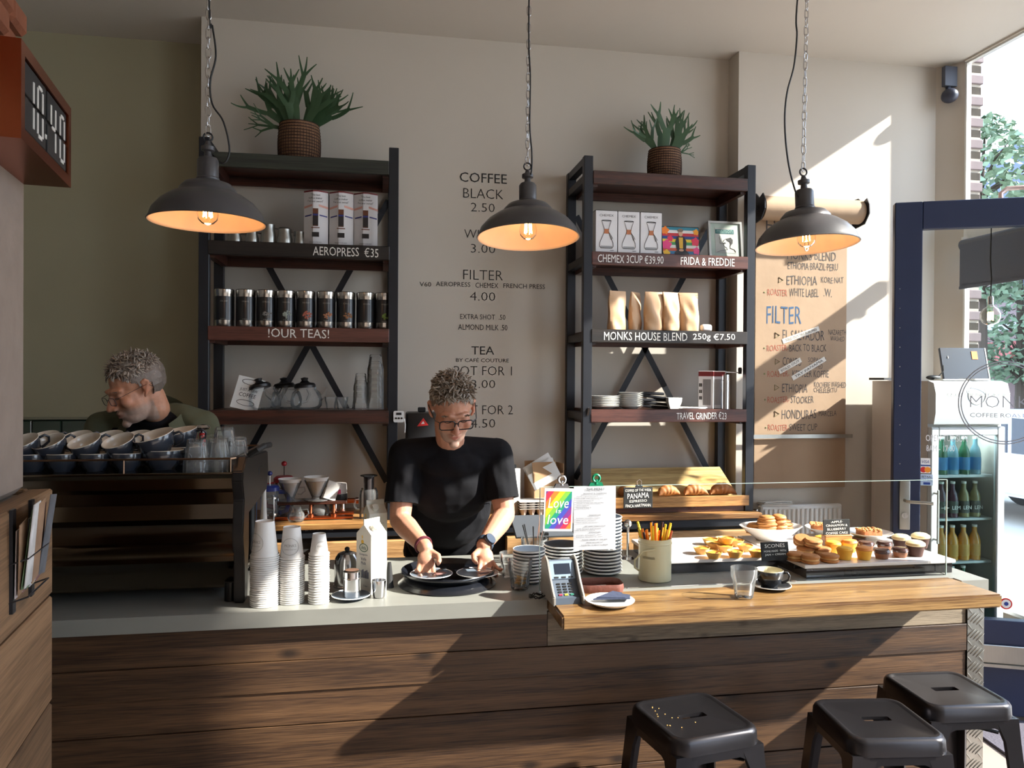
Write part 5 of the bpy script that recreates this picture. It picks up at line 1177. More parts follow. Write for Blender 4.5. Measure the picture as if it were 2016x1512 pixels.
bm = BM(); box(bm, -.026, .026, .022, .056, .004, .0055, M=SL); obj('display', bm, mat('lcd_dark', S(34, 40, 52), .15), t)
bm = BM()
for i in range(3): box(bm, -.03+.024*i, -.016+.024*i, .009, .014, .004, .0055, M=SL)
obj('soft_key', bm, M_PLASTIC, t)['kind'] = 'stuff'
KP = T(0, .012, .022) @ RX(45)
for r_ in range(4):
    for c_ in range(3):
        bm = BM(); box(bm, -.026+.019*c_, -.014+.019*c_, .012+.0095*r_, .018+.0095*r_, 0, .0025, M=KP, bev=.0007); obj('key', bm, M_PLASTIC, t)
for i, c_ in enumerate((S(150, 30, 60), S(220, 200, 40), S(30, 110, 90))):
    bm = BM(); box(bm, -.026+.019*i, -.014+.019*i, .002, .008, 0, .0028, M=KP, bev=.0007); obj('key', bm, mat('key_%s' % ('red', 'yellow', 'green')[i], c_, .5), t)['label'] = ('red', 'yellow', 'green')[i]+' key'
# clear cable ring by the terminal
bm = BM(); tube(bm, [(-.075+.028*cos(a*pi/8), .05+.02*sin(a*pi/8), .002+.004*(a % 3)) for a in range(30)], .0022, 5); o = obj('terminal_cable', bm, M_CABLE, None, loc=(b.x+.0, b.y+.05, GZ+.0045)); tag(o, 'coiled black cable lying left of the card terminal', 'cable')
# leather tray with receipt, plate with napkin
b = og(1186, 1160, BZ); M_LEA = mat('leather', S(112, 66, 56), .5, var=.2, bump=.3, scale=80)
t = thing('leather_tray', 'brown leather money tray under the tall saucer stack', 'tray', (b.x-.01, b.y+.0, BZ+.0005), -4)
bm = BM(); O_ = rrect(.15, .10, .03, 5); prism(bm, O_, 0, .004); obj('tray_base', bm, M_LEA, t)
bm = BM(); tube(bm, [(x, y, .014) for x, y in O_], .003, 4, closed=True, sy=4.2); obj('tray_rim', bm, M_LEA, t)
bm = BM(); box(bm, -.05, .035, -.028, .018, 0, .001, M=RZ(-6)); box(bm, -.045, .03, -.02, .022, .0014, .0022, M=RZ(4)); o = obj('receipt', bm, M_PAPER, None, loc=(t.location.x, t.location.y, BZ+.006)); tag(o, 'white paper receipt lying in the leather tray', 'receipt')
b = og(1201, 1190, BZ); bm = BM(); lathe(bm, [(0, .002), (.045, .002), (.045, 0), (.05, 0), (.056, .003), (.076, .013), (.0775, .016), (.075, .0155), (.05, .006), (0, .005)], 44); o = obj('small_plate', bm, M_CERW, None, ang=60, loc=(b.x, b.y, BZ+.0005)); tag(o, 'white side plate with a dark napkin on the bar top', 'plate')
t = thing('dark_napkin', 'folded dark blue paper napkin on the white side plate', 'napkin', (b.x+.014, b.y+.012, BZ+.0165), 8)
bm = BM(); prism(bm, [(-.070, -.002), (.02, .048), (.062, .006), (.045, -.028)], 0, .004); prism(bm, [(-.058, 0), (.018, .042), (.04, .02), (.03, -.024)], .0045, .0075, M=RX(4)); obj('napkin_fold', bm, mat('napkin_navy', S(52, 60, 84), .85, bump=.4, scale=90, var=.2), t)
# glass screen on the counter with its clips and cards
SY = 2.505; sx0 = aY(1063, 1060, SY).x; sx1 = aY(1863, 1000, SY).x; zt_ = aY(1400, 953, SY).z
t = thing('glass_screen', 'clear upright glass screen standing on the worktop edge in front of the pastries', 'screen', (0, SY, GZ))
M_SCR = glass('screen_glass', (.985, .99, .985, 1), .04)
bm = BM(); box(bm, sx0, sx1, -.004, .004, .001, zt_-GZ); obj('front_pane', bm, M_SCR, t)
bm = BM(); box(bm, sx1-.006, sx1, .004, .40, .001, zt_-GZ); obj('side_pane', bm, M_SCR, t)
M_EDG = mat('glass_edge', S(180, 200, 194), .2, coat=.5)
bm = BM(); box(bm, sx0, sx1, -.0035, -.0005, zt_-GZ, zt_-GZ+.0016); obj('polished_edge', bm, M_EDG, t); bm = BM(); box(bm, sx0-.0018, sx0, -.0035, .0035, .001, zt_-GZ); obj('polished_edge', bm, M_EDG, t)
bm = BM(); box(bm, sx1-.002, sx1+.0005, -.0045, .001, .001, zt_-GZ); obj('polished_edge', bm, M_EDG, t)
def hang_y(px, py): a = aY(px, py, SY-.012); return a
# love is love card
a0 = hang_y(1070, 962); a1 = hang_y(1127, 1045); w = a1.x-a0.x; h = a0.z-a1.z
t = thing('rainbow_postcard', 'rainbow striped postcard reading Love is love clipped to the glass screen', 'postcard', ((a0.x+a1.x)/2, SY-.010, a1.z)); t.rotation_euler.y = radians(2.0)
bm = BM(); box(bm, -w/2, w/2, 0, .001, 0, h); obj('card', bm, M_PAPER, t)
RB = [S(120, 44, 130), S(60, 70, 170), S(20, 140, 110), S(120, 180, 60), S(250, 190, 30), S(240, 120, 40), S(220, 40, 70)]; iw = w-.012; ih = h-.018
def clip_poly(P, f):
    out = []
    for i in range(len(P)):
        A, Bq = P[i-1], P[i]; fa, fb = f(A), f(Bq)
        if fa >= 0: out.append(A)
        if fa*fb < 0: u = fa/(fa-fb); out.append((A[0]+(Bq[0]-A[0])*u, A[1]+(Bq[1]-A[1])*u))
    return out
sl = 1.35; sw = .026
for k in range(-6, 10):
    P = [(-iw/2, .008), (iw/2, .008), (iw/2, .008+ih), (-iw/2, .008+ih)]
    g = lambda p, k=k: (p[1]-sl*p[0])-(k*sw)
    P = clip_poly(P, g); P = clip_poly(P, lambda p: -(g(p)-sw)) if P else P
    if len(P) > 2:
        bm = BM(); prism(bm, P, -.0006, -.0001, 'y'); obj('printed_stripe', bm, mat('rainbow_%s' % 'abcdefg'[k % 7], RB[k % 7], .5, var=.03), t)
bm = BM(); letters(bm, 'Love', .0, h*.66, iw*.78, h*.24, y=-.001, slant=.15); letters(bm, 'is', .0, h*.47, iw*.2, h*.10, y=-.001, slant=.15); letters(bm, 'love', .0, h*.27, iw*.8, h*.22, y=-.001, slant=.15); obj('lettering', bm, M_PAPER, t, ang=0)
bulldog(((a0.x+a1.x)/2+.014, SY-.001, a0.z-.004), M_CHROME, 'silver bulldog clip holding the rainbow postcard')
# menu sheet
a0 = hang_y(1130, 958); a1 = hang_y(1212, 1081); w = a1.x-a0.x; h = a0.z-a1.z
t = thing('menu_sheet', 'white printed food menu sheet clipped to the glass screen', 'menu', ((a0.x+a1.x)/2, SY-.010, a1.z))
bm = BM(); nx = 8; G = [[bm.verts.new((-w/2+w*i/nx, -.0015*sin(i/nx*pi)*(1-j/10), h*j/10)) for i in range(nx+1)] for j in range(11)]
for j in range(10):
    for i in range(nx): bm.faces.new((G[j][i], G[j][i+1], G[j+1][i+1], G[j+1][i]))
obj('sheet', bm, mat('menu_paper', S(182, 184, 190), .8, var=.03), t)
bm = BM(); YY = -.0026
letters(bm, 'THE MENU', .0, h*.955, w*.42, .0075, y=YY-.0)
for zc, s_, ww in ((.885, 'BREAKFAST & CHAMPIONS', .55), (.545, 'SANDWICHES', .28), (.372, 'GET HAVE TODAYS SOUP', .5), (.275, 'SMOOTHIES', .28), (.16, 'PLEASE ORDER AT THE BAR', .6), (.115, 'PRICES INCLUDE VAT', .4), (.075, 'PLEASE TELL US ABOUT ALLERGIES', .64)): letters(bm, s_, 0, h*zc, w*ww, .0042, y=YY)
for zc, s_, ww in ((.84, 'granola, yoghurt and fruit 6', .5), (.81, 'sourdough toast and house jam', .62), (.775, 'croissant with butter 2.5', .4), (.74, 'avocado on toast with chili and feta', .64), (.70, 'cheese toastie 4.5', .3), (.665, 'banana bread 3', .34), (.50, 'hummus, cucumber, rocket', .56), (.465, 'goats cheese and honey', .46), (.43, 'mature cheddar and chutney 6', .52), (.335, 'with bread and butter', .6), (.31, 'ask us what is cooking', .44), (.235, 'mango, pineapple, lime', .6), (.205, 'banana, blueberry, oats', .62)): letters(bm, s_, -w*.44, h*zc, w*ww, .0036, y=YY, align='l')
obj('lettering', bm, mat('print_dim', S(58, 58, 60), .6), t, ang=0)
bulldog(((a0.x+a1.x)/2+.006, SY-.001, a0.z-.006), M_GRNCL, 'green bulldog clip holding the white menu sheet')
# coffee of the week board
a0 = hang_y(1228, 960); a1 = hang_y(1285, 1000); w = a1.x-a0.x; h = a0.z-a1.z
t = thing('week_board', 'small chalkboard reading coffee of the week Panama on the glass screen', 'sign', ((a0.x+a1.x)/2, SY-.011, a1.z))
bm = BM(); box(bm, -w/2, w/2, 0, .003, 0, h, bev=.001); obj('board', bm, M_SLATE, t)
bm = BM(); letters(bm, 'COFFEE OF THE WEEK', 0, h*.86, w*.9, .0085, y=-.001, jit=.0008); letters(bm, 'PANAMA', 0, h*.60, w*.74, .018, y=-.001, jit=.0015); letters(bm, 'ESPRESSO', 0, h*.35, w*.6, .0085, y=-.001, jit=.0008); letters(bm, 'FINCA HARTMANN', 0, h*.13, w*.86, .010, y=-.001, jit=.001); obj('lettering', bm, M_CHALK, t, ang=0)
t = thing('binder_clip', 'black binder clip holding the coffee of the week board', 'clip', ((a0.x+a1.x)/2+.006, SY-.001, a0.z-.006))
bm = BM(); prism(bm, [(-.0065, 0), (.0065, 0), (.001, .014), (-.001, .014)], -.012, .012, 'x'); obj('clip_jaw', bm, M_PLASTIC, t); bm = BM(); tube(bm, [(-.006, -.003, .012), (-.008, -.004, .026), (0, -.005, .032), (.008, -.004, .026), (.006, -.003, .012)], .001, 5); obj('clip_wire', bm, M_CHROME, t)
# cream jar with coloured sticks
b = og(1299, 1148); b.y += .05; M_CREAM = mat('enamel_cream', S(212, 206, 172), .3, coat=.4, var=.04)
t = thing('cream_jar', 'cream enamel jar full of orange and yellow sticks', 'jar', b); r = .058; h = .150
bm = BM(); lathe(bm, [(0, .002), (r-.003, 0), (r, .003), (r, h*.86), (r+.002, h*.87), (r+.002, h*.90), (r, h*.91), (r, h*.98), (r+.0015, h), (r-.002, h), (r-.003, .004), (0, .005)], 40); obj('jar_body', bm, M_CREAM, t)
bm = BM(); tube(bm, [(-.02, -.055, h*.8), (-.06, -.045, h*.75), (-.078, -.01, h*.5), (-.075, .0, h*.3), (-.058, 0, h*.22)], .0035, 6); obj('jar_handle', bm, M_CREAM, t)
bm = BM(); letters(bm, 'USTENSILES', -.012, h*.58, .045, .008, y=0)
for v in bm.verts: a = v.co.x/r-.55; v.co.x = (r+.0012)*sin(a); v.co.y = -(r+.0012)*cos(a)
obj('lettering', bm, M_INK, t, ang=0)
rnd = random.Random(4); SC_ = [('orange', S(244, 132, 30)), ('amber', S(250, 170, 40)), ('yellow', S(246, 206, 50)), ('lime yellow', S(214, 206, 60)), ('pink tipped orange', S(240, 120, 90)), ('dark brown', S(60, 30, 36))]
for i in range(34):
    a = rnd.uniform(0, 2*pi); rr = rnd.uniform(.15, 1)**.5; ci = rnd.choice((0, 0, 1, 1, 2, 2, 3, 4, 5)); L = rnd.uniform(.165, .205)
    x0, y0 = .030*rr*cos(a), .030*rr*sin(a); sp = .085*rr
    bm = BM(); p0 = Vector((x0*.6, y0*.6, .006)); p1 = Vector((x0+sp*cos(a)*.75, y0+sp*sin(a)*.35, L)); 
    if p1.x > .075: p1.x = .075
    d = (p1-p0); q = p0+d*((h+.0)/L)
    if sqrt(q.x**2+q.y**2) > r-.006: k_ = (r-.006)/sqrt(q.x**2+q.y**2); p1.x *= k_; p1.y *= k_
    tube(bm, [p0, p1], [.0038, .0042], 4, sy=1.0); o = obj('sugar_stick', bm, mat('stick_%s' % SC_[ci][0].replace(' ', '_'), SC_[ci][1], .4, var=.05), None, loc=b); tag(o, '%s sugar stick standing in the cream jar' % SC_[ci][0], 'stick', '%s sticks in the cream jar' % SC_[ci][0])
# ball-topped lever near tall stack
bm = BM(); ell(bm, (0, 0, .14), (.016, .016, .016)); cyl(bm, (0, 0, 0), (0, 0, .13), .005); lathe(bm, [(0, 0), (.025, 0), (.02, .01), (0, .01)], 16); o = obj('knob_stand', bm, M_CHROME, None, loc=(aY(1236, 1062, 2.92).x, 2.92, GZ+.0005)); tag(o, 'small steel rod with round black ball beside the tall saucer stack', 'knob')
# ---------------- espresso machine ----------------
M_MSTEEL = mat('machine_steel', S(112, 104, 92), .12, 1, var=.04); M_MBLK = mat('machine_black', S(13, 13, 15), .4)
xr = -.41; xl = -1.45; y0 = 2.50; y1 = 3.02
t = thing('espresso_machine', 'wide polished steel espresso machine with black side panels', 'espresso machine', (xr, y0, GZ+.0005)); W = xr-xl
def mz(py): return aY(300, py, y0).z-GZ
Z0, Z1, Z2, Z3, Z4 = .055, mz(1150), mz(1080), mz(1035), mz(938)
prof = [(.06, .05), (.05, mz(1140)), (.035, mz(1128)), (.0, mz(1110)), (-.004, mz(1100)), (.012, mz(1092)), (.03, mz(1080)), (.018, mz(1060)), (.006, mz(1040)), (.0, mz(1035)), (.03, mz(1028)), (.045, mz(1000)), (.03, mz(975)), (.012, mz(966)), (.01, mz(945)), (.0, mz(937))]
bm = BM(); bk = [(y1-y0, mz(937)), (y1-y0, .20), (.35, .05)]
prism(bm, prof[::1]+[(y1-y0, mz(937)), (y1-y0, .30), (.13, .28), (.115, .05)], -W, -.03, 'x'); obj('machine_body', bm, M_MSTEEL, t, ang=28)
bm = BM(); box(bm, -W, -.03, -.004, y1-y0, mz(937), mz(932), bev=.002); obj('cup_tray', bm, M_MSTEEL, t)
for i, (za, zb) in enumerate(((mz(1080), mz(1118)), )):
    pass
def side(px0, nm):
    bm = BM(); P = [(.02, 0), (.075, 0), (.085, .10), (.10, .17), (.10, .27), (.50, .29), (.54, .36), (.52, mz(920)), (.05, mz(905)), (-.01, mz(930)), (-.02, mz(950)), (.012, mz(990)), (.0, mz(1030)), (-.012, mz(1060)), (.01, mz(1100)), (.02, .10)]
    prism(bm, P, px0-.022, px0+.012, 'x'); bmesh.ops.bevel(bm, geom=[e for e in bm.edges], offset=.004, segments=2, affect='EDGES'); obj(nm, bm, M_MBLK, t)
side(-.012, 'side_panel'); side(-W+.01, 'side_panel')
bm = BM(); box(bm, -.004, .002, .30, .38, mz(962), mz(945), bev=.001); obj('side_badge', bm, M_MBLK, t)
for x, y in ((-.05, .46), (-W+.05, .46), (-.05, .06), (-W+.05, .06)):
    bm = BM(); cyl(bm, (x, y, 0), (x, y, .30 if y > .3 else .06), .018, n=14); obj('foot', bm, M_MBLK, t)
bm = BM(); zr = mz(905); tube(bm, [(-W, .0, zr), (-.04, .0, zr), (-.028, .012, zr+.001), (-.028, .48, zr), (-W, .48, zr)], .0032, 8); 
for x in (-.04, -.35, -.7, -W+.05): cyl(bm, (x, .0, mz(932)), (x, .0, zr), .0025, n=6)
rl = obj('cup_rail', bm, mat('rail_copper', S(120, 96, 78), .32, 1), t)
bm = BM(); tube(bm, [(.0, .10, zr), (.03, .08, zr+.02), (.045, .1, zr+.03), (.05, .2, zr+.025)], .010, 8); obj('steam_handle', bm, M_RUBBER, t)
# group parts at the barista side
for x in (-.3, -.6, -.9):
    bm = BM(); cyl(bm, (x, .42, .30), (x, .42, .235), .035, n=20); cyl(bm, (x, .46, .245), (x, .60, .23), .012, n=10); obj('group_head', bm, M_MBLK, t)
bm = BM(); box(bm, -W+.02, -.04, .10, .58, .03, .055, bev=.004); obj('drip_tray', bm, M_MSTEEL, t)
# cups on the machine
RZt = GZ+mz(932)+.001
def cup_thing(r, h, name='coffee_cup'):
    bm = BM(); lathe(bm, [(0, .003), (r*.5, .002), (r*.52, 0), (r*.58, 0), (r*.60, .004), (r*.84, h*.3), (r*.97, h*.7), (r, h*.99)], 30); out = bm
    me = bpy.data.meshes.new('cup_body'); out.normal_update(); 
    lathe(bm, [(r, h*.99), (r-.001, h+.001), (r-.003, h*.99), (r*.93, h*.7), (r*.79, h*.3), (r*.5, .008), (0, .007)], 30, m=1)
    bmesh.ops.remove_doubles(bm, verts=bm.verts[:], dist=1e-5); bm.to_mesh(me); bm.free(); me.shade_smooth(); me.set_sharp_from_angle(angle=radians(60)); me.materials.append(M_CERG); me.materials.append(M_CERI)
    bm = BM(); tube(bm, [(r*.93, 0, h*.82), (r*1.28, 0, h*.86), (r*1.45, 0, h*.66), (r*1.36, 0, h*.40), (r*1.02, 0, h*.26), (r*.85, 0, h*.24)], [.0045, .004, .004, .004, .0045, .005], 8); mh = bpy.data.meshes.new('cup_handle'); bm.normal_update(); bm.to_mesh(mh); bm.free(); mh.shade_smooth(); mh.materials.append(M_CERG)
    return me, mh
CB = cup_thing(.049, .055)
def put_cup(loc, tilt, rz, label, group='grey cups on the espresso machine', sc=1, ms=None):
    me, mh = ms or CB; t = thing('coffee_cup', label, 'cup', loc, group=group); t.rotation_euler = (radians(tilt[0]), radians(tilt[1]), radians(rz)); t.scale = (sc,)*3
    for nm, m_ in (('cup_body', me), ('handle', mh)): o = bpy.data.objects.new(nm, m_); COL.objects.link(o); o.parent = t
    return t
def oc(px, py, Y_): return aY(px, py, Y_)
UPP = [(118, 893, 2.60, 'leaning grey cup just right of the pillar edge'), (185, 890, 2.60, 'leaning grey cup second in the front row on the machine'), (248, 890, 2.60, 'leaning grey cup third in the front row on the machine')]
random.seed(31)
for px, lb in ((62, 'front-row grey cup cut by the pillar, lower of its pair'), (122, 'lower grey cup of the second front pair'), (187, 'lower grey cup of the third front pair'), (250, 'lower grey cup of the fourth front pair')):
    p = oc(px, 900, 2.585); put_cup((p.x, 2.585, RZt), (0, 0), 30, lb)
for px, lb in ((48, 'upper grey cup cut by the pillar edge'), (100, 'upper leaning grey cup of the second front pair'), (170, 'upper leaning grey cup of the third front pair'), (236, 'upper leaning grey cup of the fourth front pair')):
    p = oc(px, 885, 2.60); put_cup((p.x+.012, 2.60, RZt+.046), (16, -22), 25, lb)
for px, lb in ((85, 'back-row grey cup behind the first front pair'), (150, 'back-row grey cup behind the second front pair'), (212, 'back-row grey cup behind the third front pair'), (268, 'back-row grey cup behind the fourth front pair')):
    p = oc(px, 880, 2.74); put_cup((p.x, 2.74, RZt), (0, 0), 40, 'lower '+lb); put_cup((p.x+.012, 2.745, RZt+.046), (12, -18), 35, 'upper leaning '+lb)
CBL = cup_thing(.062, .062)
p = oc(318, 900, 2.585); put_cup((p.x, 2.60, RZt), (0, 0), -8, 'large grey cup at the bottom right of the machine cups', ms=CBL); put_cup((p.x-.010, 2.60, RZt+.053), (15, -13), -6, 'large grey cup with pale inside tilted on top of another', ms=CBL); put_cup((p.x+.03, 2.735, RZt), (0, 0), -6, 'large grey cup behind the tilted large cup', ms=CBL); put_cup((p.x+.024, 2.74, RZt+.053), (10, -10), -6, 'upper large grey cup at the back right of the cups', ms=CBL)
for px, py, Y_, lb, n_ in ((388, 0, 2.56, 'upturned water glass beside the large grey cups', 1), (430, 0, 2.58, 'upturned water glass at the machine corner', 1), (442, 0, 2.68, 'upturned water glass stacked at the machine corner', 2), (466, 0, 2.62, 'upturned water glass nearest the machine edge', 1), (412, 0, 2.72, 'upturned water glass at the back of the machine top', 1)):
    p = oc(px, 900, Y_)
    for k in range(n_): tumbler(GM_L, (p.x, Y_, RZt+.03*k), lb if k == 0 else 'top upturned water glass of the pair on the machine', 'water glasses on the espresso machine', True, h=.10)
# lever tap / bell push at the right of the machine
t = thing('chrome_tap', 'chrome mushroom-topped tamper with red collar behind the machine glasses', 'tamper', (oc(399, 900, 2.85).x, 2.85, RZt))
bm = BM(); lathe(bm, [(0, 0), (.03, 0), (.03, .012), (.012, .02), (.010, .09), (.012, .10)], 20); lathe(bm, [(0, .128), (.018, .126), (.026, .118), (.024, .112), (.010, .108), (.010, .10), (0, .10)], 24); obj('tamper_body', bm, M_CHROME, t); bm = BM(); cyl(bm, (0, 0, .05), (0, 0, .098), .0125, n=16); obj('red_collar', bm, M_RED, t)
# ---------------- back counter things ----------------
def ob(px, Y_=4.0): return Vector((aY(px, 1000, Y_).x, Y_, BKZ+.0005))
M_FPB = mat('press_blue', S(36, 50, 120), .35, coat=.2); M_FPR = mat('press_red', S(176, 34, 44), .35, coat=.2)
def fpress(loc, rz, col, lb, sc=1):
    t = thing('french_press', lb, 'coffee press', loc, rz); t.scale = (sc,)*3
    bm = BM(); lathe(bm, [(0, .012), (.040, .012), (.040, .145), (.043, .150), (.041, .150), (.038, .145), (.038, .015), (0, .015)], 28); obj('beaker', bm, M_CRY, t)
    bm = BM()
    for k in range(4): a = k*pi/2+.4; tube(bm, [(.046*cos(a), .046*sin(a), 0), (.043*cos(a), .043*sin(a), .12)], .003, 6)
    lathe(bm, [(.042, .03), (.044, .03), (.044, .038), (.042, .038)], 28); lathe(bm, [(.042, .11), (.044, .11), (.044, .118), (.042, .118)], 28); obj('wire_frame', bm, M_CHROME, t)
    bm = BM(); lathe(bm, [(0, .148), (.047, .148), (.047, .165), (.036, .175), (0, .178)], 28); obj('lid', bm, col, t)
    bm = BM(); cyl(bm, (0, 0, .175), (0, 0, .225), .002, n=6); obj('plunger_rod', bm, M_CHROME, t); bm = BM(); ell(bm, (0, 0, .232), (.013, .013, .012)); obj('plunger_knob', bm, col, t)
    bm = BM(); tube(bm, [(.044, 0, .14), (.085, 0, .135), (.092, 0, .09), (.080, 0, .045), (.046, 0, .035)], .007, 8, sy=1.6); obj('handle', bm, col, t)
fpress(ob(531, 3.92), 10, M_FPB, 'glass french press with blue lid left on the back counter')
fpress(ob(559, 4.10), 200, M_FPR, 'glass french press with red lid behind the left dripper', 1.12)
# copper dripper stand
cx0 = ob(548, 3.96).x; cx1 = ob(692, 3.96).x; zs = aY(620, 984, 3.96).z
t = thing('dripper_stand', 'copper pipe dripper stand with a wooden shelf on the back counter', 'stand', ((cx0+cx1)/2, 3.96, BKZ+.0005)); hw = (cx1-cx0)/2; hz = zs-BKZ
bm = BM(); box(bm, -hw, hw-.02, -.055, .055, hz-.016, hz, bev=.003); obj('shelf_board', bm, W_CHAIR, t)
bm = BM(); cyl(bm, (-hw-.03, -.06, .012), (hw+.01, -.06, .012), .010); cyl(bm, (-hw-.03, .06, .012), (hw+.01, .06, .012), .010); obj('base_pipe', bm, M_COPPER, t)
for x in (-hw*.10, hw*.52, -hw*.75):
    bm = BM(); cyl(bm, (x, -.06 if x > -.1 else .06, .012), (x, -.04 if x > -.1 else .05, hz-.014), .008); lathe(bm, [(.009, .012), (.015, .014), (.015, .03), (.009, .034)], 12, cx=x, cy=-.06 if x > -.1 else .06); obj('copper_leg', bm, M_COPPER, t)
bm = BM(); cyl(bm, (hw-.02, 0, hz-.008), (hw+.025, 0, hz-.008), .013); lathe(bm, [(0, -.0), (.016, 0), (.016, .015), (0, .016)], 12, M=T(hw+.02, 0, hz-.008) @ RY(90)); obj('copper_cap', bm, M_COPPER, t)
M_PLC = glass('clear_plastic', (.93, .92, .92, 1), .2, .1, .12)
def dripper(px, lb, sc=1, filt=True):
    b = Vector((aY(px, 980, 3.95).x, 3.95, zs+.001)); t = thing('coffee_dripper', lb, 'dripper', b); t.scale = (sc,)*3
    bm = BM(); lathe(bm, [(.0, 0), (.055, 0), (.055, .003), (.022, .006), (.020, .012), (.052, .085), (.054, .088), (.050, .086), (.016, .014), (0, .014)], 32); obj('dripper_cone', bm, M_PLC, t)
    bm = BM(); tube(bm, [(.04, 0, .06), (.066, 0, .062), (.070, 0, .045), (.05, 0, .028), (.034, 0, .03)], .004, 6); obj('handle', bm, M_PLC, t)
    if filt: bm = BM(); lathe(bm, [(.012, .018), (.047, .088), (.056, .104)], 20, flat=True); obj('paper_filter', bm, M_PAPER, t)
dripper(571, 'clear plastic dripper on the left of the copper stand', 1.05, True); dripper(623, 'larger glass dripper with white paper filter in the middle', 1.12, True)
bm = BM(); box(bm, -.03, .03, -.004, .004, 0, .09, M=RY(18) @ RX(-8)); o = obj('filter_papers', bm, M_PAPER, None, loc=Vector((aY(648, 980, 3.93).x, 3.925, zs+.006))); tag(o, 'folded white filter papers beside the larger dripper', 'filter papers')
M_TUB = mat('tub_white', S(206, 200, 194), .5); t = thing('plastic_tub', 'upturned translucent white tub with a pink label on the stand', 'tub', Vector((aY(664, 980, 3.98).x, 3.98, zs+.001)))
bm = BM(); lathe(bm, [(0, 0), (.050, 0), (.046, .075), (.044, .078), (0, .078)], 28); obj('tub_body', bm, M_TUB, t); bm = BM(); lathe(bm, [(.0515, .0), (.0508, .028)], 28); obj('dark_base_band', bm, M_PLASTIC, t)
bm = BM(); G = [[bm.verts.new(((.0495-.003*j)*sin(-.7+i*.16), -(.0505-.002*j)*cos(-.7+i*.16), .03+.022*j)) for i in range(8)] for j in range(2)]
for i in range(7): bm.faces.new((G[0][i], G[0][i+1], G[1][i+1], G[1][i]))
obj('pink_label', bm, mat('label_pink', S(206, 60, 100), .5), t)
def server(px, Y_, lb, sc=1):
    b = ob(px, Y_); b.z += .0; t = thing('coffee_server', lb, 'carafe', b); t.scale = (sc,)*3
    bm = BM(); lathe(bm, [(0, .001), (.042, .001), (.052, .02), (.050, .045), (.036, .066), (.030, .080), (.033, .092), (.031, .092), (.028, .080), (.034, .066), (.048, .045), (.05, .02), (.040, .004), (0, .004)], 28); obj('server_body', bm, M_CRY, t, ang=60)
    bm = BM(); tube(bm, [(.036, 0, .07), (.068, 0, .072), (.074, 0, .045), (.052, 0, .022)], .0045, 8); obj('handle', bm, M_CRY, t)
server(563, 3.97, 'round glass coffee server left under the dripper shelf'); server(583, 3.88, 'small glass coffee server with handle at the stand front', .8); server(628, 3.96, 'round glass coffee server in the middle under the shelf')
for px, lb in ((657, 'narrow steel beaker behind the copper leg'), (672, 'steel beaker right under the dripper shelf')):
    bm = BM(); lathe(bm, [(0, 0), (.022, 0), (.024, .09), (.023, .09), (.021, .003), (0, .003)], 20); o = obj('steel_beaker', bm, M_CHROME, None, loc=ob(px, 4.06)); tag(o, lb, 'beaker', 'steel beakers under the dripper shelf')
# aeropress style brewer on glass jug
b = ob(726, 3.90); M_SMOKE = glass('smoked_plastic', (.35, .33, .33, 1), .2, .1, .05)
t = thing('upturned_jug', 'tall clear glass jug upside down on a smaller glass jug', 'jug', (b.x, b.y, BKZ+.0005))
bm = BM(); lathe(bm, [(.044, 0), (.046, .002), (.046, .12), (.044, .14), (.038, .148), (.038, .152)], 28); obj('jug_body', bm, M_CRY, t)
bm = BM(); tube(bm, [(-.045, -.01, .10), (-.066, -.012, .10), (-.070, -.012, .07), (-.060, -.01, .05), (-.045, -.01, .05)], .005, 8); obj('handle', bm, M_CRY, t)
t = thing('press_brewer', 'smoky black plunger coffee brewer standing in the upturned glass jug', 'brewer', (b.x, b.y, BKZ+.06))
bm = BM(); lathe(bm, [(0, 0), (.026, 0), (.026, .15), (.030, .151), (.030, .155), (.0, .156)], 24); obj('chamber', bm, mat('smoke_grey', S(60, 54, 54), .25), t)
bm = BM(); prism(bm, [(.042*cos(k*pi/3), .042*sin(k*pi/3)) for k in range(6)], .154, .160); obj('flange', bm, M_PLASTIC, t)
# tall kettle / white spout at the left
b = ob(515, 3.90); bm = BM(); lathe(bm, [(0, 0), (.018, 0), (.014, .06), (.011, .16), (.016, .20), (.015, .20), (0, .19)], 18); o = obj('white_vase', bm, M_CERW, None, loc=Vector((aY(504, 1000, 3.6).x, 3.84, BKZ+.0005))); tag(o, 'slim white spouted bottle behind the espresso machine', 'bottle')
# red and blue tin, yellow box near machine
for px, Y_, c_, lb, sz in ((497, 3.9, S(60, 120, 190), 'blue and orange carton at the left end of the back counter', (.03, .05, .16)), (492, 3.87, S(210, 170, 40), 'yellow lettered box beside the espresso machine', (.035, .03, .07))):
    t = thing('carton_box', lb, 'box', ob(px-6, Y_), 15); bm = BM(); box(bm, -sz[0], sz[0], -sz[1], sz[1], 0, sz[2], bev=.002); obj('box_body', bm, mat('carton_'+('blue' if c_[2] > .3 else 'yellow'), c_, .5, var=.3, scale=30), t)
# paper towel roll
b = ob(1008, 3.96); t = thing('paper_towel', 'upright white paper towel roll on the back counter', 'paper roll', b)
bm = BM(); lathe(bm, [(.018, 0), (.042, 0), (.042, .235), (.018, .235), (.018, 0)], 32); obj('towel_roll', bm, mat('towel_paper', S(206, 204, 200), .95, bump=.4, scale=120), t); bm = BM(); box(bm, -.03, .02, -.015, .015, .236, .256, bev=.003); obj('roll_top', bm, M_PLASTIC, t)
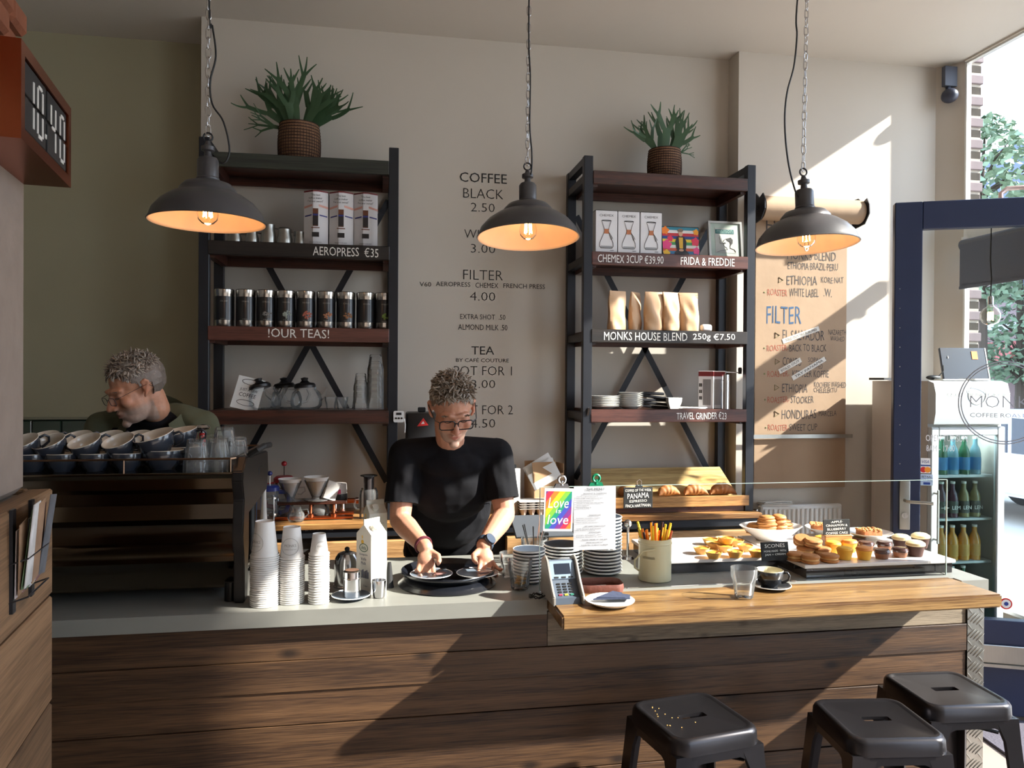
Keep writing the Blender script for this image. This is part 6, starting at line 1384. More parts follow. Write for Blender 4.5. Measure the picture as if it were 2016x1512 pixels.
# egg cartons
for i in range(4):
    t = thing('egg_tray', nth(i, 4, 'grey egg tray', 'the stack by the paper towel'), 'egg tray', ob(1052, 3.93)+Vector((0, 0, .035+.012*i)) if i else ob(1052, 3.93)+Vector((0, 0, .035)), group='stacked egg trays')
    bm = BM()
    for a in range(4):
        for c_ in range(3): lathe(bm, [(.010, -.034), (.013, -.03), (.021, 0), (.019, 0), (.011, -.028), (.0, -.03)], 8, cx=-.066+.044*a, cy=-.044+.044*c_)
    box(bm, -.09, .09, -.068, .068, -.001, .001); obj('tray_cells', bm, mat('egg_carton', S(186, 178, 170), .95, bump=.3, scale=60), t)
# cardboard box with papers
t = thing('cardboard_box', 'open cardboard box stuffed with papers beside the steel post', 'box', ob(1074, 4.06), 12); M_CBD = mat('cardboard', S(176, 140, 104), .85)
bm = BM(); box(bm, -.10, .08, -.06, -.057, 0, .20); box(bm, -.10, .08, .057, .06, 0, .26); box(bm, -.10, -.097, -.06, .06, 0, .20); box(bm, .077, .08, -.06, .06, 0, .25); box(bm, -.10, .08, -.06, .06, 0, .003); prism(bm, [(-.06, .20), (-.04, .26), (-.038, .26), (-.057, .20)], -.10, .04, 'y' if 0 else 'x'); obj('box_shell', bm, M_CBD, t)
for i, (a, z) in enumerate(((-24, .15), (-20, .17), (-28, .19))):
    bm = BM(); box(bm, -.09, .08, -.0, .002, 0, .09, M=T(-.01, -.068+.012*i if i == 0 else -.045+.02*i, z) @ RY(a) @ RX(-12)); o = obj('paper_sheets', bm, M_PAPER, None, loc=t.location, rz=12); tag(o, ('front', 'middle', 'rear')[i]+' slanted printed sheet sticking out of the cardboard box', 'papers')
# black equipment case behind the barista with red triangle
xa = aY(800, 830, 4.0).x; xb = aY(862, 830, 4.0).x; zt_ = aY(830, 812, 4.0).z
t = thing('coffee_grinder', 'tall black grinder case with a red triangle mark behind the barista', 'grinder', ((xa+xb)/2, 4.05, BKZ+.0005))
bm = BM(); box(bm, (xa-xb)/2, (xb-xa)/2+.05, -.09, .09, 0, zt_-BKZ, bev=.012, seg=2); obj('case', bm, M_PLASTIC, t); bm = BM(); box(bm, -.02, .02, -.015, .015, zt_-BKZ, zt_-BKZ+.025, bev=.004); obj('top_catch', bm, M_PLASTIC, t)
bm = BM(); zc = aY(830, 832, 3.96).z-BKZ; prism(bm, [(-.028, zc-.02), (.030, zc-.014), (.004, zc+.024)], -.093, -.0905, 'y'); tr = obj('red_triangle', bm, M_RED, t); bm = BM(); prism(bm, [(-.008, zc-.008), (.010, zc-.006), (.003, zc+.008)], -.0945, -.0925, 'y'); obj('white_mark', bm, M_PAPER, tr)
# ---------------- pastry display slabs ----------------
DZ = 1.0
M_MARB = mat('white_slab', S(222, 216, 214), .25, coat=.3, var=.03); M_DKGL = mat('dark_glass_front', S(52, 50, 52), .08, .3, coat=.6)
def slab(x0, x1, ya, yb, zt_, label):
    t = thing('display_plinth', label, 'display stand', ((x0+x1)/2, ya, GZ+.0005)); w = (x1-x0)/2
    bm = BM(); box(bm, -w+.01, w-.012, .006, yb-ya, 0, zt_-GZ-.014); obj('plinth_base', bm, M_DKGL, t)
    bm = BM(); box(bm, -w, w, 0, yb-ya, zt_-GZ-.014, zt_-GZ-.001, bev=.002); obj('slab_top', bm, M_MARB, t)
slab(1.04, 1.50, 2.665, 3.05, DZ, 'low left plinth with white top carrying the custard tarts')
slab(1.512, 2.125, 2.525, 3.05, DZ, 'right plinth with white top carrying muffins and cookies')
def od(px, py): a = aZ(px, py, DZ); return Vector((a.x, a.y, DZ+.0005))
M_TPAS = mat('tart_pastry', S(214, 160, 84), .6, var=.25, scale=60, bump=.4); M_CUST = mat('custard', S(238, 186, 70), .25, coat=.3, var=.2, scale=40); M_BURN = mat('burnt_sugar', S(110, 56, 24), .3, coat=.3, var=.4, scale=60)
def tart(loc, rz, label):
    t = thing('custard_tart', label, 'tart', loc, rz, group='custard tarts')
    bm = BM(); lathe(bm, [(0, 0), (.019, 0), (.028, .016), (.0315, .024), (.0300, .0245), (.026, .019), (0, .018)], 26); obj('tart_case', bm, M_TPAS, t)
    bm = BM(); lathe(bm, [(.0272, .0195), (.02, .0215), (0, .0220)], 22); c = obj('custard_filling', bm, M_CUST, t)
    bm = BM(); rnd = random.Random(int(loc.x*1e4))
    for i in range(3): a = rnd.uniform(0, 6.28); ell(bm, (.013*cos(a), .013*sin(a), .0215), (.008, .005, .0012), 9, 4)
    obj('burnt_spots', bm, M_BURN, c)
W1 = ['front left', 'second of the front', 'third of the front', 'front right', 'left of the second row', 'middle of the second row', 'right of the second row', 'back left', 'back right', 'hindmost']
TP = [(1381, 1090), (1405, 1099), (1447, 1097), (1490, 1096), (1405, 1080), (1427, 1086), (1467, 1085), (1424, 1070), (1449, 1075), (1398, 1072)]
for i, (px, py) in enumerate(TP):
    p = od(px, py); tart(p, i*40, 'golden custard tart, %s of the tarts on the left plinth' % W1[i])
tart(od(1430, 1083)+Vector((0, 0, .0255)), 20, 'golden custard tart lying on top of the other tarts'); 
M_CK = mat('cookie_brown', S(176, 118, 66), .75, var=.25, scale=60, bump=.6); M_CRM = mat('cookie_cream', S(220, 180, 120), .6)
def cookie(loc, rz, label, tilt=(0, 0)):
    t = thing('sandwich_cookie', label, 'cookie', loc, rz, group='sandwich cookies'); t.rotation_euler.x = radians(tilt[0]); t.rotation_euler.y = radians(tilt[1])
    bm = BM(); lathe(bm, [(0, 0), (.029, 0), (.033, .004), (.033, .010), (0, .011)], 28); lathe(bm, [(0, .016), (.033, .017), (.034, .024), (.028, .029), (0, .031)], 28); obj('cookie_halves', bm, M_CK, t)
    bm = BM(); lathe(bm, [(0, .010), (.030, .0105), (.030, .0165), (0, .017)], 24); obj('cream_filling', bm, M_CRM, t)
for px, py, dz, lb, tl_ in ((1566, 1103, 0, 'brown sandwich cookie at the left of the cookie pile', (0, 0)), (1595, 1108, 0, 'brown sandwich cookie at the front of the pile', (0, 0)), (1633, 1106, 0, 'brown sandwich cookie at the front right of the pile', (0, 0)),
                            (1586, 1091, 0, 'brown sandwich cookie hidden low in the pile', (0, 0)), (1618, 1092, 0, 'brown sandwich cookie low behind the front pair', (0, 0)), (1600, 1092, .032, 'brown sandwich cookie lying on the pile', (6, 0)), (1579, 1088, .033, 'brown patterned cookie tilted on top of the pile', (18, -8))):
    cookie(od(px, py)+Vector((0, 0, dz)), 0, lb, tl_)
M_MY = mat('muffin_yellow', S(236, 178, 62), .7, var=.2, scale=50, bump=.4); M_MO = mat('muffin_orange', S(214, 140, 70), .6, var=.2, scale=50, bump=.4); M_MB = mat('cake_brown', S(138, 92, 66), .7, var=.2, scale=60, bump=.4); M_MG = mat('dark_glaze', S(78, 52, 48), .15, coat=.7, var=.2); M_MC = mat('chocolate_case', S(70, 40, 32), .7, var=.2); M_ICE = mat('pale_icing', S(238, 222, 176), .45, var=.05)
def muffin(loc, kind, label, r=.030, h=.034):
    t = thing({'y': 'yellow_muffin', 'o': 'orange_muffin', 'b': 'glazed_cake', 'c': 'cupcake'}[kind], label, {'c': 'cupcake', 'b': 'cake'}.get(kind, 'muffin'), loc, group={'y': 'yellow muffins', 'o': 'orange muffins', 'b': 'dark glazed cakes', 'c': 'iced cupcakes'}[kind])
    n = 40; bm = BM(); rings = []
    for z, k in ((0, .74), (h*.5, .86), (h, 1.0)):
        rings.append([bm.verts.new((r*k*(1+(.03 if i % 2 and kind == 'c' else 0))*cos(2*pi*i/n), r*k*(1+(.03 if i % 2 and kind == 'c' else 0))*sin(2*pi*i/n), z)) for i in range(n)])
    for a, b in zip(rings, rings[1:]):
        for i in range(n): j = (i+1) % n; bm.faces.new((a[i], a[j], b[j], b[i]))
    bm.faces.new(rings[0][::-1]); obj('cake_base', bm, {'y': M_MY, 'o': M_MY, 'b': M_MB, 'c': M_MC}[kind], t)
    top = {'y': [(r*.98, h), (r*1.03, h+.003), (r*.85, h+.010), (r*.4, h+.014), (0, h+.015)], 'o': [(r*.98, h), (r*1.06, h+.003), (r*.9, h+.011), (r*.4, h+.014), (0, h+.015)], 'b': [(r*.99, h-.006), (r*1.04, h), (r*.9, h+.008), (r*.5, h+.009), (0, h+.008)], 'c': [(r*.98, h), (r*1.10, h+.004), (r*1.05, h+.012), (r*.7, h+.019), (r*.3, h+.021), (0, h+.020)]}[kind]
    bm = BM(); lathe(bm, top, 30); obj({'y': 'muffin_top', 'o': 'muffin_top', 'b': 'glaze', 'c': 'icing'}[kind], bm, {'y': M_MY, 'o': M_MO, 'b': M_MG, 'c': M_ICE}[kind], t)
for px, py, k, lb in ((1663, 1101, 'y', 'yellow muffin at the front of the muffin row'), (1640, 1089, 'y', 'yellow muffin second row beside the cookies'), (1618, 1078, 'y', 'yellow muffin at the back left of the muffins'), (1652, 1077, 'y', 'yellow muffin at the back under the apple sign'),
                      (1701, 1101, 'o', 'orange topped muffin at the front of the row'), (1672, 1086, 'o', 'orange topped muffin behind the front yellow muffin'), (1736, 1099, 'b', 'dark glazed cake at the front beside the orange muffin'), (1772, 1096, 'b', 'dark glazed cake at the front beside the cupcakes'),
                      (1705, 1083, 'b', 'dark glazed cake behind the orange front muffin'), (1741, 1083, 'b', 'dark glazed cake in the second row middle'), (1690, 1074, 'b', 'dark glazed cake hindmost of its kind'), (1802, 1094, 'c', 'chocolate cupcake with pale icing at the front'), (1774, 1081, 'c', 'chocolate cupcake with pale icing left of the group'), (1812, 1078, 'c', 'chocolate cupcake with pale icing behind the front one')):
    muffin(od(px, py), k, lb, r=.032 if k == 'c' else .029, h=.038 if k == 'c' else (.026 if k == 'b' else .034))
# bowl of pastries, two plates
b = od(1532, 1068)+Vector((.0, .06, 0)); t = thing('white_bowl', 'large white oval bowl heaped with pastries', 'bowl', b); t.scale = (1.12, .85, 1)
bm = BM(); lathe(bm, [(0, .002), (.05, .002), (.05, 0), (.055, 0), (.06, .006), (.088, .030), (.118, .058), (.115, .059), (.085, .033), (.05, .010), (0, .009)], 48); obj('bowl_shell', bm, M_CERW, t, ang=60)
M_PUF = mat('puff_pastry', S(188, 128, 70), .6, var=.5, scale=30, bump=.8)
def puff(loc, s, rz, label, seed):
    s = tuple(q*1.22 for q in s)
    rnd = random.Random(seed); bm = BM()
    for i in range(7):
        z = i/7; ell(bm, (rnd.uniform(-.003, .003), rnd.uniform(-.003, .003), s[2]*(.15+z*1.6)), (s[0]*(1-.3*z*z)*rnd.uniform(.92, 1.05), s[1]*(1-.3*z*z)*rnd.uniform(.9, 1.05), s[2]*.28), 18, 8, R=Matrix.Rotation(rnd.uniform(-.15, .15), 3, 'X'))
    o = obj('scone', bm, M_PUF, None, loc=loc, rz=rz); tag(o, label, 'pastry', 'scones in the white bowl')
puff(b+Vector((-.030, -.022, .032)), (.036, .034, .034), 10, 'tall round golden scone at the left of the bowl', 1); puff(b+Vector((.024, -.020, .034)), (.030, .030, .034), 30, 'tall golden scone in the middle of the bowl', 2)
puff(b+Vector((.062, .0, .030)), (.034, .030, .024), 50, 'golden scone at the right of the bowl', 3); puff(b+Vector((-.062, .01, .026)), (.034, .032, .020), 0, 'low golden scone at the left bowl rim', 4); puff(b+Vector((.0, .03, .03)), (.040, .034, .030), 0, 'golden scone at the back of the bowl', 5)
def deep_plate(px, py, r, lb, foot=0):
    b = od(px, py)+Vector((0, .05, 0)); t = thing('white_plate', lb, 'plate', b)
    bm = BM(); f = foot; lathe(bm, [(0, .001+f*.8), (r*.45, f), (r*.48, 0), (r*.52, 0), (r*.54, f+.004), (r*.9, f+.018), (r, f+.024), (r*.985, f+.026), (r*.8, f+.016), (r*.5, f+.008), (0, f+.007)], 44); obj('plate_body', bm, M_CERW, t, ang=60); return b
p2 = deep_plate(1640, 1058, .088, 'white plate behind the apple cinnamon sign', .008); p3 = deep_plate(1726, 1075, .092, 'white footed plate with the last cake slice', .022)
M_CAK = mat('crumb_cake', S(160, 96, 54), .85, var=.3, scale=70, bump=.7); M_CRU = mat('crumble_top', S(206, 148, 92), .9, var=.4, scale=90, bump=.9)
def slice_(loc, rz, label, w=.042, d=.028, h=.028):
    t = thing('cake_slice', label, 'cake', loc, rz); bm = BM(); box(bm, -w, w, -d, d, 0, h, bev=.003, seg=2); obj('cake_layer', bm, M_CAK, t)
    bm = BM(); rnd = random.Random(5)
    for i in range(46): x, y = rnd.uniform(-w, w), rnd.uniform(-d, d); ell(bm, (x, y, h+.001), (rnd.uniform(.004, .008),)*2+(.005,), 7, 4)
    obj('crumble', bm, M_CRU, t)
slice_(p3+Vector((-.014, -.02, .032)), 4, 'brown coffee cake slice with crumble top on the footed plate'); slice_(p2+Vector((-.045, .0, .02)), 60, 'coffee cake piece half hidden behind the apple sign', .03, .024)
def board(x0, x1, y0, y1, Y_, lines, name, label, wood_=False, lean=-6):
    a = aY(x0, y1, Y_); c = aY(x1, y0, Y_); w = c.x-a.x; h = c.z-a.z
    t = thing(name, label, 'sign', ((a.x+c.x)/2, Y_, a.z)); bm = BM(); box(bm, -w/2, w/2, 0, .003, 0, h, bev=.001, M=RX(lean)); obj('board', bm, M_SLATE, t)
    bm = BM()
    for s_, u, ww, hh in lines: letters(bm, s_, 0, h*u, w*ww, h*hh, M=RX(lean), y=-.0008, jit=.0007)
    obj('lettering', bm, M_CHALK, t, ang=0)
    if wood_: bm = BM(); box(bm, -w/2, w/2, -.014, .016, DZ-a.z, .001, bev=.002); obj('wood_foot', bm, W_BACKTOP, t)
    return t
board(1500, 1555, 1042, 1080, 2.60, [('SCONES', .80, .72, .19), ('HOME MADE · WITH', .52, .8, .10), ('JAM + CREAM', .32, .74, .13), ('', .1, .3, .05)], 'scones_sign', 'chalk sign reading scones leaning on the white bowl', lean=-10)
t_ = bpy.data.objects['scones_sign']; t_.location.z = DZ+.001
board(1621, 1674, 1022, 1054, 2.72, [('·APPLE·', .84, .45, .13), ('CINNAMON &', .62, .8, .14), ('BLUEBERRY', .38, .7, .14), ('COFFEE CAKE', .13, .82, .15)], 'cake_sign', 'chalk sign reading apple cinnamon coffee cake on a wooden foot', True, lean=-3)
# water glass, cup and saucer on the bar
b = aZ(1473, 1182, BZ); GMW = glass_mesh(.029, .043, .098, 6)
tumbler(GMW, (b.x, b.y+.03, BZ+.0005), 'faceted glass of water on the wooden bar', name='water_glass')
bm = BM(); lathe(bm, [(0, .012), (.028, .012), (.0325, .045), (.034, .055), (0, .055)], 24); w_ = obj('water', bm, glass('water_clear', (.99, 1, 1, 1), .03), None, loc=(b.x, b.y+.03, BZ+.0005)); tag(w_, 'water filling the lower half of the bar glass', 'water')
b = aZ(1530, 1165, BZ); b.y += .045; sp = Vector((b.x, b.y, BZ+.0005)); st = saucer(sp, 'dark saucer with pale rim under the coffee cup on the bar', r=.068, top=mat('dark_ceramic', S(40, 42, 46), .2, coat=.4))
CD = cup_thing(.046, .055); 
for me_ in CD: me_.materials[0] = mat('dark_ceramic', S(40, 42, 46), .2, coat=.4)
CD[0].materials[1] = mat('cup_inside_cream', S(206, 198, 170), .2, coat=.4)
put_cup((sp.x-.004, sp.y, sp.z+.0075), (0, 0), -18, 'dark coffee cup with pale inside standing on the bar saucer', group=None, ms=CD)
spoon((sp.x+.05, sp.y-.002, sp.z+.017), 2, 'teaspoon sticking out from the bar saucer', None, L=.10, tilt=0)
# ---------------- drinks fridge ----------------
FY = 3.56; fx0, fx1 = 2.845, 3.285
M_FR = mat('fridge_white', S(196, 200, 202), .35, var=.02); M_FS = mat('fridge_side', S(196, 188, 180), .5, var=.04)
t = thing('drinks_fridge', 'tall white glass-door drinks fridge in the corner behind the door', 'fridge', ((fx0+fx1)/2, FY, 0)); w = (fx1-fx0)/2; D_ = .49
bm = BM(); box(bm, -w, -w+.02, .03, D_, .03, 1.665); box(bm, w-.02, w, .03, D_, .03, 1.665); box(bm, -w+.001, w-.001, D_-.02, D_-.001, .031, 1.664); box(bm, -w+.001, w-.001, .031, D_-.002, .031, .299); box(bm, -w+.001, w-.001, .031, D_-.002, 1.43, 1.664); obj('cabinet', bm, M_FS, t)
bm = BM(); prism(bm, [(.03, 1.44), (-.015, 1.44), (-.028, 1.50), (-.028, 1.60), (-.012, 1.655), (.03, 1.668)], -w, w, 'x'); hd = obj('header_panel', bm, M_FR, t, ang=40)
bm = BM(); hx = lambda px: aY(px, 777, FY-.03).x-(fx0+fx1)/2; hz = aY(1900, 777, FY-.03).z
letters(bm, 'COLD', (hx(1865)+hx(1896))/2, hz, hx(1896)-hx(1865), .020, y=-.0295, thin=.01); letters(bm, 'DRINKS', (hx(1947)+hx(1990))/2, hz-.0, hx(1990)-hx(1947), .020, y=-.0295, thin=.01); letters(bm, 'MONKS', (hx(1908)+hx(1940))/2, hz, hx(1940)-hx(1908), .019, y=-.0295, thin=.01)
tube(bm, [((hx(1908)+hx(1940))/2+.052*cos(k*pi/16), -.0290, hz+.052*sin(k*pi/16)) for k in range(32)], .0012, 4, closed=True); obj('lettering', bm, M_LOGO, hd, ang=0)
bm = BM(); z0, z1 = .31, 1.425; box(bm, -w, -w+.045, 0, .03, z0, z1, bev=.004); box(bm, w-.045, w, 0, .03, z0, z1, bev=.004); box(bm, -w+.045, w-.045, 0, .03, z0, z0+.05, bev=.004); box(bm, -w+.045, w-.045, 0, .03, z1-.045, z1, bev=.004); dr = obj('fridge_door', bm, M_FR, t)
bm = BM(); box(bm, -w+.04, w-.04, .012, .016, z0+.04, z1-.04); obj('door_glass', bm, glass('fridge_glass', (.86, .94, .93, 1), .08), dr)
bm = BM(); box(bm, -w+.012, -w+.024, -.035, -.025, .82, 1.10, bev=.003); cyl(bm, (-w+.018, 0, .84), (-w+.018, -.03, .84), .005); cyl(bm, (-w+.018, 0, 1.08), (-w+.018, -.03, 1.08), .005); obj('door_handle', bm, M_BRUSH, dr)
bm = BM(); box(bm, -w+.02, w-.02, .03, D_-.02, .30, .305); box(bm, -w+.021, -w+.023, .04, D_-.02, .31, 1.42); obj('liner', bm, mat('fridge_liner', S(150, 190, 186), .5), t)
SH = [1.165, .935, .705, .48]
for z in SH: bm = BM(); box(bm, -w+.024, w-.03, .05, D_-.04, z-.014, z, bev=.002); obj('fridge_shelf', bm, M_FR, t)
bm = BM(); box(bm, -w, w, .03, .06, .03, .30); obj('grille', bm, M_FR, t)
for i in range(6): bm = BM(); box(bm, -w+.04, w-.04, .022, .032, .06+.035*i, .075+.035*i); obj('slat', bm, M_BRUSH, t)
ld = bpy.data.lights.new('fridge_light', 'AREA'); ld.energy = 2; ld.size = .34; ld.size_y = .06; ld.shape = 'RECTANGLE'; ld.color = (.88, .97, 1); lo = bpy.data.objects.new('fridge_light', ld); COL.objects.link(lo); lo.parent = t; lo.location = (0, .10, 1.415)
def bottle(loc, r, h, glassm, liquid, label, grp, lab=None, cap=None, name='drink_bottle'):
    t = thing(name, label, 'bottle', loc, group=grp); bm = BM()
    lathe(bm, [(0, 0), (r, 0), (r, h*.55), (r*.8, h*.68), (r*.42, h*.80), (r*.40, h*.95), (0, h*.95)], 16); obj('bottle_body', bm, liquid, t)
    bm = BM(); lathe(bm, [(0, h*.94), (r*.46, h*.94), (r*.46, h), (0, h)], 12); obj('bottle_cap', bm, cap or M_PAPER, t)
    if lab:
        bm = BM(); lathe(bm, [(r+.0006, h*.12), (r+.0006, h*.46)], 16); l_ = obj('bottle_label', bm, lab[0], t)
        if lab[1]:
            bm = BM(); letters(bm, lab[1], 0, h*.28, r*1.7, h*.10, y=-r-.0015); obj('lettering', bm, M_PAPER, l_, ang=0)
M_LQ = {k: mat('liquid_'+k, c, .12, coat=.5, var=.08) for k, c in (('plum', S(90, 50, 66)), ('lemon', S(150, 140, 100)), ('juice', S(214, 150, 60)), ('green', S(52, 100, 70)), ('olive', S(110, 128, 74)), ('water', S(120, 160, 176)))}
def frow(z, ys, xs, r, h, keys, nm, lab, texts=None):
    for i, x in enumerate(xs):
        bottle(((fx0+fx1)/2+x, FY+ys, z+.001), r, h, None, M_LQ[keys[i % len(keys)]], '%s on the %s' % (nm[i % len(nm)], lab[0]), lab[1], (mat('label_%s' % lab[2], lab[3], .5), texts[i % len(texts)] if texts else None), lab[4] if len(lab) > 4 else None)
OR5 = ['first', 'second', 'third', 'fourth', 'fifth']
xs5 = [-.155+.068*i for i in range(5)]
frow(SH[0], .09, xs5, .028, .20, ['water', 'green'], [o+' blue-labelled bottle from left' for o in OR5], ('top fridge shelf', 'bottles on the top fridge shelf', 'blue', S(70, 130, 180)))
frow(SH[1], .09, xs5, .028, .19, ['green', 'plum', 'plum', 'lemon', 'lemon'], [o+' soft drink bottle from left' for o in OR5], ('second fridge shelf', 'soft drinks on the second fridge shelf', 'smoke', S(90, 90, 84)), ['D+', '+', 'LEM', 'LEN', 'LEN'])
frow(SH[2], .09, xs5[1:], .030, .185, ['juice'], [o+' orange juice bottle from left' for o in OR5], ('third fridge shelf', 'juice bottles on the third fridge shelf', 'amber', S(210, 160, 80)), None)
frow(SH[3], .09, xs5[:4], .027, .19, ['olive', 'green', 'green', 'green'], [o+' green bottle from left' for o in OR5], ('bottom fridge shelf', 'green bottles on the bottom fridge shelf', 'lime', S(120, 150, 90)), None)
t = thing('drink_can', 'red and green drinks can at the left of the third fridge shelf', 'can', ((fx0+fx1)/2-.155, FY+.09, SH[2]+.001)); bm = BM(); lathe(bm, [(0, 0), (.028, 0), (.031, .006), (.031, .150), (.027, .158), (0, .156)], 22); obj('can_body', bm, M_RED, t); bm = BM(); lathe(bm, [(.0314, .02), (.0314, .055)], 22); obj('green_band', bm, mat('can_green', S(40, 140, 80), .4), t); bm = BM(); letters(bm, '5', 0, .10, .03, .05, y=-.033); obj('lettering', bm, M_PAPER, t)
# things on the fridge
FT = 1.669
t = thing('dark_screen_back', 'dark rectangular screen back leaning on top of the fridge', 'screen', (aY(1905, 700, 3.70).x, 3.70, FT+.001), -6); bm = BM(); a = aY(1864, 700, 3.7).x; c_ = aY(1948, 700, 3.7).x; w_ = (c_-a)/2; box(bm, -w_, w_, 0, .016, 0, .185, M=RX(-14), bev=.003); obj('screen_back', bm, mat('screen_back', S(44, 50, 64), .4), t)
bm = BM(); box(bm, w_*.35, w_*.6, -.002, 0, .12, .165, M=RX(-14)); obj('orange_tag', bm, mat('tag_orange', S(240, 140, 60), .5), t); bm = BM(); box(bm, w_-.006, w_, -.0015, 0, 0, .185, M=RX(-14)); obj('pale_edge', bm, M_PAPER, t); bm = BM(); ell(bm, (-w_*.7, -.001, .13), (.003, .002, .008), M=RX(-14)); obj('small_mark', bm, M_PAPER, t)
bm = BM(); ell(bm, (0, 0, .014), (.045, .02, .013)); tube(bm, [(.03, 0, .02), (.06, .0, .05), (.075, .02, .08)], .003, 6); o = obj('handset', bm, M_PLASTIC, None, loc=(aY(1838, 735, 3.66).x, 3.66, FT+.001)); tag(o, 'dark phone handset lying on top of the fridge', 'phone')
for i, (px, w_) in enumerate(((1864, .07), (1915, .05), (1735, .04))):
    bm = BM(); box(bm, -w_, w_, -.05, .05, 0, .006+.003*i, M=RZ(8*i), bev=.001); o = obj('paper_pile', bm, M_PAPER if i < 2 else M_PLASTIC, None, loc=(aY(px, 735, 3.64 if i < 2 else 3.95).x, 3.63 if i < 2 else 3.95, FT+.001)); tag(o, ['loose white papers lying left on the fridge top', 'loose white papers lying right on the fridge top', 'flat dark pad on the rear of the fridge top'][i], 'papers' if i < 2 else 'pad')
# ---------------- bar stools ----------------
M_GUN = mat('gunmetal', S(54, 52, 55), .28, .75, var=.12, scale=5); M_GUN2 = mat('gunmetal_dark', S(40, 39, 42), .45, .6, var=.1)
def stool(c, rz, label, H=.66, w=.288):
    t = thing('bar_stool', label, 'stool', (c[0], c[1], 0), rz, group=None)
    N_ = 6; bm = BM(); rings = []
    def ring(s, rr, z): return [bm.verts.new((x, y, z)) for x, y in rrect(s, s, rr, N_)]
    P = [(w-.055, .028, H-.004), (w-.048, .030, H-.003), (w-.036, .034, H+.000), (w-.022, .040, H), (w-.008, .044, H-.005), (w, .046, H-.014), (w+.003, .047, H-.040), (w+.005, .047, H-.048), (w+.002, .046, H-.048)]
    rings = [ring(*p) for p in P]
    n = len(rings[0])
    sl = []
    for i, v in enumerate(rings[0]):   # hand slot outline, matched to the outer ring
        x, y = v.co.x, v.co.y; a = atan2(y, x); q = i/(n); 
        L_, r_ = .030, .0125
        sg = lambda q: (1 if q > 0 else -1)*abs(q); c_, s_ = cos(a), sin(a); sl.append((.047*(1 if c_ > 0 else -1)*abs(c_)**.45, .0165*(1 if s_ > 0 else -1)*abs(s_)**.7))
    s0 = [bm.verts.new((x, y, H-.0045)) for x, y in sl]; s1 = [bm.verts.new((x, y, H-.014)) for x, y in sl]
    for A, Bq in [(s1, s0), (s0, rings[0])]+list(zip(rings, rings[1:])):
        for i in range(n): j = (i+1) % n; bm.faces.new((A[i], A[j], Bq[j], Bq[i]))
    bmesh.ops.recalc_face_normals(bm, faces=bm.faces[:]); obj('seat', bm, M_GUN, t, ang=50)
    f = .178
    for sx in (-1, 1):
        for sy in (-1, 1):
            bm = BM(); tx, ty = sx*(w/2-.016), sy*(w/2-.016); bx, by = sx*f, sy*f
            def sec(k, z, wd): x = tx+(bx-tx)*k; y = ty+(by-ty)*k; return [bm.verts.new(p) for p in ((x+sx*.016, y+sy*.016, z), (x+sx*.016-sx*wd, y+sy*.016, z), (x+sx*.012-sx*wd, y+sy*.008, z), (x+sx*.006, y+sy*.006, z), (x+sx*.008, y+sy*.012-sy*wd, z), (x+sx*.016, y+sy*.016-sy*wd, z))]
            S_ = [sec(0, H-.045, .075), sec(.10, H-.115, .050), sec(.5, H*.45, .042), sec(1, .01, .034)]
            for a, b in zip(S_, S_[1:]):
                for i in range(6): j = (i+1) % 6; bm.faces.new((a[i], a[j], b[j], b[i]))
            bm.faces.new(S_[0]); bm.faces.new(S_[-1]); bmesh.ops.recalc_face_normals(bm, faces=bm.faces[:]); lg = obj('leg', bm, M_GUN, t, ang=30)
            bm = BM(); box(bm, bx+sx*.018, bx-sx*.02, by+sy*.018, by-sy*.02, 0, .018); obj('rubber_foot', bm, M_RUBBER, lg)
    for k in range(4):
        R_ = RZ(90*k); bm = BM(); prism(bm, [(-w/2+.05, H-.046), (w/2-.05, H-.046), (w/2-.05, H-.085), (w/2-.08, H-.072), (-w/2+.08, H-.072), (-w/2+.05, H-.085)], -w/2-.001, -w/2+.001, 'y', M=R_); obj('apron', bm, M_GUN, t)
    for k, z in ((0, H-.10), (1, H-.105)):
        bm = BM(); box(bm, -w/2*1.05, w/2*1.05, -.010, .010, z, z+.004, M=RZ(45+90*k)); obj('cross_brace', bm, M_GUN2, t)
    for k in range(4): bm = BM(); q = .165; box(bm, -q, q, -q-.002, -q+.002, .20, .222, M=RZ(90*k)); obj('foot_rail', bm, M_GUN2, t)
    return t
stool((.935, 2.165), 9.5, 'dark metal bar stool at the left with crumbs on its seat')
stool((1.468, 2.058), -7, 'dark metal bar stool in the middle of the three'); stool((1.834, 2.223), -4.5, 'shiny metal bar stool at the right end beside the tread plate')
M_CRB = mat('crumb', S(206, 160, 90), .9); rnd = random.Random(8)
bm = BM()
for i in range(14): a, b = rnd.uniform(-.11, -.02), rnd.uniform(-.08, .09); ell(bm, (a, b, .001), (.0022, .0018, .0012), 5, 4)
o = obj('crumbs', bm, M_CRB, None, loc=(.935, 2.165, .656), rz=9.5); tag(o, 'golden crumbs scattered on the left bar stool seat', 'crumbs', kind='stuff')
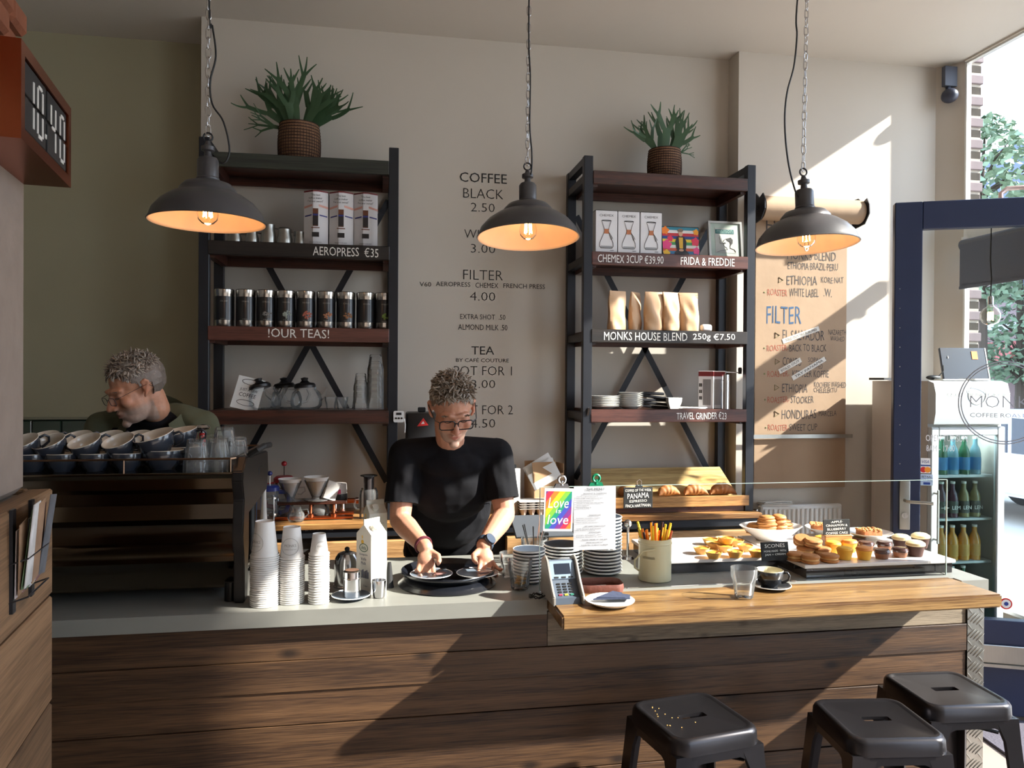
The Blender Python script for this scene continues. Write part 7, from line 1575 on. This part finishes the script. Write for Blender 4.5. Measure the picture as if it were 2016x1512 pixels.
# ---------------- people ----------------
def blob_mesh(name, prims, voxel, smooth=2, post=None, M=None, fac=.5):
    """one continuous surface grown from overlapping volumes"""
    bm = BM()
    for p in prims:
        if p[0] == 'e': ell(bm, p[1], p[2], 18, 12, R=p[3] if len(p) > 3 else None, M=M)
        else:
            pts, rr = p[1], p[2]; sy = p[3] if len(p) > 3 else 1.0
            tube(bm, pts, rr, 14, M=M, sy=sy)
            for q, r in ((pts[0], rr[0]), (pts[-1], rr[-1])):
                ell(bm, q, (r*.99,)*3, 14, 9, M=M)
            for q, r in list(zip(pts, rr))[1:-1]: ell(bm, q, (r*.99,)*3, 14, 9, M=M) if sy == 1.0 else None
    me = bpy.data.meshes.new(name); bm.normal_update(); bm.to_mesh(me); bm.free()
    o = bpy.data.objects.new(name, me); COL.objects.link(o)
    md = o.modifiers.new('r', 'REMESH'); md.mode = 'VOXEL'; md.voxel_size = voxel; md.use_smooth_shade = True
    ms = o.modifiers.new('s', 'SMOOTH'); ms.factor = fac; ms.iterations = smooth
    dg = bpy.context.evaluated_depsgraph_get(); ev = o.evaluated_get(dg); nm = bpy.data.meshes.new_from_object(ev)
    bpy.data.objects.remove(o); bpy.data.meshes.remove(me)
    if post:
        for v in nm.vertices: v.co = post(v.co)
    nm.name = name
    for p in nm.polygons: p.use_smooth = True
    return nm
def skin_mat(name, base, blush, stub):
    m = bpy.data.materials.new(name); m.use_nodes = True; N = m.node_tree.nodes; L = m.node_tree.links; p = N['Principled BSDF']
    at = N.new('ShaderNodeVertexColor'); at.layer_name = 'skin'; nz = N.new('ShaderNodeTexNoise'); nz.inputs['Scale'].default_value = 120
    tc = N.new('ShaderNodeTexCoord'); L.new(tc.outputs['Object'], nz.inputs['Vector'])
    mx = N.new('ShaderNodeMix'); mx.data_type = 'RGBA'; mx.blend_type = 'MULTIPLY'; mx.inputs[0].default_value = .25
    L.new(at.outputs['Color'], mx.inputs[6]); L.new(nz.outputs['Fac'], mx.inputs[7]); L.new(mx.outputs[2], p.inputs['Base Color'])
    p.inputs['Roughness'].default_value = .48; p.inputs['Subsurface Weight'].default_value = .12; p.inputs['Subsurface Radius'].default_value = (.012, .005, .003); p.inputs['Subsurface Scale'].default_value = 1.0
    b = N.new('ShaderNodeBump'); b.inputs['Strength'].default_value = .12; b.inputs['Distance'].default_value = .002; L.new(nz.outputs['Fac'], b.inputs['Height']); L.new(b.outputs[0], p.inputs['Normal'])
    return m
def head_prims():
    P = [('e', (0, .018, .034), (.076, .096, .084)), ('e', (0, -.030, -.025), (.062, .060, .088)), ('e', (0, -.042, -.078), (.046, .044, .034)), ('e', (0, -.080, -.100), (.019, .015, .015)),
         ('c', [(0, -.084, .014), (0, -.100, -.010), (0, -.112, -.030)], [.0085, .0095, .0108]), ('e', (.012, -.099, -.034), (.009, .010, .008)), ('e', (-.012, -.099, -.034), (.009, .010, .008)),
         ('c', [(-.046, -.070, .024), (-.022, -.086, .026), (0, -.086, .022), (.022, -.086, .026), (.046, -.070, .024)], [.008, .010, .008, .010, .008]),
         ('e', (.040, -.062, -.022), (.022, .022, .022)), ('e', (-.040, -.062, -.022), (.022, .022, .022)),
         ('c', [(-.022, -.080, -.060), (-.008, -.092, -.056), (0, -.092, -.058), (.008, -.092, -.056), (.022, -.080, -.060)], [.004, .006, .005, .006, .004]),
         ('c', [(-.019, -.082, -.066), (0, -.093, -.070), (.019, -.082, -.066)], [.004, .0068, .004]),
         ('e', (.030, -.074, .005), (.0150, .011, .0100)), ('e', (-.030, -.074, .005), (.0150, .011, .0100))]
    for s in (-1, 1):
        P += [('c', [(s*.073, -.006, -.022), (s*.080, -.004, -.012), (s*.084, .010, .010), (s*.086, .018, .024), (s*.084, .010, .034), (s*.079, -.003, .028)], [.0060, .0055, .0052, .0052, .0052, .0050]), ('e', (s*.078, .006, .006), (.006, .014, .022))]
    return P
def head_post(c):
    # carve eye sockets, nostril wings, mouth line and philtrum in the head's own frame
    def g(x, y, z, r, d):
        q = ((c.x-x)**2+(c.y-y)**2+(c.z-z)**2)/(r*r)
        return d*math.exp(-q)
    y = c.y
    for s in (-1, 1):
        y += g(s*.030, -.085, .019, .012, .0035)+g(s*.030, -.088, -.0095, .010, .0035)+g(s*.020, -.088, .006, .008, .004)+g(s*.030, -.085, -.052, .012, .003)
    y += g(0, -.10, -.0625, .012, .0022)+g(0, -.095, -.083, .010, .004)
    return Vector((c.x, y, c.z))
def hand_prims(W, d, s, curl, thumb, spread=.2, sc=1.0, palm=.088):
    """W wrist, d towards the knuckles, s across the palm (towards the little finger); n = back of the hand"""
    d = d.normalized(); s = (s-d*s.dot(d)).normalized(); n = s.cross(d).normalized()*thumb
    P = []; K = [W+d*(palm*sc*k)+s*(o*sc) for o, k in ((-.030, .97), (-.010, 1.03), (.010, .99), (.028, .90))]
    for k in K: P.append(('c', [W+(k-W)*.12, W+(k-W)*.6, k], [.017*sc, .0145*sc, .0105*sc]))
    P.append(('e', W+d*.045*sc-n*.004, (.034*sc, .034*sc, .018*sc), Matrix((s, d, n)).transposed()))
    L = [(.044, .027, .021), (.048, .031, .023), (.045, .029, .022), (.035, .021, .019)]
    for i, k in enumerate(K):
        a = 0; q = k; pts = [q]; fd = (d+s*((i-1.5)*spread*.5)).normalized()
        for j in range(3):
            a += curl[i][j]; dirv = (fd*cos(a)-n*sin(a)); q = q+dirv*L[i][j]*sc; pts.append(q)
        P.append(('c', pts, [.0098*sc, .0088*sc, .0080*sc, .0068*sc]))
    t0 = W+d*.022*sc-s*.022*sc; t1 = t0+(d*.55-s*.72-n*.35).normalized()*.042*sc; t2 = t1+(d*.85-s*.20-n*.55).normalized()*.032*sc; t3 = t2+(d*.8+s*.15-n*.6).normalized()*.026*sc
    P.append(('c', [t0, t1, t2, t3], [.0155*sc, .0125*sc, .0105*sc, .0080*sc]))
    return P
def colour_body(me, HM, base, lips, stub, ruddy, handc=None):
    inv = HM.inverted(); ca = me.color_attributes.new('skin', 'FLOAT_COLOR', 'POINT'); data = []
    for v in me.vertices:
        q = inv @ v.co; c = list(base)
        if q.length < .2:
            def w(x, y, z, rx, ry, rz): return math.exp(-(((q.x-x)/rx)**2+((q.y-y)/ry)**2+((q.z-z)/rz)**2))
            b = min(1, w(0, -.095, -.063, .020, .02, .0075)*1.2); r_ = min(1, w(0, -.11, -.028, .02, .02, .016)+w(.042, -.07, -.02, .022, .03, .022)*.7+w(-.042, -.07, -.02, .022, .03, .022)*.7+w(.084, .01, 0, .012, .03, .03)*.8+w(-.084, .01, 0, .012, .03, .03)*.8)
            st = 0
            if -.125 < q.z < -.040 and q.y < .02: st = min(1, (-.040-q.z)/.02)*(1 if abs(q.x) < .065 else .6)
            st = max(st, w(0, -.10, -.048, .026, .02, .008))*(1-b)
            for k in range(3): c[k] = c[k]*(1-r_*.5)+ruddy[k]*r_*.5; c[k] = c[k]*(1-st*.55)+stub[k]*st*.55; c[k] = c[k]*(1-b*.8)+lips[k]*b*.8
        data += c[:3]+[1]
    ca.data.foreach_set('color', data)
def hair_mesh(HM, seed, n, front, L0, cols, top=.04):
    rnd = random.Random(seed); bm = BM()
    c0 = Vector((0, .018, .034)); R_ = Vector((.078, .098, .086))
    def inside(u):   # hair covers crown, back and sides above the ears
        p = Vector((c0.x+R_.x*u.x, c0.y+R_.y*u.y, c0.z+R_.z*u.z))
        if p.y < -.045: return p.z > front-.010*abs(p.x)/.05
        if p.y < .0: return p.z > (.055-(p.y+.045)*.9 if abs(p.x) > .05 else front)
        return p.z > -.045 if p.y > .03 else p.z > .022
    # cap
    rings = 16; N_ = 40; G = []
    for j in range(rings+1):
        row = []
        for i in range(N_):
            th = pi*j/rings; ph = 2*pi*i/N_; u = Vector((sin(th)*cos(ph), sin(th)*sin(ph), cos(th))); k = 1.03+.02*sin(ph*7+th*9)+.015*sin(ph*13)
            row.append((u, bm.verts.new(HM @ Vector((c0.x+R_.x*u.x*k, c0.y+R_.y*u.y*k, c0.z+R_.z*u.z*k)))))
        G.append(row)
    for j in range(rings):
        for i in range(N_):
            i2 = (i+1) % N_; us = (G[j][i][0]+G[j][i2][0]+G[j+1][i][0]+G[j+1][i2][0])/4
            if us.length > .1 and inside(us.normalized()):
                try: f = bm.faces.new((G[j][i][1], G[j+1][i][1], G[j+1][i2][1], G[j][i2][1])); f.material_index = 0
                except ValueError: pass
    bmesh.ops.delete(bm, geom=[v for v in bm.verts if not v.link_faces], context='VERTS')
    k = 0
    while k < n:
        u = Vector((rnd.gauss(0, 1), rnd.gauss(0, 1), rnd.gauss(.35, 1))).normalized()
        if not inside(u): continue
        k += 1; p = Vector((c0.x+R_.x*u.x, c0.y+R_.y*u.y, c0.z+R_.z*u.z)); nrm = Vector((u.x/R_.x, u.y/R_.y, u.z/R_.z)).normalized()
        up = max(0, u.z); L = L0*(.35+.9*up)*rnd.uniform(.7, 1.25)*(1.2 if u.y < 0 and up > .3 else 1)
        flow = Vector((rnd.uniform(-.8, .8), rnd.uniform(-.9, .5), rnd.uniform(-.3, .4))); flow -= nrm*flow.dot(nrm)
        side = 1-up; g = Vector((0, .2, -1))*side*1.2; g -= nrm*g.dot(nrm)
        pts = []; q = p-nrm*.002; dv_ = (nrm*(.75*up+.18)+flow*.85+g).normalized()
        for j in range(5):
            pts.append(HM @ q); q = q+dv_*L/4; dv_ = (dv_+flow*.5*sin(j*1.6+rnd.uniform(-.3, .3))-nrm*.34).normalized()
        r0 = rnd.uniform(.0024, .0042); m_ = 0 if rnd.random() < .6-.3*(1-up) else 1
        tube(bm, pts, [r0, r0*1.0, r0*.85, r0*.6, r0*.2], 4, m=m_, cap=False)
    return bm
M_EYE = mat('eye_white', S(220, 216, 210), .2); M_IRIS = mat('iris', S(60, 70, 80), .2)

# ===== barista bending over the tray =====
hc = aY(890, 806, 2.80)
HM1 = Matrix.Translation(hc) @ RZ(5) @ RX(30) @ RY(-3)
H1 = lambda *p: HM1 @ Vector(p)
Vx = Vector
nb = Vx((.285, 2.965, 1.385)); chest = Vx((.285, 3.03, 1.26)); waist = Vx((.285, 3.24, 1.03)); hip = Vx((.285, 3.33, .90))
LS_ = Vx((.105, 2.985, 1.365)); RS_ = Vx((.462, 2.985, 1.365))
LE = Vx((.085, 2.93, 1.125)); RE = Vx((.487, 2.93, 1.135)); LW = aY(838, 1078, 2.735); RW = aY(952, 1074, 2.735)
P = []
for p in head_prims():
    if p[0] == 'e': P.append(('e', HM1 @ Vx(p[1]), p[2], HM1.to_3x3()))
    else: P.append(('c', [HM1 @ Vx(q) for q in p[1]], p[2]))
P += [('c', [H1(0, .03, -.05), H1(0, .055, -.10), nb+Vx((0, .02, -.02))], [.054, .054, .056])]
P += [('e', chest+Vx((0, .01, -.02)), (.155, .095, .13)), ('e', (chest+waist)/2, (.15, .105, .16)), ('e', waist, (.14, .10, .13)), ('c', [LS_+Vx((.03, 0, -.01)), nb+Vx((0, .02, -.03)), RS_-Vx((.03, 0, .01))], [.05, .05, .05])]
for a, b, c in ((LS_, LE, LW), (RS_, RE, RW)):
    P += [('c', [a, a.lerp(b, .5), b], [.052, .047, .040]), ('c', [b, b.lerp(c, .3), b.lerp(c, .7), c], [.040, .042, .033, .0265])]
c3 = lambda a, b, c_: (a, b, c_)
P += hand_prims(LW, Vx((-.02, -.42, -.62)), Vx((-1, .10, -.15)), [(.25, .55, .5), (.35, .6, .5), (.45, .65, .5), (.55, .65, .5)], -1, sc=.86)
P += hand_prims(RW, Vx((.06, -.42, -.62)), Vx((1, .12, -.05)), [(.25, .45, .4), (.30, .5, .4), (.35, .5, .4), (.4, .5, .4)], 1, .5, sc=.86)
def post1(c):
    q = HM1.inverted() @ c
    return HM1 @ head_post(q) if q.length < .16 else c
bme = blob_mesh('body', P, .0036, 3, post1)
colour_body(bme, HM1, S(200, 146, 120), S(170, 92, 84), S(150, 140, 130), S(206, 124, 100))
bar_t = thing('person', 'person with grey curly hair, glasses and black t-shirt bending over the tray', 'person', (.285, 3.30, 0))
def pchild(name, bm, m_, parent, ang=60):
    o = obj(name, bm, m_, parent, ang=ang); 
    if parent is not None: o.matrix_parent_inverse = Matrix.Identity(4); o.location = o.location
    return o
BOFF = -Vector(bar_t.location)
def shift(me_or_bm, off):
    if isinstance(me_or_bm, bmesh.types.BMesh):
        for v in me_or_bm.verts: v.co += off
    else:
        for v in me_or_bm.vertices: v.co += off
    return me_or_bm
M_SKIN = skin_mat('skin', None, None, None)
body = obj('body', shift(bme, BOFF), M_SKIN, bar_t)
# t-shirt
M_TEE = mat('black_jersey', S(17, 17, 21), .9, var=.2, bump=.25, scale=30, spec=.2)
SP = [('e', chest, (.180, .122, .165)), ('e', chest+Vx((0, .02, .05)), (.170, .110, .10)), ('e', (chest+waist)/2, (.180, .122, .18)), ('e', waist, (.178, .118, .18)), ('e', hip+Vx((0, -.01, .02)), (.176, .120, .15)), ('e', nb+Vx((0, .012, -.008)), (.100, .080, .056)), ('e', nb+Vx((0, -.01, -.05)), (.13, .075, .06)),
      ('c', [LS_+Vx((.02, 0, .0)), nb+Vx((-.05, .015, -.012)), nb+Vx((.05, .015, -.012)), RS_-Vx((.02, 0, 0))], [.066, .066, .066, .066])]
for a, b in ((LS_, LE), (RS_, RE)): SP.append(('c', [a, a.lerp(b, .45), a.lerp(b, .80)], [.066, .064, .066]))
dl = (LE-LS_).normalized(); dr_ = (RE-RS_).normalized(); cl = LS_.lerp(LE, .74); cr_ = RS_.lerp(RE, .74)
nka = (nb-H1(0, .02, -.06)).normalized(); nkc = nb+Vx((0, -.035, .045))
def tee_post(c):
    for o_, d_, side in ((cl, dl, -1), (cr_, dr_, 1)):
        if (c.x-chest.x)*side > .13:
            e = (c-o_).dot(d_)
            if e > 0 and (c-o_).length < .16: c = c-d_*e
    if c.z < .90: c = Vx((c.x, c.y, .90))
    w = .006*sin(c.x*34+c.z*22)*max(0, 1-abs(c.z-1.08)/.2)+.004*sin(c.z*40+c.x*60)*max(0, 1-abs(c.z-1.3)/.15)
    return Vx((c.x, c.y-w, c.z))
tme = blob_mesh('t_shirt', SP, .0065, 4, tee_post)
tee = obj('t_shirt', shift(tme, BOFF), M_TEE, bar_t)
bm = BM(); ell(bm, aY(991, 935, 2.915)+Vector((0, -.0, 0)), (.004, .002, .005)); obj('sleeve_logo', shift(bm, BOFF), M_PAPER, tee)
# trousers, legs, shoes
M_TRS = mat('dark_trousers', S(30, 32, 40), .85, bump=.2, scale=40)
LP = [('e', hip, (.150, .110, .11))]
for s in (-1, 1): LP += [('c', [hip+Vx((s*.08, 0, -.02)), Vx((hip.x+s*.10, 3.33, .48)), Vx((hip.x+s*.105, 3.36, .10))], [.088, .062, .050])]
obj('trousers', shift(blob_mesh('trousers', LP, .012, 3), BOFF), M_TRS, bar_t)
for s in (-1, 1): bm = BM(); ell(bm, (hip.x+s*.105, 3.31, .045), (.045, .125, .045)); obj('shoe', shift(bm, BOFF), M_RUBBER, bar_t)
# hair, brows, glasses
M_H1 = mat('hair_grey_brown', S(112, 98, 84), .55, var=.35, scale=60); M_H2 = mat('hair_silver', S(164, 156, 146), .5, var=.3, scale=60)
hb = hair_mesh(HM1, 3, 1500, .082, .027, None); hr = obj('hair', shift(hb, BOFF), [M_H1, M_H2], bar_t, ang=0); hr['kind'] = 'stuff'
rnd = random.Random(6)
for s in (-1, 1):
    bm = BM()
    for i in range(26): x = .012+.036*i/26; tube(bm, [H1(s*x, -.088+.35*(x-.012)**1.0*.6, .024+.004*sin(i)), H1(s*(x+.007), -.093+.35*(x-.012)*.6, .027+.003*rnd.random())], [.0016, .0006], 4)
    e_ = obj('eyebrow', shift(bm, BOFF), M_H1, bar_t, ang=0)
    bm = BM(); tube(bm, [H1(s*.016, -.0835, .001), H1(s*.024, -.0865, -.0015), H1(s*.032, -.0865, -.002), H1(s*.041, -.081, .0)], .0012, 4); obj('eyelashes', shift(bm, BOFF), M_INK, bar_t)
M_FRM = mat('glasses_frame', S(26, 26, 32), .3)
def spectacles(Hf, off, parent, m_, w=.027, h=.018, r=.0022, ry=-.104, rimz=.0):
    bm = BM()
    for s in (-1, 1):
        tube(bm, [Hf(s*(.033)+a, ry+.16*abs(s*.033+a)**1.5, rimz+b) for a, b in [(p[0], p[1]) for p in rrect(w*2, h*2, .010, 4)]], r, 6, closed=True)
        tube(bm, [Hf(s*.060, ry+.004, rimz+.012), Hf(s*.074, ry+.02, rimz+.012), Hf(s*.083, -.02, rimz+.018), Hf(s*.086, .012, rimz+.020), Hf(s*.084, .030, rimz)], r*.85, 6)
    tube(bm, [Hf(-.008, ry, rimz+.006), Hf(0, ry-.002, rimz+.009), Hf(.008, ry, rimz+.006)], r, 6); g_ = obj('glasses', shift(bm, off), m_, parent)
    for s in (-1, 1):
        bm = BM(); pts = [Hf(s*(.033)+a*.97, ry+.001+.16*abs(s*.033+a)**1.5, rimz+b*.97) for a, b in rrect(w*2, h*2, .010, 4)]; bm.faces.new([bm.verts.new(p) for p in pts]); obj('lens', shift(bm, off), glass('lens_glass', (.95, .96, .96, 1), .10), g_)
spectacles(lambda *p: H1(*p), BOFF, bar_t, M_FRM, rimz=-.002)
# watch and bracelet
def band(Wp, d_, r, w, m_, nm, parent, off):
    q = d_.to_track_quat('Z', 'Y').to_matrix().to_4x4(); MM = Matrix.Translation(Wp) @ q
    bm = BM(); lathe(bm, [(r, -w/2), (r+.0035, -w/2), (r+.0045, 0), (r+.0035, w/2), (r, w/2), (r, -w/2)], 28, M=MM); b_ = obj(nm, shift(bm, off), m_, parent); return b_, MM
wd = (RW-RE).normalized(); wb, MMw = band(RW-wd*.012, wd, .0285, .022, mat('watch_strap', S(50, 62, 78), .5), 'watch', bar_t, BOFF)
bm = BM(); cdir = (CAM-RW).normalized(); wp = RW-wd*.012+(Vector((.35, -.8, .5))-wd*Vector((.35, -.8, .5)).dot(wd)).normalized()*.033; MMf = Matrix.Translation(wp) @ (Vector((.35, -.8, .5))-wd*Vector((.35, -.8, .5)).dot(wd)).to_track_quat('Z', 'Y').to_matrix().to_4x4()
lathe(bm, [(0, -.006), (.021, -.006), (.022, 0), (.020, .006), (0, .006)], 24, M=MMf); obj('watch_case', shift(bm, BOFF), mat('watch_case', S(44, 56, 74), .35), wb)
wd2 = (LW-LE).normalized(); band(LW-wd2*.020, wd2, .0295, .012, mat('bracelet_maroon', S(90, 30, 44), .7, bump=.4, scale=90), 'bracelet', bar_t, BOFF)

# ===== person in the olive overshirt behind the machine =====
hc2 = aY(268, 766, 3.10)
HM2 = Matrix.Translation(hc2) @ RZ(-52) @ RX(24) @ RY(0) @ Matrix.Scale(1.05, 4)
H2 = lambda *p: HM2 @ Vector(p)
nb2 = Vx((-.862, 3.20, 1.530)); ch2 = Vx((-.85, 3.27, 1.28)); wa2 = Vx((-.83, 3.36, 1.06)); hp2 = Vx((-.83, 3.40, .94))
L2 = Vx((-1.045, 3.20, 1.462)); R2 = Vx((-.690, 3.22, 1.466)); LE2 = Vx((-1.13, 3.16, 1.13)); RE2 = Vx((-.60, 3.25, 1.12)); LW2 = Vx((-1.05, 3.26, 1.13)); RW2 = Vx((-.74, 3.22, 1.14))
P = []
for p in head_prims():
    if p[0] == 'e': P.append(('e', HM2 @ Vx(p[1]), tuple(k*1.05 for k in p[2]), HM2.to_3x3().normalized()))
    else: P.append(('c', [HM2 @ Vx(q) for q in p[1]], [r*1.05 for r in p[2]]))
P += [('c', [H2(0, .030, -.04), H2(0, .030, -.09), nb2], [.058, .056, .060]), ('e', ch2, (.165, .10, .15)), ('e', wa2, (.14, .10, .16)), ('c', [L2-Vx((0, 0, .02)), nb2-Vx((0, 0, .05)), R2-Vx((0, 0, .02))], [.045, .05, .045])]
for a, b, c in ((L2, LE2, LW2), (R2, RE2, RW2)): P += [('c', [a, b], [.050, .040]), ('c', [b, c], [.040, .027])]
LW2d = Vx((.3, -.1, -.15)); P += hand_prims(LW2, Vx((.5, -.35, -.25)), Vx((-.2, -.7, .1)), [(.4, .5, .4)]*4, 1, sc=.86); P += hand_prims(RW2, Vx((-.5, -.35, -.25)), Vx((.2, -.7, .1)), [(.4, .5, .4)]*4, -1, sc=.86)
def post2(c):
    q = HM2.inverted() @ c
    return HM2 @ head_post(q) if q.length < .16 else c
b2m = blob_mesh('body', P, .0042, 3, post2)
colour_body(b2m, HM2, S(206, 150, 120), S(160, 96, 84), S(178, 172, 164), S(192, 112, 84))
p2_ = thing('person', 'person with short grey hair and glasses looking down behind the espresso machine', 'person', (-.83, 3.40, 0)); O2 = -Vector(p2_.location)
obj('body', shift(b2m, O2), M_SKIN, p2_)
TS = [('e', ch2, (.170, .112, .165)), ('e', wa2, (.152, .112, .17)), ('c', [L2+Vx((.06, 0, 0)), nb2-Vx((0, -.012, .045)), R2-Vx((.06, 0, 0))], [.055, .068, .055]), ('e', nb2+Vx((0, 0, -.05)), (.08, .075, .034))]
obj('inner_t_shirt', shift(blob_mesh('inner_t_shirt', TS, .008, 3), O2), M_TEE, p2_)
M_OLV = mat('olive_cotton', S(84, 86, 66), .9, var=.12, bump=.35, scale=24)
OS = [('e', ch2+Vx((-.085, .012, 0)), (.115, .118, .19)), ('e', ch2+Vx((.085, .012, 0)), (.115, .118, .19)), ('e', ch2+Vx((0, .04, 0)), (.178, .092, .18)), ('e', wa2+Vx((-.07, .01, -.02)), (.11, .118, .2)), ('e', wa2+Vx((.07, .01, -.02)), (.11, .118, .2)),
      ('c', [L2+Vx((0, .01, .0)), L2+Vx((.11, .012, .035))], [.068, .062]), ('c', [R2+Vx((0, .01, 0)), R2+Vx((-.11, .012, .035))], [.068, .062]), ('e', nb2+Vx((0, .05, -.03)), (.11, .06, .06))]
for a, b, c in ((L2, LE2, LW2), (R2, RE2, RW2)): OS += [('c', [a, b], [.068, .055]), ('c', [b, b.lerp(c, .6)], [.055, .045])]
def olv_post(c):
    w = .006*sin(c.x*52+c.z*18)*(1 if c.z > 1.1 else .5); return Vx((c.x, c.y-w, c.z+w*.4))
ov = obj('overshirt', shift(blob_mesh('overshirt', OS, .008, 3, olv_post), O2), M_OLV, p2_)
bm = BM()   # collar: two leaves standing round the neck
for s in (-1, 1):
    A = []
    for i in range(9):
        a = pi/2-s*(.10+i*.30); rr = .090+.004*i; z = 1.592-.010*i-(.010*max(0, i-5)); c_ = nb2+Vx((rr*cos(a), rr*.92*sin(a)+.010, 0)); A.append((Vx((c_.x, c_.y, z)), Vx((nb2.x+(rr+.034)*cos(a), nb2.y+(rr+.030)*.92*sin(a)+.010, z-.055-.003*i))))
    V = [(bm.verts.new(p), bm.verts.new(q)) for p, q in A]; V2 = [(bm.verts.new(p+Vx((0, 0, -.004))), bm.verts.new(q+Vx((0, 0, -.004)))) for p, q in A]
    for i in range(8):
        bm.faces.new((V[i][0], V[i+1][0], V[i+1][1], V[i][1])); bm.faces.new((V2[i][1], V2[i+1][1], V2[i+1][0], V2[i][0])); bm.faces.new((V[i][1], V[i+1][1], V2[i+1][1], V2[i][1])); bm.faces.new((V2[i][0], V2[i+1][0], V[i+1][0], V[i][0]))
obj('collar', shift(bm, O2), M_OLV, ov)
LP = [('e', hp2, (.150, .105, .11))]
for s in (-1, 1): LP += [('c', [hp2+Vx((s*.08, 0, -.02)), Vx((hp2.x+s*.10, 3.40, .48)), Vx((hp2.x+s*.105, 3.42, .10))], [.088, .062, .050])]
obj('trousers', shift(blob_mesh('trousers', LP, .012, 3), O2), M_TRS, p2_)
for s in (-1, 1): bm = BM(); ell(bm, (hp2.x+s*.105, 3.37, .045), (.045, .125, .045)); obj('shoe', shift(bm, O2), M_RUBBER, p2_)
M_H3 = mat('hair_light_grey', S(158, 150, 140), .55, var=.3, scale=60); M_H4 = mat('hair_dark_grey', S(112, 102, 94), .5, var=.3, scale=60)
hb = hair_mesh(HM2, 8, 1400, .080, .022, None); hr = obj('hair', shift(hb, O2), [M_H4, M_H3], p2_, ang=0); hr['kind'] = 'stuff'
for s in (-1, 1):
    bm = BM()
    for i in range(24): x = .012+.036*i/24; tube(bm, [H2(s*x, -.088+.21*(x-.012), .024), H2(s*(x+.007), -.093+.21*(x-.012), .027)], [.0016, .0006], 4)
    obj('eyebrow', shift(bm, O2), M_H4, p2_, ang=0)
    bm = BM(); tube(bm, [H2(s*.016, -.0835, .001), H2(s*.024, -.0865, -.0015), H2(s*.032, -.0865, -.002), H2(s*.041, -.081, .0)], .0012, 4); obj('eyelashes', shift(bm, O2), M_INK, p2_)
spectacles(lambda *p: H2(*p), O2, p2_, M_BLK, w=.024, h=.014, r=.0011, rimz=-.004)
